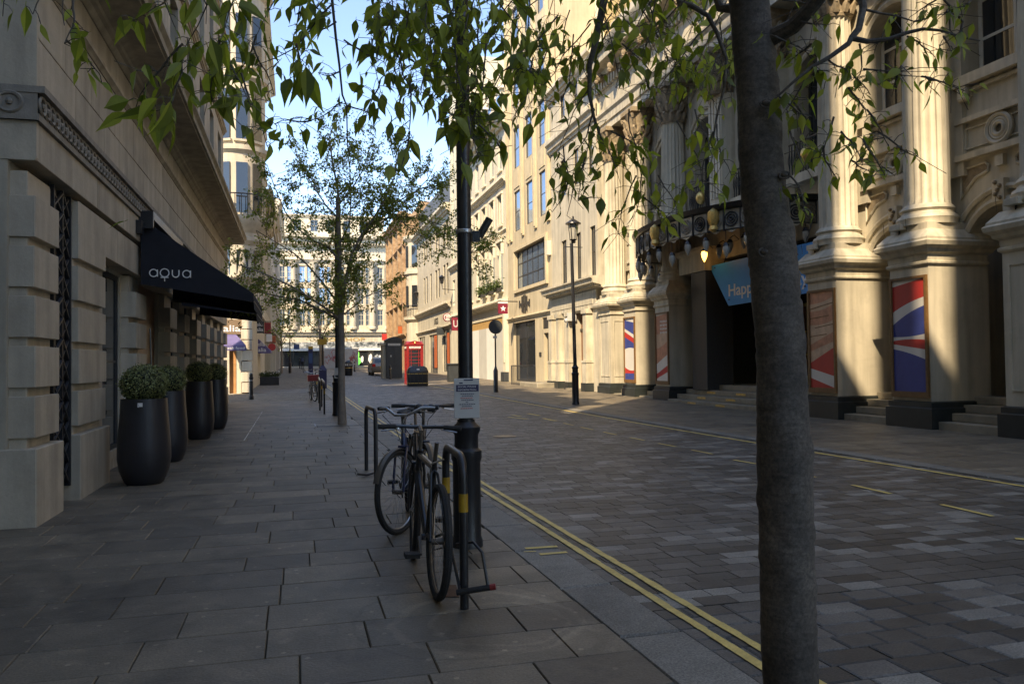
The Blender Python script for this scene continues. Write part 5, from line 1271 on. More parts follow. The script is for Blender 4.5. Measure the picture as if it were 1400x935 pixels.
b.build('canopy_stanchion', 'iron', T)
for t in (.30, .50):
    a, c = ce(PI*t, 1.04); b = MB(); b.lathe(a, c, [(.03, ZR-.02), (.15, ZR-.12), (.17, ZR-.3), (.1, ZR-.5), (.13, ZR-.6), (.02, ZR-.68)], 10); b.build('gilt_emblem', 'gold', T)
a, c = ce(PI*.93, 1.04); b = MB(); b.lathe(a, c, [(.03, ZR-.02), (.13, ZR-.12), (.15, ZR-.3), (.09, ZR-.5), (.02, ZR-.6)], 10); b.build('gilt_emblem', 'gold', T)
lm = MB(); lm.lathe(0, 0, [(.01, .31), (.04, .30), (.07, .25), (.085, .23), (.09, .20)], 8); capm = lm.mesh('lamp_cap', 'iron')
lm = MB(); lm.lathe(0, 0, [(.08, .20), (.098, .13), (.08, .03), (.04, -.06), (.006, -.12)], 8); glm = lm.mesh('lamp_shade', 'lampglass'); lit = lm.mesh('lamp_shade', 'lamp_lit')
nl = 0
ORDN = ['first', 'second', 'third', 'fourth', 'fifth', 'sixth', 'seventh', 'eighth', 'ninth', 'tenth', 'eleventh', 'twelfth', 'thirteenth', 'fourteenth', 'fifteenth', 'sixteenth']
GRP = 'pendant lamps hung in a row from the canopy rim'
for i in range(17):
    t = PI*(i+.6)/17.2; a, c = ce(t, .99); z = ZR-1.05-(.22 if i % 3 == 1 else 0)
    L_ = thing('pendant_lamp', ('%s faceted pendant lamp from the %s end of the canopy rim' % (ORDN[i], 'near')) if i < 16 else 'last faceted pendant lamp at the far left end of the canopy rim', 'lamp', (a, c, z-.15), 0, GRP)
    share('lamp_cap', capm, L_, (a, c, z)); share('lamp_shade', glm, L_, (a, c, z))
    b = MB(); b.tube([(a, c, z+.33), (a, c, ZR-.6)], .014, 4); b.build('lamp_rod', 'iron', L_)
for i, (px, py, ww) in enumerate(((963, 353, 'lit orange pendant lamp, the only glowing one, left of the blue banner'), (983, 348, 'unlit pendant lamp just right of the glowing one'), (998, 341, 'unlit pendant lamp above the corner of the blue banner'), (1017, 335, 'unlit pendant lamp beside the tree trunk'))):
    P = WX(px, py, 12.0+.1*i); L_ = thing('pendant_lamp', ww, 'lamp', (P.x, P.y, P.z-.15))
    share('lamp_cap', capm, L_, P); share('lamp_shade', lit if i == 0 else glm, L_, P)
    b = MB(); b.tube([(P.x, P.y, P.z+.33), (P.x+.15, P.y, P.z+.42), (P.x+.3, P.y, P.z+.30)], .014, 4); b.build('lamp_rod', 'iron', L_)

# ------------------------------------------------------------------ lamp posts, bollards, signs on poles
def lamp_post(P, label, H=7.5, r=.058, base=.11, bh=1.05, lantern=False, lean=0.0, group=None, arm=True):
    T = thing('lamp_post', label, 'lamp post', P, 0, group); x, y, z = P
    b = MB(); b.lathe(x, y, [(base*1.12, z-.05), (base*1.12, z+.04), (base, z+.08), (base, z+bh-.05), (base*1.1, z+bh-.03), (base*1.1, z+bh+.03), (base*.86, z+bh+.05), (base*.86, z+bh+.15), (base*1.0, z+bh+.18), (base*1.02, z+bh+.21), (base*.7, z+bh+.24), (r*1.2, z+bh+.25), (r*1.2, z+bh+.27)], 16)
    b.build('post_base', 'iron', T)
    b = MB(); b.tube([(x, y, z+bh+.2), (x+lean, y, z+H)], [r, r*.85], 14); b.build('pole', 'iron', T)
    if lantern:
        h = z+H; b = MB(); b.lathe(x, y, [(.04, h), (.10, h+.04), (.05, h+.06), (.13, h+.12)], 8); b.lathe(x, y, [(.25, h+.60), (.24, h+.63), (.09, h+.73), (.04, h+.75), (.025, h+.85)], 12); b.tube([(x-.3, y, h-.12), (x+.3, y, h-.12)], .014, 5)
        for k in range(4):
            t = PI/4+k*PI/2; b.tube([(x+.11*math.cos(t), y+.11*math.sin(t), h+.1), (x+.17*math.cos(t), y+.17*math.sin(t), h+.6)], .012, 4)
        b.build('lantern_frame', 'iron', T)
        b = MB(); b.lathe(x, y, [(.08, h+.12), (.145, h+.58)], 8); b.build('lantern_glass', 'lampglass', T)
    elif not arm:
        b = MB(); b.sphere((x+lean, y, z+H), r*1.3, 8, 6); b.build('pole_cap', 'iron', T)
    else:
        b = MB(); h = z+H; b.tube([(x+lean, y, h), (x+lean, y, h+.8), (x+lean+.3, y, h+1.2), (x+lean+.9, y, h+1.3)], .04, 8); b.lathe(x+lean+1.0, y, [(.05, h+1.38), (.28, h+1.32), (.30, h+1.22), (.1, h+1.18)], 12); b.build('lamp_head', 'iron', T)
    return T
LP = Vector((1.262, 6.02, 0))
near = lamp_post(LP, 'nearest black lamp post with a white notice, behind the front bicycle stand', 7.6, .0575, .108, .70)
b = MB(); b.lathe(LP.x, LP.y, [(.062, 2.40), (.066, 2.405), (.066, 2.425), (.062, 2.43)], 14); b.build('clamp_band', 'steel', near)
b = MB(); b.box(LP.x+.06, LP.x+.12, LP.y-.03, LP.y+.03, 2.34, 2.42); b.tube([(LP.x+.12, LP.y, 2.38), (LP.x+.2, LP.y-.02, 2.52)], .03, 8); b.build('post_bracket', 'iron', near)
# notice on the post
T = thing('notice_board', 'white printed notice with a dark heading strapped to the nearest lamp post', 'notice', (LP.x, LP.y-.08, 1.0))
Yn = LP.y-.075; a = WY(620.5, 517.5, Yn); c = WY(655.5, 571, Yn)
b = MB(); b.box(a.x, c.x, Yn-.006, Yn+.002, c.z, a.z); b.build('board', 'signgrey', T, smooth=False, bevel=.003)
w = c.x-a.x; h = a.z-c.z
b = MB(); b.box(a.x+w*.08, c.x-w*.03, Yn-.0085, Yn-.0062, c.z+h*.67, c.z+h*.84); b.build('heading_panel', 'navy', T, smooth=False)
text('SOCIAL POLICE', (a.x+w*.14, Yn-.009, c.z+h*.77), (1, 0, 0), (0, 0, 1), .019, 'lettering', T, width=w*.72, extrude=.0004)
text('INFORMATION', (a.x+w*.14, Yn-.009, c.z+h*.69), (1, 0, 0), (0, 0, 1), .019, 'lettering', T, width=w*.72, extrude=.0004)
b = MB()
for k, (s, e) in enumerate(((.25, .8), (.3, .75), (.22, .82), (.28, .78), (.45, .55), (.2, .85), (.3, .7), (.35, .8))):
    z = c.z+h*(.60-.052*k); 
    if k in (2, 7): continue
    n_ = 7
    for i in range(n_):
        x0 = a.x+w*(s+(e-s)*i/n_); b.box(x0, x0+w*(e-s)/n_*.75, Yn-.0075, Yn-.0062, z, z+.006)
b.build('small_print', 'navy', T, smooth=False)
b = MB()
for z_ in (c.z+h*(.60-.104), c.z+h*(.60-.364)):
    for i in range(7): x0 = a.x+w*(.25+.07*i); b.box(x0, x0+w*.05, Yn-.0075, Yn-.0062, z_, z_+.006)
b.build('small_red_print', 'p_red', T, smooth=False)
b = MB(); b.box(a.x+w*.38, a.x+w*.75, Yn-.0075, Yn-.0062, a.z-.018, a.z-.008); b.box(a.x+w*.2, a.x+w*.34, Yn-.0075, Yn-.0062, a.z-.04, a.z-.03); b.build('print_strip', 'navy', T, smooth=False)
b = MB()
for z in (c.z+.03, a.z-.03): b.lathe(LP.x, LP.y, [(.060, z), (.068, z+.003), (.068, z+.015), (.06, z+.018)], 12)
b.build('strap', 'steel', T)
P2 = G(461.5, 568); lp2 = lamp_post(P2, 'second black lamp post with a small white notice, left of the far tree trunk', 5.1, .055, .125, .85, arm=False)
T = thing('notice_board', 'small white notice on the second lamp post by the far tree', 'notice', (P2.x, P2.y-.1, 1.2)); Yn = P2.y-.1; a = WY(457, 503, Yn); c = WY(463.5, 517, Yn)
b = MB(); b.box(a.x, c.x+.05, Yn-.01, Yn, c.z, a.z); b.build('board', 'signgrey', T, smooth=False)
P3 = G(787, 553); q = WY(782.5, 300, P3.y); lamp_post(P3, 'slim black lamp post with a glazed lantern in front of the columned doorway', q.z-gz(P3.y)-.75, .058, .105, .95, lantern=True, lean=-.06)
P4 = G(678, 536); q = WY(678, 447, P4.y)
T = thing('round_sign', 'round grey backed traffic sign on a slim black pole on the right pavement', 'traffic sign', P4)
b = MB(); b.lathe(P4.x, P4.y, [(.10, P4.z), (.10, P4.z+.9), (.06, P4.z+1.0), (.035, P4.z+1.1)], 12); b.tube([(P4.x, P4.y, P4.z+1.05), (P4.x, P4.y, q.z+.2)], .035, 8); b.build('pole', 'iron', T)
b = MB(); r = .30; n = 28
A = [b.p(P4.x+r*math.cos(2*PI*k/n), P4.y-.06, q.z+r*math.sin(2*PI*k/n)) for k in range(n)]; B = [b.p(P4.x+r*math.cos(2*PI*k/n), P4.y-.09, q.z+r*math.sin(2*PI*k/n)) for k in range(n)]
b.face(*A); b.face(*B[::-1])
for k in range(n): b.face(A[k], B[k], B[(k+1) % n], A[(k+1) % n])
d = b.build('sign_disc', 'kiosk', T)
b = MB(); b.tube([(P4.x+.285*math.cos(2*PI*k/n), P4.y-.09, q.z+.285*math.sin(2*PI*k/n)) for k in range(n)], .014, 5, closed=True); b.build('disc_rim', 'frame_dark', d)
b = MB(); b.box(P4.x-.1, P4.x+.06, P4.y-.06, P4.y+.0, q.z-.48, q.z-.38); b.build('bracket', 'signgrey', T)
def bollard(P, label, h=.98, r=.085, band=None, group=None):
    T = thing('bollard', label, 'bollard', P, 0, group); x, y, z = P; b = MB()
    b.lathe(x, y, [(r*1.1, z-.03), (r*1.1, z+.12), (r*.85, z+.15), (r*.78, z+h*.78), (r*.95, z+h*.80), (r*.95, z+h*.84), (r*.7, z+h*.86), (r*.8, z+h*.9), (r*.75, z+h*.96), (r*.3, z+h)], 14)
    b.build('post', 'iron', T)
    b = MB(); b.lathe(x, y, [(r*.86, z+h*.70), (r*.88, z+h*.705), (r*.88, z+h*.73), (r*.86, z+h*.735)], 12); b.build('ring', 'steel' if band is None else band, T)
bollard(G(343.5, 546), 'black bollard on the left pavement in front of the sunlit corner pier')
bollard(G(485, 508), 'thin black bollard right of the round litter bin at the far end', 1.1, .09)
bollard(G(477, 506.5), 'thin black bollard left of the round litter bin at the far end', 1.1, .09)
bollard(G(410, 504), 'thin dark bollard far down the left pavement', 1.6, .10)
bollard(G(533.5, 518), 'bollard with an orange band in front of the dark kiosk', .95, .08, 'band')
# poles further on
for (px, py, top, lab) in ((396.5, 510, 455, 'thin dark pole far down the left pavement'), (376, 503, 440, 'thin dark pole close to the far left shopfronts')):
    P = G(px, py); q = WY(px, top, P.y); T = thing('street_pole', lab, 'pole', P); b = MB(); b.lathe(P.x, P.y, [(.14, P.z), (.14, P.z+1.0), (.06, P.z+1.1), (.05, q.z)], 8); b.build('pole', 'iron', T)
# info totem and cabinet
P = G(425, 509.5); P = Vector((P.x, 72, gz(72))); a = WY(421.5, 475, P.y); c = WY(428, 510, P.y)
T = thing('information_totem', 'tall dark blue information totem with an orange cap by the kerb', 'totem', ((a.x+c.x)/2, P.y, P.z))
b = MB(); b.box(a.x, c.x, P.y, P.y+.25, P.z-.05, a.z-.15); b.build('panel', 'navy', T, smooth=False)
b = MB(); b.box(a.x+.05, c.x-.05, P.y-.02, P.y, P.z+1.0, a.z-.5); b.build('map_print', 'bluesign', T, smooth=False)
b = MB(); b.box(a.x, c.x, P.y-.01, P.y+.26, a.z-.145, a.z+.1); b.build('cap', 'band', T, smooth=False)
P = G(441, 531); x0 = WY(436.3, 531, P.y).x; x1 = WY(446.8, 531, P.y).x; zt = WY(441, 503, P.y).z
T = thing('parking_machine', 'dark blue cabinet with a pointed top carrying a tall pole and yellow sign', 'cabinet', (P.x, P.y, P.z))
b = MB(); b.box(x0, x1, P.y, P.y+.4, P.z-.03, zt-.12); xm = (x0+x1)/2; b.frust((x0-.02, x1+.02, P.y-.02, P.y+.42, zt-.118), (xm-.06, xm+.06, P.y+.15, P.y+.25, zt+.14)); b.build('cabinet', 'navy', T, smooth=False)
q = WY(440.5, 463, P.y); b = MB(); b.tube([(xm, P.y+.2, zt), (xm, P.y+.2, q.z+.1)], .055, 8); b.build('pole', 'iron', T)
b = MB(); b.box(xm-.26, xm+.20, P.y+.1, P.y+.14, q.z-.30, q.z-.02); b.build('sign', 'band', T, smooth=False)
# round bin far, with rounded lid
P = G(476.5, 508); P = Vector((P.x*.8, P.y*.8, gz(P.y*.8))); T = thing('round_litter_bin', 'round black litter bin near the graffiti hoarding', 'litter bin', P)
b = MB(); b.lathe(P.x, P.y, [(.3, P.z-.02), (.33, P.z+.05), (.33, P.z+.72), (.36, P.z+.75), (.36, P.z+.8)], 16); b.build('bin_body', 'iron', T)
b = MB(); b.lathe(P.x, P.y, [(.34, P.z+.98), (.33, P.z+1.05), (.2, P.z+1.2), (.05, P.z+1.25)], 16)
for k in range(4): t = k*PI/2+.4; b.tube([(P.x+.32*math.cos(t), P.y+.32*math.sin(t), P.z+.78), (P.x+.32*math.cos(t), P.y+.32*math.sin(t), P.z+1.0)], .03, 5)
b.build('bin_lid', 'iron', T)
b = MB(); b.lathe(P.x, P.y, [(.335, P.z+.6), (.34, P.z+.61), (.34, P.z+.64), (.335, P.z+.65)], 16); b.build('bin_band', 'gold', T)

# ------------------------------------------------------------------ phone box, kiosk, barrel bin, car
Pp = G(555.7, 525.4); Yp = Pp.y; zb = gz(Yp); a = WY(555.7, 466, Yp); e = WY(579.3, 525, Yp); W = e.x-a.x; Hh = a.z-zb
T = thing('telephone_box', 'red telephone box with a domed top behind the barrel shaped bin', 'telephone box', (a.x+W/2, Yp+W/2, zb)); x0, x1, y0, y1 = a.x, e.x, Yp, Yp+W
b = MB(); p = .09*W/.9
b.box(x0-.02, x1+.02, y0-.02, y1+.02, zb-.03, zb+.12)
for (xx, yy) in ((x0, y0), (x1-.14*W, y0), (x0, y1-.14*W), (x1-.14*W, y1-.14*W)): b.box(xx, xx+.14*W, yy, yy+.14*W, zb+.12, zb+Hh*.80)
b.box(x0+.001, x1-.001, y0+.001, y1-.001, zb+Hh*.80, zb+Hh*.90)
b.box(x0-.03, x1+.03, y0-.03, y1+.03, zb+Hh*.90, zb+Hh*.925)
b.box(x0+.14*W, x1-.14*W, y0+.03, y0+.08, zb+.12, zb+.40); b.box(x0+.03, x0+.08, y0+.14*W, y1-.14*W, zb+.12, zb+.40)
b.build('frame', 'red', T, smooth=False, bevel=.01)
b = MB(); n = 12
cx_, cy_ = (x0+x1)/2, (y0+y1)/2; prof = [(x0+.0+(x1-x0)*k/n, zb+Hh*.925+Hh*.075*math.sin(PI*k/n)) for k in range(n+1)]
b.prism([(x0, zb+Hh*.925)]+prof[1:-1]+[(x1, zb+Hh*.925)], 1, y0+.02, y1-.02); b.prism([(y0, zb+Hh*.925)]+[(y0+(y1-y0)*k/n, zb+Hh*.925+Hh*.07*math.sin(PI*k/n)) for k in range(1, n)]+[(y1, zb+Hh*.925)], 0, x0+.02, x1-.02); b.build('domed_roof', 'red', T, smooth=False)
b = MB(); b.box(x0+.16*W, x1-.16*W, y0-.008, y0+.004, zb+Hh*.825, zb+Hh*.87); op = b.build('opal_panel', 'white', T, smooth=False)
text('TELEPHONE', (x0+.20*W, y0-.010, zb+Hh*.832), (1, 0, 0), (0, 0, 1), .10, 'black_text', op, width=.58*W, extrude=.001)
b = MB(); b.box(x0-.008, x0+.004, y0+.16*W, y1-.16*W, zb+Hh*.825, zb+Hh*.87); b.build('opal_panel', 'white', T, smooth=False)
b = MB(); b.sphere((cx_, y0-.0, zb+Hh*.952), .055, 8, 6); b.build('crown', 'gold', T)
for side in range(2):
    dr = MB(); g_ = MB()
    def B_(bb, s0, s1, d0, d1, z0, z1):
        if side == 0: bb.box(x0+s0, x0+s1, y0+d0, y0+d1, z0, z1)
        else: bb.box(x0+d0, x0+d1, y0+s0, y0+s1, z0, z1)
    s0, s1 = .14*W, .86*W; z0, z1 = zb+.41, zb+Hh*.795
    B_(g_, s0, s1, .05, .06, z0, z1)
    for s in (s0, s0+.12*W, s1-.12*W-.03, s1-.03): B_(dr, s, s+.03, .03, .08, z0, z1)
    for k in range(9): z = z0+(z1-z0-.03)*k/8; B_(dr, s0+.032, s1-.032, .034, .076, z, z+.028)
    d_ = dr.build('door' if side == 0 else 'side_panel', 'red', T, smooth=False); g_.build('pane', 'glass', d_, smooth=False)
b = MB(); b.box(cx_-.12, cx_+.15, cy_, cy_+.15, zb+1.0, zb+1.7); b.build('telephone_unit', 'frame_dark', T, smooth=False)
# kiosk
Pk = G(539, 517); Yk = Pk.y; zb = gz(Yk); a = WY(528, 461, Yk); e = WY(550, 517, Yk); x0, x1 = a.x, e.x
T = thing('kiosk', 'tall dark grey closed kiosk with a curved top left of the red telephone box', 'kiosk', ((x0+x1)/2, Yk, zb)); z1 = WY(539, 465.5, Yk).z
b = MB(); b.box(x0, x1, Yk, Yk+1.4, zb-.03, z1); b.build('wall', 'kiosk', T, smooth=False)
b = MB(); n = 10; zt = WY(539, 461, Yk).z
b.prism([(x0-.05, z1+.002)]+[(x0-.05+(x1-x0+.1)*k/n, z1+.03+(zt-z1)*math.sin(PI*k/n)) for k in range(n+1)]+[(x1+.05, z1+.002)], 1, Yk-.06, Yk+1.46); b.build('curved_roof', 'kiosk', T, smooth=False)
b = MB(); z = WY(539, 471.5, Yk).z; b.box(x0+.12, x1-.12, Yk-.02, Yk-.003, z-.05, z+.10); pn = b.build('name_panel', 'signgrey', T, smooth=False)
text('NEWS AND MAGAZINES', (x0+.18, Yk-.022, z-.01), (1, 0, 0), (0, 0, 1), .08, 'black_text', pn, width=(x1-x0)*.66, extrude=.001)
b = MB(); b.box((x0+x1)/2-.01, (x0+x1)/2+.01, Yk-.012, Yk-.003, zb, z1-.4); b.build('door_joint', 'iron', T, smooth=False)
b = MB(); z = WY(539, 486, Yk).z; b.box(x0+.28, x0+.36, Yk-.012, Yk-.003, z-.1, z+.03); b.box(x0+.28, x0+.36, Yk-.012, Yk-.003, z-.95, z-.85); b.build('sticker', 'signgrey', T, smooth=False)
xa = WY(522.5, 500, Yk+.4).x
b = MB(); b.box(xa, x0-.004, Yk+.35, Yk+1.3, zb-.03, z1-.35); b.box(xa-.25, x0-.004, Yk+.25, Yk+1.35, z1-.34, z1-.18); b.build('side_shelter', 'tan_stone', T, smooth=False)
# barrel bin
Pb = G(572, 527.5); Yb = Pb.y; zb = gz(Yb); a = WY(557.8, 501, Yb); e = WY(586, 527, Yb); x0, x1 = a.x, e.x; W = x1-x0; Hh = WY(572, 500.5, Yb).z-zb
T = thing('barrel_litter_bin', 'wide black litter bin with gold bands in front of the red telephone box', 'litter bin', ((x0+x1)/2, Yb, zb))
def rrect(xa, xb, ya, yb, r, n=4):
    pts = []
    for (cx, cy, t0) in ((xb-r, yb-r, 0), (xa+r, yb-r, PI/2), (xa+r, ya+r, PI), (xb-r, ya+r, 1.5*PI)):
        for k in range(n+1): t = t0+PI/2*k/n; pts.append((cx+r*math.cos(t), cy+r*math.sin(t)))
    return pts
def loft(b, levels):
    rings = []
    for (ins, z) in levels: rings.append([b.p(x, y, z) for x, y in rrect(x0+ins, x1-ins, Yb+ins, Yb+.62-ins, .14)])
    for A, B in zip(rings, rings[1:]):
        for k in range(len(A)): b.face(A[k], A[(k+1) % len(A)], B[(k+1) % len(A)], B[k])
    b.face(*rings[-1]); b.face(*rings[0][::-1]); return b
loft(MB(), [(.02, zb-.02), (.0, zb+.06), (.0, zb+Hh*.66)]).build('bin_body', 'iron', T)
loft(MB(), [(-.02, zb+Hh*.662), (-.02, zb+Hh*.72), (.06, zb+Hh*.92), (.16, zb+Hh)]).build('bin_lid', 'iron', T)
for zf in (.12, .60): loft(MB(), [(-.006, zb+Hh*zf), (-.006, zb+Hh*(zf+.035))]).build('gold_band', 'brass', T)
b = MB()
for k in range(5): x = x0+W*(.1+.2*k); b.box(x-.012, x+.012, Yb-.012, Yb-.002, zb+.05, zb+Hh*.64)
b.build('stave_joint', 'frame_dark', T, smooth=False)
b = MB(); b.box(x0+W*.42, x0+W*.56, Yb-.0, Yb+.02, zb+Hh*.80, zb+Hh*.87); b.build('lid_badge', 'white', T, smooth=False)
# second dark square bin farther right
b = MB(); P = G(624, 522); b.box(P.x-.45, P.x+.35, P.y, P.y+.6, P.z, P.z+1.0); b.box(P.x-.5, P.x+.4, P.y-.05, P.y+.65, P.z+1.002, P.z+1.1)
tag(b.build('utility_box', 'kiosk', loc=P, bevel=.02), 'dark square street cabinet near the door of the narrow pale building', 'cabinet')
# car seen from behind
Pc = G(516, 513.5); Yc = Pc.y; zc = gz(Yc); xl = WY(508.6, 505, Yc).x; xr = xl+1.75
T = thing('parked_car', 'silver grey hatchback seen from behind, half hidden by the dark kiosk', 'car', ((xl+xr)/2, Yc, zc))
b = MB(); L_ = 4.0
side = [(0, .35), (-.02, .75), (.05, .98), (.35, 1.42), (.7, 1.50), (2.0, 1.50), (2.9, 1.02), (3.8, .88), (3.98, .6), (3.95, .3), (0.1, .25)]
A = [b.p(xl+(.0 if z < 1.0 else .18), Yc+y, zc+z) for y, z in side]; B = [b.p(xr-(.0 if z < 1.0 else .18), Yc+y, zc+z) for y, z in side]
b.face(*A[::-1]); b.face(*B)
for k in range(len(side)): j = (k+1) % len(side); b.face(A[k], A[j], B[j], B[k])
bd = b.build('body', 'car', T, bevel=.03)
b = MB(); b.poly([(xl+.2, Yc+.075, zc+1.03), (xr-.2, Yc+.075, zc+1.03), (xr-.28, Yc+.325, zc+1.38), (xl+.28, Yc+.325, zc+1.38)]); b.build('rear_window', 'glass', T, smooth=False)
b = MB(); b.poly([(xl+.03, Yc+.5, zc+1.03), (xl+.03, Yc+2.6, zc+1.03), (xl+.17, Yc+2.0, zc+1.4), (xl+.17, Yc+.75, zc+1.4)]); b.build('side_window', 'glass', T, smooth=False)
for s in (xl+.03, xr-.28):
    b = MB(); b.box(s, s+.25, Yc-.045, Yc-.0, zc+.72, zc+.95); b.build('tail_lamp', 'car_red', T, smooth=False)
b = MB(); b.box((xl+xr)/2-.25, (xl+xr)/2+.25, Yc-.05, Yc-.03, zc+.62, zc+.72); b.build('number_plate', 'band', T, smooth=False)
for (x, y) in ((xl+.1, .75), (xr-.1, .75), (xl+.1, 3.2), (xr-.1, 3.2)):
    b = MB(); b.tube([(x-.11, Yc+y, zc+.31), (x+.11, Yc+y, zc+.31)], .31, 16); w_ = b.build('wheel', 'rubber', T)
    b = MB(); b.tube([(x-.115, Yc+y, zc+.31), (x+.115, Yc+y, zc+.31)], .19, 12); b.build('rim', 'steel', w_)
for s in (xl-.12, xr+.0): b = MB(); b.box(s, s+.12, Yc+2.5, Yc+2.65, zc+.98, zc+1.12); b.build('wing_mirror', 'car', T, smooth=False)
# planter box with flowers on the left pavement
Yq = 46.5; a = WY(355, 512, Yq); e = WY(381.5, 523, Yq)
T = thing('flower_planter', 'long black planter box with flowering plants under the mauve awning', 'planter', ((a.x+e.x)/2, Yq, e.z)); zq = gz(Yq)
b = MB(); b.box(a.x, e.x, Yq, Yq+.45, zq-.02, zq+.46); b.build('box', 'iron', T, smooth=False, bevel=.015)
for k in range(9):
    x = a.x+.08+(e.x-a.x-.16)*k/8; leafball('flowering_plant', 'plant', (x, Yq+.22, zq+.58), .2, 110, .045, T, 1.2, .2, 30+k)
b = MB(); rg = random.Random(8)
for k in range(26): b.sphere((rg.uniform(a.x, e.x), Yq+rg.uniform(.0, .3), zq+.6+rg.uniform(0, .25)), .025, 5, 4)
b.build('white_blossom', 'white', T)
# ------------------------------------------------------------------ planters with clipped box
def planter(P, hh, r, label, blabel, seed, dark=False):
    T = thing('tall_planter', label, 'planter', P); x, y, z = P
    b = MB(); b.lathe(x, y, [(r*.62, z), (r*.74, z+.03), (r*.93, z+hh*.16), (r, z+hh*.30), (r*.985, z+hh*.5), (r*.90, z+hh*.8), (r*.86, z+hh), (r*.80, z+hh), (r*.79, z+hh-.05)], 40)
    b.build('pot', 'pot', T)
    b = MB(); b.lathe(x, y, [(.0, z+hh-.055), (r*.8, z+hh-.05)], 24, cap=False); b.build('soil', 'bed', T)
    br = r*.93; B = thing('box_ball', blabel, 'shrub', (x, y, z+hh-.05))
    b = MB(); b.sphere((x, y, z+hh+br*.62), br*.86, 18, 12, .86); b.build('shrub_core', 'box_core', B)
    leafball('foliage', 'box_leaf', (x, y, z+hh+br*.62), br*1.0, 5200 if seed == 1 else 3000, .015 if seed < 3 else .016, B, .87, .80, seed)
    leafball('stray_shoots', 'box_leaf', (x, y, z+hh+br*.62), br*1.09, 260, .016, B, .87, .9, seed+50)
    return T
Pq = [G(193, 664), G(240, 632), G(271, 601), G(298, 587)]
planter(Pq[0]+Vector((0, .2, 0)), 1.02, .30, 'nearest and largest tall dark planter, with a small sticker below its rim', 'speckled clipped box ball in the nearest planter', 1)
planter(Pq[1]+Vector((-.13, .2, 0)), 1.04, .275, 'second tall dark planter, close behind the one with the sticker', 'clipped box ball in the second planter, half behind the nearest ball', 2)
planter(Pq[2]+Vector((0, .15, 0)), 1.10, .275, 'third tall dark planter beside the second awning', 'dark clipped box ball in the third planter', 3)
planter(Pq[3]+Vector((-.06, .15, 0)), 1.08, .26, 'farthest tall dark planter of the row along the wall', 'small clipped box ball in the farthest planter', 4)
a = WY(188, 551, Pq[0].y-.10)
b = MB(); b.poly([(a.x, a.y, a.z), (a.x+.055, a.y-.003, a.z), (a.x+.055, a.y-.003, a.z-.045), (a.x+.02, a.y-.001, a.z-.045)]); b.poly([(a.x, a.y, a.z-.002), (a.x+.018, a.y-.001, a.z-.05), (a.x, a.y, a.z-.05)])
pp = [o for o in bpy.data.objects if o.name.startswith('tall_planter')][0]
o = b.build('sticker', 'white', pp, smooth=False)

# ------------------------------------------------------------------ bicycle stands
def stand(p0, p1, h, label, group=None, bands=True, r=.025):
    T = thing('bicycle_stand', label, 'bicycle stand', p0, 0, group)
    p0 = Vector(p0); p1 = Vector(p1); d = (p1-p0); L = d.length; d.normalize(); R = .13; pts = [p0-Vector((0, 0, .03)), p0+Vector((0, 0, h-R))]
    for k in range(1, 7): t = PI/2*k/6; pts.append(p0+d*(R*(1-math.cos(t)))+Vector((0, 0, h-R+R*math.sin(t))))
    for k in range(0, 6): t = PI/2*k/6; pts.append(p1-d*(R*(1-math.sin(t)))+Vector((0, 0, h-R+R*math.cos(t))))
    pts += [p1+Vector((0, 0, h-R)), p1-Vector((0, 0, .03))]
    b = MB(); b.tube(pts, r, 14); b.build('hoop', 'iron', T)
    if bands:
        for p in (p0, p1):
            b = MB(); b.tube([p+Vector((0, 0, h*.64)), p+Vector((0, 0, h*.76))], r+.0016, 14); b.build('reflective_band', 'band', T)
    return T
stand(G(635, 832), G(611, 789), .86, 'nearest hoop bicycle stand with two yellow bands, left of the lamp post')
stand(G(514, 655), G(506.5, 646)+Vector((-.03, .25, 0)), .84, 'plain black bicycle stand behind the parked bicycles', bands=False)
for i, (p, q, lab) in enumerate((((443.5, 566), (440, 556), 'first hoop stand of the far row, nearest the second lamp post'), ((437.5, 561), (436, 551), 'second hoop stand of the far row'), ((433.5, 546), (433, 540), 'third hoop stand of the far row, beside the red basket'))):
    stand(G(*p), G(*q), .86, lab, bands=(i != 1), group='hoop stands in the far row')
a = G(506, 650); b = MB(); b.tube([(a.x-.16, a.y-.1, .04), (a.x-.05, a.y-.05, .02), (a.x+.04, a.y, .03)], .016, 6)
tag(b.build('bicycle_lock', 'iron', loc=(a.x, a.y, 0)), 'dropped black lock lying at the foot of the plain stand', 'lock')

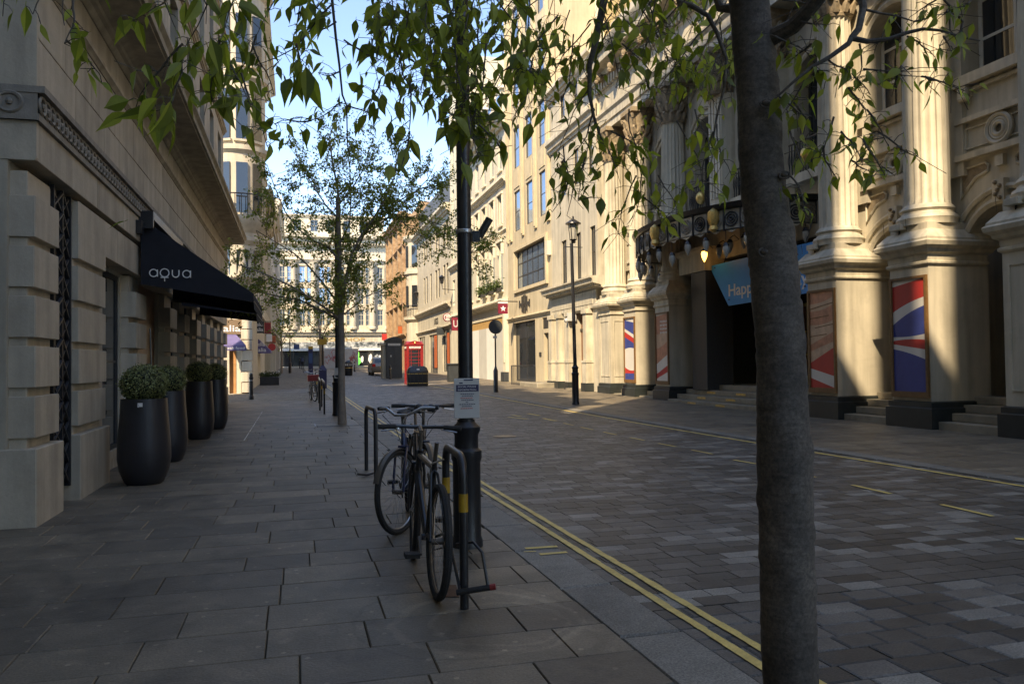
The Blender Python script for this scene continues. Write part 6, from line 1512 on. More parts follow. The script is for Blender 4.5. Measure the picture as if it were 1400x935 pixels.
# ------------------------------------------------------------------ bicycles (local: +Y forward, wheels on z=0)
def bicycle(label, loc, rz, lean=0.0, steer=0.0, fm='bike_black', saddle=True, guards=False, rack=False, hb_h=.98, wb=1.04, R=.34, sadz=.95, lights=False, drop=0, basket=False, bars=True, upr=False):
    T = thing('bicycle', label, 'bicycle', loc, rz); T.rotation_euler = (0, lean, rz); local(T)
    def wheel(c, ang):
        ca, sa = math.cos(ang), math.sin(ang)
        def tf_(x, y, z): return (c[0]+x*ca-y*sa, c[1]+x*sa+y*ca, c[2]+z)
        b = MB(tf_); n = 40; b.tube([(0, (R-.022)*math.cos(t*2*PI/n), (R-.022)*math.sin(t*2*PI/n)) for t in range(n)], .0245, 8, closed=True); w = b.build('wheel', 'rubber', T)
        b = MB(tf_); b.tube([(0, (R-.043)*math.cos(t*2*PI/n), (R-.043)*math.sin(t*2*PI/n)) for t in range(n)], .010, 6, closed=True); b.build('rim', 'steel' if guards or basket or upr else 'bike_grey', w)
        b = MB(tf_)
        for k in range(28):
            t = 2*PI*k/28; s = .028 if k % 2 else -.028; o = .5 if k % 4 < 2 else -.5
            b.tube([(s, .02*math.cos(t+o), .02*math.sin(t+o)), (0, (R-.05)*math.cos(t), (R-.05)*math.sin(t))], .0011, 3, cap=False)
        b.build('spoke', 'steel', w)
        b = MB(tf_); b.tube([(-.045, 0, 0), (.045, 0, 0)], .019, 10); b.build('hub', 'bike_grey', w)
        if guards:
            b = MB(tf_); m = 20; pr = None
            for k in range(m+1):
                t = math.radians(20+ 150*k/m); y, z = (R+.014)*math.cos(t), (R+.014)*math.sin(t); cur = [b.p(-.026, y, z-.006), b.p(0, y*1.012, z*1.012), b.p(.026, y, z-.006)]
                if pr: b.face(pr[0], cur[0], cur[1], pr[1]); b.face(pr[1], cur[1], cur[2], pr[2])
                pr = cur
            b.build('mudguard', 'bike_grey', w)
    rear = Vector((0, 0, R)); front = Vector((0, wb, R)); bb = Vector((0, .43, R-.06))
    head_b = Vector((0, wb-.13, R+.30)); head_t = Vector((0, wb-.19, R+.44)); seat_t = Vector((0, .25, R+.42)); stem = Vector((0, wb-.21, hb_h-.02))
    wheel(rear, 0.0)
    def st(v):   # steering: turn about the head tube, approximated by a vertical axis through it
        v = Vector(v); ax = Vector((0, wb-.12, 0)); d = v-ax; c, s = math.cos(steer), math.sin(steer); return Vector((d.x*c-d.y*s, ax.y+d.x*s+d.y*c, v.z))
    wheel(st(front), steer)
    b = MB()
    b.tube([head_b, bb], .024, 10); b.tube([seat_t-Vector((0, 0, .02)), head_t-Vector((0, 0, .02))], .020, 10); b.tube([bb, seat_t, seat_t+(seat_t-bb).normalized()*.04], .016, 10); b.tube([head_b-Vector((0, -.01, .03)), head_t+Vector((0, -.005, .02))], .021, 10)
    for s in (-1, 1): b.tube([rear+Vector((.05*s, 0, 0)), rear+Vector((.05*s, .12, .02)), bb+Vector((.025*s, -.05, 0)), bb], .009, 6); b.tube([rear+Vector((.05*s, 0, 0)), seat_t+Vector((.02*s, -.015, -.05)), seat_t-Vector((0, 0, .03))], .008, 6)
    b.tube([bb-Vector((.035, 0, 0)), bb+Vector((.035, 0, 0))], .022, 10)
    b.build('frame', fm, T)
    b = MB()
    for s in (-1, 1): b.tube([st(front+Vector((.05*s, 0, 0))), st(front+Vector((.05*s, -.06, .28))), st(Vector((.035*s, wb-.115, R+.36)))], .011, 6)
    b.tube([st(Vector((-.045, wb-.115, R+.36))), st(Vector((.045, wb-.115, R+.36)))], .014, 6); b.build('fork', fm, T)
    b = MB(); b.tube([head_t, Vector((0, wb-.205, hb_h-.03))], .014, 8); b.tube([Vector((0, wb-.205, hb_h-.03)), st(Vector((0, wb-.12, hb_h)))], .017, 8); b.build('stem', 'bike_grey', T)
    hw = .29
    if bars:
        b = MB(); Yh = wb-.10; rise = .05 if upr else .0
        pts = [Vector((-hw, Yh-.07-rise, hb_h+.0+rise)), Vector((-.17, Yh-.03-rise*.5, hb_h+.005+rise)), Vector((-.06, Yh, hb_h)), Vector((.06, Yh, hb_h)), Vector((.17, Yh-.03-rise*.5, hb_h+.005+rise)), Vector((hw, Yh-.07-rise, hb_h+rise))]
        b.tube([st(p) for p in pts], .0125, 8); hb = b.build('handlebar', 'bike_black' if not upr else 'steel', T)
        for s in (-1, 1):
            b = MB(); b.tube([st(Vector((s*hw, Yh-.07-rise, hb_h+rise))), st(Vector((s*(hw-.12), Yh-.042-rise*.8, hb_h+.003+rise)))], .0175, 8); b.build('grip', 'rubber', hb)
            b = MB(); b.tube([st(Vector((s*(hw-.14), Yh-.03-rise, hb_h+rise-.01))), st(Vector((s*(hw-.12), Yh+.03-rise, hb_h+rise-.02))), st(Vector((s*(hw-.02), Yh+.01-rise, hb_h+rise-.035)))], .006, 5); b.build('brake_lever', 'steel', hb)
            b = MB(); b.tube([st(Vector((s*(hw-.16), Yh-.01, hb_h+rise))), st(Vector((s*.12, Yh+.10, hb_h+.01))), st(Vector((s*.02, Yh+.05, hb_h-.12))), Vector((0, wb-.2, R+.3))], .0028, 4); b.build('cable', 'rubber', hb)
    sp = seat_t+(seat_t-bb).normalized()*(max(sadz-.03, seat_t.z+.09)-seat_t.z)
    b = MB(); b.tube([seat_t, sp], .0135, 8); b.build('seat_post', 'bike_grey', T)
    b = MB(); b.tube([seat_t+Vector((-.03, -.02, .01)), seat_t+Vector((.05, -.05, .045))], .006, 5); b.build('seat_clamp', 'steel', T)
    if saddle:
        b = MB(); rings = []
        for (y, w, h0, h1) in ((-.15, .03, .0, .045), (-.12, .075, -.01, .05), (-.06, .07, -.005, .045), (.02, .035, .0, .035), (.10, .02, .0, .03), (.13, .008, .005, .02)):
            rings.append([b.p(sp.x+w*math.cos(t*PI/5), sp.y+y, sp.z+.01+(h0+h1)/2+(h1-h0)/2*math.sin(t*PI/5)) for t in range(10)])
        for A, B in zip(rings, rings[1:]):
            for k in range(10): b.face(A[k], A[(k+1) % 10], B[(k+1) % 10], B[k])
        b.face(*rings[0]); b.face(*rings[-1]); b.build('saddle', 'rubber', T)
    # crank set
    b = MB(); b.tube([bb+Vector((.035, 0, 0)), bb+Vector((.042, 0, 0))], .085, 24); b.build('chainring', 'bike_grey', T)
    ang = .5; v = Vector((0, math.cos(ang), math.sin(ang)))*.17
    for s in (-1, 1):
        b = MB(); e = bb+v*s+Vector((.06*s, 0, 0)); b.tube([bb+Vector((.05*s, 0, 0)), e], .010, 6); cr = b.build('crank', 'bike_grey', T)
        b = MB(); x0_, x1_ = sorted((e.x+.01*s, e.x+.10*s)); b.box(x0_, x1_, e.y-.045, e.y+.045, e.z-.013, e.z+.013); b.build('pedal', 'rubber', cr, smooth=False)
    b = MB(); ch = []
    for k in range(9): t = PI/2-PI*k/8; ch.append(bb+Vector((.04, .088*math.cos(t), .088*math.sin(t))))
    for k in range(7): t = -PI/2-PI*k/6; ch.append(rear+Vector((.04, .035*math.cos(t), .035*math.sin(t))))
    b.tube(ch, .0045, 4, closed=True); b.tube([rear+Vector((.03, 0, 0)), rear+Vector((.048, 0, 0))], .042, 14); b.tube([rear+Vector((.045, 0, -.02)), rear+Vector((.05, .02, -.08)), rear+Vector((.045, .03, -.13))], .012, 5); b.build('chain_and_gears', 'grille', T)
    b = MB(); b.tube([(-.03, .30, R+.36), (-.03, .22, R+.32), (-.03, .20, R+.25)], .009, 5); b.tube([(.03, .30, R+.36), (.03, .22, R+.32), (.03, .20, R+.25)], .009, 5); b.build('rear_brake', 'bike_grey', T)
    if lights:
        b = MB(); b.sphere(st(Vector((-.05, wb-.06, hb_h-.02))), .042, 10, 8); b.sphere(st(Vector((.06, wb-.06, hb_h-.02))), .045, 10, 8); b.build('front_lamp', 'frame_dark', T)
    if basket:
        b = MB(); b.box(-.19, .19, wb-.02, wb+.24, hb_h-.28, hb_h-.06); b.build('basket', 'red', T, smooth=False, bevel=.015)
    return T
bicycle('black bicycle without a saddle, leaning on the nearest stand', (.80, 4.73+.33*0+.0, 0), .0, .05, -.10, 'bike_black', saddle=False, hb_h=.95, R=.34)
bicycle('dark blue bicycle facing the camera with its front wheel turned aside, behind the black one', (1.03, 7.63, 0), PI-.15, .03, -.50, 'bike_blue', guards=True, hb_h=.97, lights=False, upr=True, R=.345)
bicycle('black bicycle with two round front lamps, tucked right of the dark blue one', (1.12, 8.03, 0), PI-.03, -.02, .06, 'bike_black', guards=True, hb_h=1.02, lights=True, R=.345)
P = G(428, 549); bicycle('small hire bicycle with a red front basket beside the far stands', (P.x-.05, P.y+.95, gz(P.y)), PI+.08, .05, .25, 'bike_grey', basket=True, hb_h=1.0, upr=True, R=.30)
P = G(432, 535); bicycle('dark bicycle parked behind the hire bicycle in the far row', (P.x, P.y+1.1, gz(P.y)), PI-.05, -.03, .1, 'bike_black', hb_h=1.0)
# locks on the near bicycle and stand
S1 = G(635, 832)
b = MB()
pts = [(S1.x-.02, S1.y+.12, .34), (S1.x+.06, S1.y+.02, .37), (S1.x+.10, S1.y-.03, .32), (S1.x+.12, S1.y-.08, .14)]
b.tube(pts, .009, 8); b.tube([(S1.x-.05, S1.y+.14, .33), (S1.x-.03, S1.y-.02, .12)], .009, 8)
T = thing('bicycle_lock', 'black shackle lock with a red end hanging on the nearest stand', 'lock', (S1.x, S1.y, .1)); b.build('shackle', 'iron', T)
b = MB(); b.tube([(S1.x-.05, S1.y-.03, .105), (S1.x+.13, S1.y-.09, .135)], .017, 10); b.build('crossbar', 'rubber', T)
b = MB(); b.tube([(S1.x+.13, S1.y-.09, .135), (S1.x+.16, S1.y-.10, .14)], .018, 10); b.build('end_cap', 'red', T)
b = MB(); q = G(618, 812); b.poly([(q.x-.08, q.y-.05, .0055), (q.x+.03, q.y-.08, .0055), (q.x+.06, q.y+.18, .0055), (q.x-.02, q.y+.2, .0055)]); b.build('rust_stain', 'moss', pav_l, smooth=False)

# ------------------------------------------------------------------ the walker at the far end
Yw = 104.0; q = WY(413.3, 489.0, Yw); zf = gz(Yw); Hs = 1.72
me = bpy.data.meshes.new('person'); vs = [(0, 0, .95), (0, 0, 1.15), (0, 0, 1.40), (0, .01, 1.50), (0, .02, 1.63), (.18, 0, 1.38), (.23, .05, 1.12), (.20, -.10, .92), (-.18, 0, 1.38), (-.23, -.05, 1.12), (-.2, .1, .92), (.09, 0, .9), (.10, .14, .50), (.10, .05, .08), (.10, -.08, .03), (-.09, 0, .9), (-.09, -.12, .50), (-.09, -.26, .10), (-.09, -.36, .04)]
es = [(0, 1), (1, 2), (2, 3), (3, 4), (2, 5), (5, 6), (6, 7), (2, 8), (8, 9), (9, 10), (0, 11), (11, 12), (12, 13), (13, 14), (0, 15), (15, 16), (16, 17), (17, 18)]
me.from_pydata(vs, es, []); o = bpy.data.objects.new('person', me); COL.objects.link(o)
m_ = o.modifiers.new('skin', 'SKIN'); rr = [.14, .15, .16, .06, .10, .07, .05, .035, .07, .05, .035, .09, .065, .045, .04, .09, .065, .045, .04]
for i, r in enumerate(rr): me.skin_vertices[0].data[i].radius = (r, r*.9)
me.skin_vertices[0].data[0].use_root = True
o.modifiers.new('sub', 'SUBSURF').levels = 1; me.materials.append(M['cloth_dark']); o.location = (q.x, Yw, zf)
tag(o, 'person in a blue top walking away at the far end of the left pavement', 'person')
b = MB(); b.tube([(0, 0, .98), (0, 0, 1.2), (0, 0, 1.46)], [.17, .18, .15], 10); j = b.build('jacket', 'cloth_blue', None, loc=(0, 0, 0)); j.parent = o
for k in ('label', 'category'): 
    if k in j: del j[k]

# ------------------------------------------------------------------ trees
def leaf_mesh(name, m, curl=.15, wd=.42):
    prof = [(0, .03), (.14, .62), (.30, 1.0), (.50, .86), (.70, .46), (.86, .16), (1.0, .0)]; b = MB(); prev = None
    for t, w in prof:
        y = t; z = -curl*t*t; wv = w*wd*.5; cur = (b.p(-wv, y, z+wv*.35), b.p(0, y, z), b.p(wv, y, z+wv*.35))
        if prev: b.face(prev[0], prev[1], cur[1], cur[0]); b.face(prev[1], prev[2], cur[2], cur[1])
        prev = cur
    b.tube([(0, -.16, .02), (0, 0, 0)], .012, 3)
    return b.mesh(name, m)
def leaf_matrix(P, d, up, s):
    d = d.normalized(); x = d.cross(up); x = x.normalized() if x.length > 1e-4 else d.orthogonal().normalized(); z = x.cross(d)
    return Matrix(((x.x*s, d.x*s, z.x*s, P.x), (x.y*s, d.y*s, z.y*s, P.y), (x.z*s, d.z*s, z.z*s, P.z), (0, 0, 0, 1)))
LV = []   # (matrix) list for near tree
def grow(b, pts, r0, r1, n=6):
    m = len(pts); b.tube(pts, [r0+(r1-r0)*i/(m-1) for i in range(m)], n)
def wob(p0, p1, n, amp, rg, sag=0):
    p0, p1 = Vector(p0), Vector(p1); out = []; L = (p1-p0).length; off = Vector((0, 0, 0))
    for i in range(n+1):
        t = i/n; off += Vector((rg.gauss(0, 1), rg.gauss(0, 1), rg.gauss(0, 1)))*amp*L/n**.5; out.append(p0.lerp(p1, t)+off*math.sin(PI*t)+Vector((0, 0, -sag*math.sin(PI*t))))
    return out
rg = random.Random(21)
NT = thing('street_tree', 'nearest street tree with a dark trunk at the right and hanging leafy twigs overhead', 'tree', (1.50, 2.15, 0))
def V(px, py, D):          # a point at depth D metres along the view direction
    d = ray(px, py); return CAM0+d*(D/FPX)
tr = MB(); 
tp = [V(1092, 1500, 2.47), V(1085, 1100, 2.47), V(1081, 935, 2.47), V(1075, 760, 2.48), V(1072, 600, 2.5), V(1067, 470, 2.52), V(1056, 350, 2.54), V(1044, 250, 2.56), V(1036, 130, 2.58), V(1023, 0, 2.6), V(1008, -170, 2.65), V(985, -400, 2.8), V(965, -700, 3.0)]
base = Vector((tp[0].x, tp[0].y, -.05)); tp = [base+Vector((.01, 0, 0)), base+Vector((.0, 0, .12))]+tp[1:]
rad = [.115, .095, .086, .083, .083, .081, .076, .073, .068, .066, .064, .062, .055, .045]
# denser rings with gentle knots
cr_, crr = [], []
for i in range(len(tp)-1):
    for k in range(16):
        t = k/16; cr_.append(tp[i].lerp(tp[i+1], t)+Vector((rg.uniform(-.0015, .0015), rg.uniform(-.0015, .0015), 0))); crr.append((rad[i]+(rad[i+1]-rad[i])*t)*(1+rg.uniform(-.012, .012)+.008*math.sin(i*2.1+k*.4)))
tr.tube(cr_, crr, 36)
from mathutils import noise as _nz
axis_ = [c_ for c_ in cr_ for _ in range(36)]
for i_, v_ in enumerate(tr.v):
    A_ = axis_[min(i_, len(axis_)-1)]; d_ = Vector((v_[0]-A_.x, v_[1]-A_.y, 0)); P_ = Vector(v_)
    q_ = _nz.noise(Vector((P_.x*9, P_.y*9, P_.z*3)))*.0065 + _nz.noise(Vector((P_.x*30, P_.y*30, P_.z*75)))*.0022 + max(0, _nz.noise(Vector((P_.x*14, P_.y*14, P_.z*22+5)))-.35)*.02
    d_.normalize(); tr.v[i_] = (v_[0]+d_.x*q_, v_[1]+d_.y*q_, v_[2])
for (px, py, s) in ((1048, 142, .02), (1046, 345, .021), (1072, 240, .016), (1088, 600, .018), (1060, 560, .012), (1068, 690, .014), (1052, 700, .013)):
    c = V(px, py, 2.489); tr.sphere(c, s*.8, 12, 8, .7); tr.tube([c+CR*s*1.0*math.cos(a_*PI/7)-CF*.004+Vector((0, 0, s*.65*math.sin(a_*PI/7))) for a_ in range(14)], .004, 5, closed=True)
tr.build('trunk', 'bark', NT)
br = MB()
# thick branch to the right of the trunk
B1 = [V(1040, 60, 2.58), V(1062, 48, 2.55), V(1085, 36, 2.5), V(1105, 15, 2.45), V(1130, -15, 2.4), V(1200, -120, 2.3), V(1330, -300, 2.2)]
grow(br, B1, .028, .018, 10)
top = tp[-2]
limbs = [  # heavier limbs above the picture, from which the twigs hang
    [tp[-3], V(900, -260, 2.7), V(800, -220, 2.9), V(700, -180, 3.1), V(620, -140, 3.2), V(520, -120, 3.2), V(440, -90, 3.1)],
    [tp[-2], V(820, -480, 2.4), V(640, -420, 2.3), V(450, -300, 2.2), V(330, -200, 2.2), V(220, -140, 2.2), V(90, -90, 2.2)],
    [tp[-3], V(960, -120, 3.0), V(930, -60, 3.4), V(900, -30, 3.7), V(870, -60, 4.0), V(830, -120, 4.4)],
    [tp[-3], V(1080, -200, 2.7), V(1150, -120, 2.6), V(1178, -20, 2.5)],
    [tp[-1], V(900, -900, 3.4), V(780, -800, 4.2), V(700, -600, 5)], [tp[-1], V(1100, -800, 3.0), V(1250, -700, 3.2)]]
for i, L_ in enumerate(limbs): grow(br, L_, .036 if i < 3 else .024, .010, 8)
# right-hand dark branch system
R1 = [V(1178, -20, 2.5), V(1180, 12, 2.48), V(1174, 40, 2.46), V(1164, 52, 2.45), V(1160, 60, 2.44), V(1135, 78, 2.43), V(1110, 92, 2.42), V(1085, 112, 2.42), V(1060, 135, 2.44)]
grow(br, R1, .013, .003, 8)
R2 = [V(1162, 52, 2.45), V(1185, 57, 2.44), V(1215, 54, 2.43), V(1240, 45, 2.42), V(1262, 40, 2.42), V(1285, 42, 2.42), V(1318, 52, 2.42), V(1340, 56, 2.42)]
grow(br, R2, .009, .002, 7)
grow(br, [V(1176, 12, 2.48), V(1200, 18, 2.46), V(1225, 22, 2.45), V(1250, 30, 2.45)], .005, .002, 5)
grow(br, [V(1312, 50, 2.42), V(1316, 30, 2.42), V(1300, 10, 2.42), V(1280, -10, 2.42)], .004, .003, 5)
M1 = [V(838, -60, 3.4), V(822, 20, 3.3), V(815, 55, 3.25), V(806, 90, 3.2), V(806, 130, 3.2), V(812, 160, 3.2), V(822, 190, 3.2)]
grow(br, M1, .018, .004, 8)
M2 = [V(915, -40, 3.4), V(930, 5, 3.3), V(945, 8, 3.25), V(968, 22, 3.2), V(980, 45, 3.2), V(993, 80, 3.2), V(990, 120, 3.2), V(980, 160, 3.2), V(975, 190, 3.2)]
grow(br, M2, .014, .003, 8)
M3 = [V(970, -30, 2.9), V(985, 12, 2.85), V(1000, 12, 2.8), V(1018, 5, 2.75)]
grow(br, M3, .012, .02, 8)
M4 = [V(455, -60, 3.0), V(454, 0, 3.0), V(459, 50, 3.0), V(464, 90, 3.0), V(468, 130, 3.0), V(474, 145, 3.0), V(475, 200, 3.0), V(479, 215, 3.0)]
grow(br, M4, .007, .0015, 6)
# hanging twigs: start, end, depth, leaves, leaf length
TW = []
def tw(x0, y0, x1, y1, D, n, s, r=.0035): TW.append((x0, y0, x1, y1, D, n, s, r))
# left cluster
tw(105, -60, 88, 35, 2.1, 0, .08); tw(100, 0, 88, 60, 2.1, 5, .07); tw(90, 55, 135, 100, 2.1, 7, .075); tw(10, -60, 5, 5, 2.0, 4, .08); tw(60, -60, 45, 20, 2.0, 4, .08)
tw(330, -80, 250, 70, 2.2, 14, .10); tw(250, 60, 185, 150, 2.2, 12, .115); tw(250, 70, 230, 160, 2.2, 12, .115); tw(300, -70, 180, 30, 2.2, 9, .09)
tw(330, -40, 300, 60, 2.3, 12, .10); tw(300, 55, 290, 140, 2.3, 12, .105); tw(300, 60, 345, 150, 2.3, 13, .10); tw(330, 100, 365, 200, 2.4, 7, .085); tw(225, -60, 240, 40, 2.2, 8, .09)
tw(400, -60, 350, 50, 2.5, 12, .09); tw(350, 50, 320, 110, 2.5, 9, .09); tw(455, 5, 350, 90, 2.6, 10, .085); tw(460, 30, 400, 70, 2.9, 6, .08); tw(345, 60, 375, 130, 2.5, 8, .09)
tw(420, -50, 405, 60, 2.5, 12, .10); tw(405, 60, 410, 110, 2.4, 10, .125); tw(470, 55, 515, 85, 3.0, 3, .07); tw(475, 60, 525, 85, 3.0, 2, .07); tw(468, 140, 425, 165, 3.0, 8, .075); tw(475, 145, 520, 165, 3.0, 6, .07)
tw(465, 98, 435, 100, 3.0, 5, .07); tw(426, 165, 375, 170, 2.9, 8, .085); tw(420, 20, 480, -30, 3, 6, .08); tw(395, -40, 440, 30, 2.8, 10, .09)
# centre mass
for i in range(34):
    x = rg.uniform(505, 740); y1 = rg.uniform(20, 190) - abs(x-640)*.35; y0 = y1-rg.uniform(70, 130); tw(x+rg.uniform(-110, 110), y0, x, max(y1, 5), rg.uniform(2.7, 3.9), rg.randint(10, 15), rg.uniform(.085, .11))
tw(540, 20, 520, 60, 2.8, 9, .10); tw(600, 60, 575, 130, 2.8, 10, .09); tw(560, 110, 555, 190, 2.7, 10, .10); tw(560, 180, 545, 235, 2.7, 6, .10); tw(625, 100, 640, 190, 2.7, 12, .10); tw(640, 160, 655, 215, 2.6, 9, .105); tw(655, 170, 690, 210, 2.6, 9, .11); tw(520, 110, 500, 160, 2.9, 7, .08); tw(570, -20, 555, 40, 2.8, 9, .1)
for (xx0, yy0, xx1, yy1) in ((630, -60, 625, 40), (650, -50, 645, 50), (640, 20, 630, 100), (655, 30, 650, 120), (620, 60, 640, 150), (665, 60, 640, 170), (645, 100, 628, 175)): tw(xx0, yy0, xx1, yy1, 2.75, 15, .09)
tw(640, 90, 620, 160, 2.7, 9, .1); tw(610, 130, 600, 170, 2.7, 5, .10)
# between centre and trunk
for i in range(34):
    x = rg.uniform(735, 985); y1 = rg.uniform(15, 150); y0 = y1-rg.uniform(60, 130); tw(x+rg.uniform(-95, 95), y0, x, y1, rg.uniform(3.0, 4.4), rg.randint(8, 13), rg.uniform(.08, .10))
for (x0, y0, x1, y1, n) in ((800, 215, 775, 295, 12), (806, 120, 770, 190, 7), (812, 150, 765, 230, 8), (770, 200, 755, 290, 10), (815, 165, 800, 225, 11), (820, 185, 845, 240, 10), (800, 215, 790, 275, 9), (835, 180, 880, 210, 9), (880, 215, 870, 290, 8), (860, 150, 880, 240, 10), (870, 240, 845, 320, 10), (880, 270, 915, 300, 8), (900, 240, 925, 285, 8), (925, 165, 960, 250, 9), (950, 150, 975, 215, 9), (975, 180, 960, 260, 8), (980, 170, 1000, 240, 8), (935, 60, 910, 130, 9), (880, 100, 905, 165, 7), (990, 60, 1000, 130, 8), (850, 60, 890, 100, 8)):
    tw(x0, y0, x1, y1, 3.2, n, .088)
# right of trunk
for (x0, y0, x1, y1, n) in ((1062, 130, 1110, 160, 7), (1060, 50, 1100, 70, 7), (1110, 60, 1075, 90, 7), (1110, 90, 1130, 110, 6), (1130, 80, 1165, 110, 8), (1165, 100, 1190, 130, 8), (1175, 60, 1170, 110, 3), (1180, 95, 1260, 105, 6), (1260, 105, 1320, 125, 8), (1265, 105, 1300, 118, 5), (1160, 120, 1185, 160, 8), (1185, 150, 1215, 200, 9), (1150, 180, 1180, 225, 9), (1180, 190, 1210, 240, 8), (1200, 180, 1255, 215, 8), (1140, 160, 1120, 215, 7), (1125, 200, 1145, 245, 6), (1085, 140, 1110, 190, 6), (1250, 30, 1290, 20, 7), (1300, 15, 1310, 60, 8), (1280, 0, 1250, 20, 7), (1225, 20, 1200, 60, 6), (1240, 50, 1275, 75, 6), (1290, 50, 1300, 70, 5), (1080, 240, 1100, 290, 9), (1070, 0, 1110, 5, 5), (1340, -20, 1290, 20, 8), (1095, 30, 1130, 35, 4), (1100, 110, 1075, 150, 7), (1080, 180, 1100, 230, 5), (1225, 110, 1232, 90, 9), (1165, 220, 1190, 235, 7)):
    tw(x0, y0, x1, y1, 2.45, n, .062 if x0 > 1100 else .068)
for (x0, y0, x1, y1, D, n, s, r) in TW:
    p0, p1 = V(x0, y0, D), V(x1, y1, D*rg.uniform(.96, 1.04)); pts = wob(p0, p1, 5, .06, rg); grow(br, pts, r, .0012, 5)
    for k in range(int(n*1.25)):
        t = rg.uniform(.12, 1.0) if k else 1.0; f = t*5; i = min(int(f), 4); P = pts[i].lerp(pts[i+1], f-i); dirn = (p1-p0).normalized()
        d = dirn*.35+Vector((rg.gauss(0, .55), rg.gauss(0, .45), -.75+rg.gauss(0, .35)))
        side = Vector((rg.gauss(0, 1), rg.gauss(0, 1), rg.gauss(-.1, .5)))*(.045 if D > 2.6 else .028)
        q = P+side; br.tube([P, P.lerp(q, .5)+Vector((0, 0, .006)), q], .0013, 3, cap=False)
        up = Vector((rg.gauss(0, .8), rg.gauss(-.5, .8), rg.uniform(.2, 1))); sz_ = s*rg.choice((.4, .55, .65, .75, .85, 1.0)); LV.append((leaf_matrix(q, d, up, sz_), sz_/D))
        if rg.random() < .25:   # side twiglet
            e = P+Vector((rg.gauss(0, .05), rg.gauss(0, .05), rg.uniform(-.08, .02))); br.tube([P, e], .0012, 3, cap=False)
br.build('branch', 'bark', NT)
lmesh = [leaf_mesh('leaf', 'leaf', c, w) for c, w in ((.12, .40), (.34, .46), (.05, .34))]
LV.sort(key=lambda a: -a[1]); offv = Vector(ORG[NT.name])
for k, (mx, _) in enumerate(LV[:300]):
    o = bpy.data.objects.new('leaf', lmesh[k % 3]); COL.objects.link(o); o.parent = NT; mm = mx.copy(); mm.translation -= offv; o.matrix_local = mm
def leaves_mesh(name, mats, matrices, tmpl, parent, flat=False):
    vs, fs = [], []; base = [[Vector(v.co) for v in t.vertices] for t in tmpl]; bf = [[tuple(p.vertices) for p in t.polygons] for t in tmpl]
    off = Vector(ORG[parent.name])
    for k, mx in enumerate(matrices):
        i = k % len(tmpl); n0 = len(vs); vs += [tuple(mx @ v - off) for v in base[i]]; fs += [tuple(n0+j for j in f) for f in bf[i]]
    me = bpy.data.meshes.new(name); me.from_pydata(vs, [], fs); me.materials.append(M[mats]); me.polygons.foreach_set('use_smooth', [True]*len(me.polygons)); me.update()
    o = bpy.data.objects.new(name, me); COL.objects.link(o); o.parent = parent; o['kind'] = 'stuff'; return o
leaves_mesh('leaf_mass', 'leaf', [m for m, _ in LV[300:]], lmesh, NT)
# leaves of the unseen upper crown
rest = []
for k in range(2600):
    c = V(*rg.choice(((900, -500, 3.2), (700, -480, 3.0), (1150, -500, 2.8), (500, -430, 2.8), (800, -750, 4.0), (1000, -900, 3.4), (300, -330, 2.4))))
    P = c+Vector((rg.gauss(0, .6), rg.gauss(0, .6), rg.gauss(.2, .4))); rest.append(leaf_matrix(P, Vector((rg.gauss(0, 1), rg.gauss(0, 1), -.6)), Vector((rg.gauss(0, 1), rg.gauss(0, 1), 1)), .085))
leaves_mesh('upper_leaf_mass', 'leaf', rest, lmesh, NT)

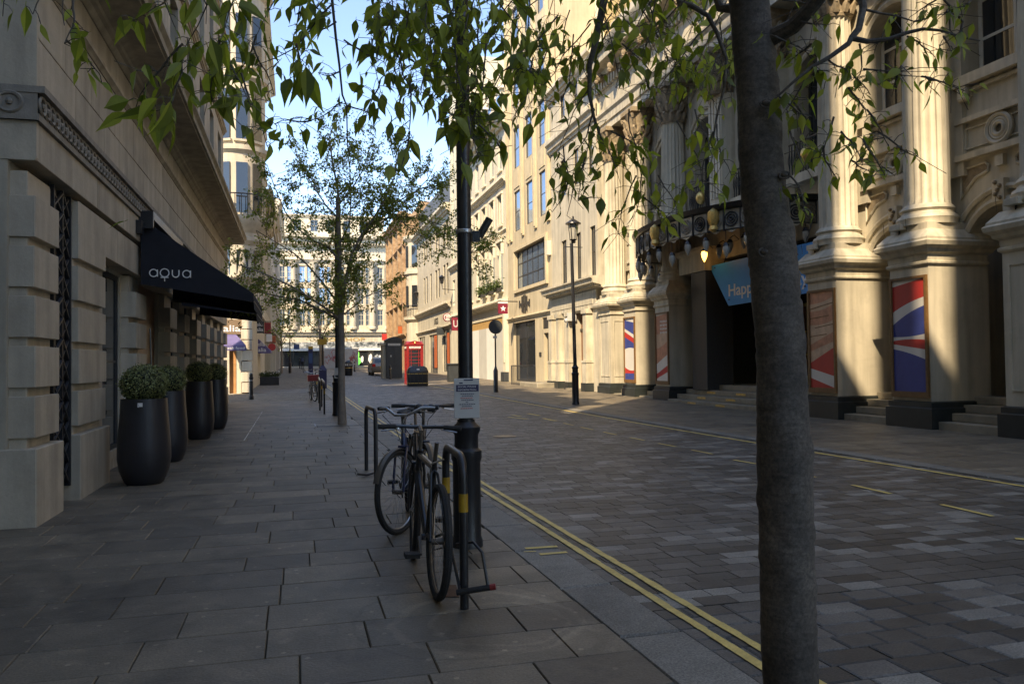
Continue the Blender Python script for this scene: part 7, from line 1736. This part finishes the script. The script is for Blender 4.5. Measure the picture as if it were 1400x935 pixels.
def small_tree(name_label, P, guides, D0, tips_per, nleaf, lsize, seed, trunk_r, px_m, trunk_pts, cat='tree', spread=.32, matn='leaf_far'):
    """guides: pixel polylines of the main limbs at distance Y = P.y, with own depth offsets"""
    rg = random.Random(seed); T = thing('street_tree', name_label, cat, P); Yt = P.y
    b = MB(); pts = [WY(px, py, Yt) for px, py in trunk_pts]; pts[0] = Vector((pts[0].x, Yt, P.z-.05)); n = len(pts)
    b.tube(pts, [trunk_r*1.25 if i == 0 else trunk_r*(1-.45*i/n) for i in range(n)], 12); b.build('trunk', 'bark_far', T)
    br = MB(); mats_ = []; tmpl = []
    vs, fs = [], []
    off = Vector(ORG[T.name])
    def leaf(Pp, s):
        d = Vector((rg.gauss(0, .7), rg.gauss(0, .7), rg.gauss(-.5, .5))).normalized(); a = Vector((rg.gauss(0, 1), rg.gauss(0, 1), rg.gauss(0, 1))); w = d.cross(a).normalized()*s*.24
        n0 = len(vs); q = Pp-off; e = q+d*s; m_ = q+d*s*.45; vs.extend([tuple(q), tuple(m_+w), tuple(e), tuple(m_-w)]); fs.append((n0, n0+1, n0+2, n0+3))
    def twig(p0, dirv, L, r, lev):
        p1 = p0+dirv*L; pts = wob(p0, p1, 4, .07, rg); grow(br, pts, r, r*.4, 5 if lev < 2 else 3)
        if lev >= 2:
            for k in range(nleaf):
                t = rg.uniform(.1, 1.1)*4; i = min(int(t), 3); Pp = pts[i].lerp(pts[i+1], min(t-i, 1.0))+Vector((rg.gauss(0, .035), rg.gauss(0, .035), rg.gauss(-.02, .035))); leaf(Pp, lsize*rg.uniform(.6, 1.25))
            return
        for k in range(5 if lev == 1 else 4):
            i = rg.randint(1, 4); dd = (dirv+Vector((rg.gauss(0, .6), rg.gauss(0, .6), rg.gauss(.0, .42)))).normalized(); twig(pts[i], dd, L*rg.uniform(.45, .75), r*.55, lev+1)
    for (pl, dy, r0) in guides:
        n = len(pl); pts = [WY(px, py, Yt+dy*i/(n-1)) for i, (px, py) in enumerate(pl)]
        grow(br, pts, r0, r0*.25, 7); tot = 0
        for i in range(n-1):
            a, c = pts[i], pts[i+1]; L = (c-a).length; cnt = max(1, int(L/tips_per))
            for k in range(cnt):
                q = a.lerp(c, (k+rg.random())/cnt); dd = ((c-a).normalized()*.6+Vector((rg.gauss(0, .6), rg.gauss(0, .8), rg.gauss(.12, .5)))).normalized(); twig(q, dd, spread*rg.uniform(.7, 1.4)*(1.3 if i < n-2 else 1), .008, 1)
    br.build('branch', 'bark_far', T)
    me = bpy.data.meshes.new('crown'); me.from_pydata(vs, [], fs); me.materials.append(M[matn]); me.update(); o = bpy.data.objects.new('crown', me); COL.objects.link(o); o.parent = T; o['kind'] = 'stuff'
    return T
FT = G(468, 580)
guides = [
    ([(467, 436), (464, 400), (464, 350), (463, 300), (462, 260), (455, 225), (450, 190), (455, 175)], .3, .045),
    ([(468, 430), (472, 385), (480, 350), (492, 325), (510, 300), (525, 275), (540, 240), (545, 205)], -.5, .04),
    ([(470, 385), (485, 350), (500, 315), (520, 300), (550, 296), (580, 300), (610, 310), (632, 320)], .6, .03),
    ([(464, 420), (455, 405), (440, 385), (420, 362), (400, 345), (375, 330), (350, 315)], .8, .03),
    ([(462, 355), (450, 338), (430, 330), (410, 315), (390, 290), (375, 255), (365, 225)], -.7, .028),
    ([(466, 437), (450, 425), (425, 408), (400, 392), (370, 378), (340, 366), (318, 360)], -.4, .03),
    ([(466, 438), (440, 425), (410, 410), (380, 405), (350, 398), (322, 395), (300, 388)], .3, .026),
    ([(463, 300), (445, 280), (425, 250), (410, 220), (395, 200)], .4, .02),
    ([(463, 280), (480, 260), (495, 235), (505, 205), (512, 185)], -.5, .02),
    ([(492, 325), (515, 310), (540, 290), (565, 265), (585, 245), (595, 225)], .3, .022),
    ([(520, 300), (545, 275), (575, 258), (600, 250), (620, 255)], -.3, .02),
    ([(470, 430), (485, 418), (500, 405), (515, 400), (532, 392)], .2, .018),
    ([(464, 335), (478, 305), (480, 270), (478, 235), (475, 200)], .5, .022),
    ([(545, 300), (570, 320), (600, 335), (625, 345), (655, 350)], -.2, .014),
    ([(640, 310), (655, 320), (665, 325)], 0, .01)]
small_tree('slender street tree in fresh leaf standing on the left pavement beyond the bicycles', FT, guides, 18.7, .15, 26, .075, 5, .085, 0, [(468, 582), (467, 540), (467, 500), (467, 460), (466, 436), (464, 380), (463, 320), (462, 270)], spread=.50)
P = Vector((WY(438, 500, 62).x, 62, gz(62)))
small_tree('small dense street tree beside the yellow sign farther down the kerb', P, [([(438, 470), (436, 440), (430, 420), (424, 412)], .5, .06), ([(438, 465), (448, 445), (456, 430)], -.5, .05), ([(437, 455), (425, 445), (417, 435)], .6, .05), ([(438, 460), (440, 430), (443, 405)], .0, .05), ([(438, 462), (452, 455), (460, 447)], .4, .04)], 62, .30, 9, .16, 8, .10, 0, [(438, 503), (438, 480), (437, 455)], spread=.9)
P = Vector((WY(385, 503, 80).x, 80, gz(80)))
small_tree('dark foliage tree over the signs at the far left', P, [([(385, 480), (384, 450), (378, 425), (374, 405)], .5, .07), ([(385, 470), (395, 450), (403, 430)], -.5, .05), ([(384, 460), (372, 445), (365, 432)], .6, .05), ([(385, 460), (388, 430), (392, 405)], .0, .05)], 80, .35, 8, .2, 9, .10, 0, [(385, 506), (385, 480), (384, 455)], spread=1.2)
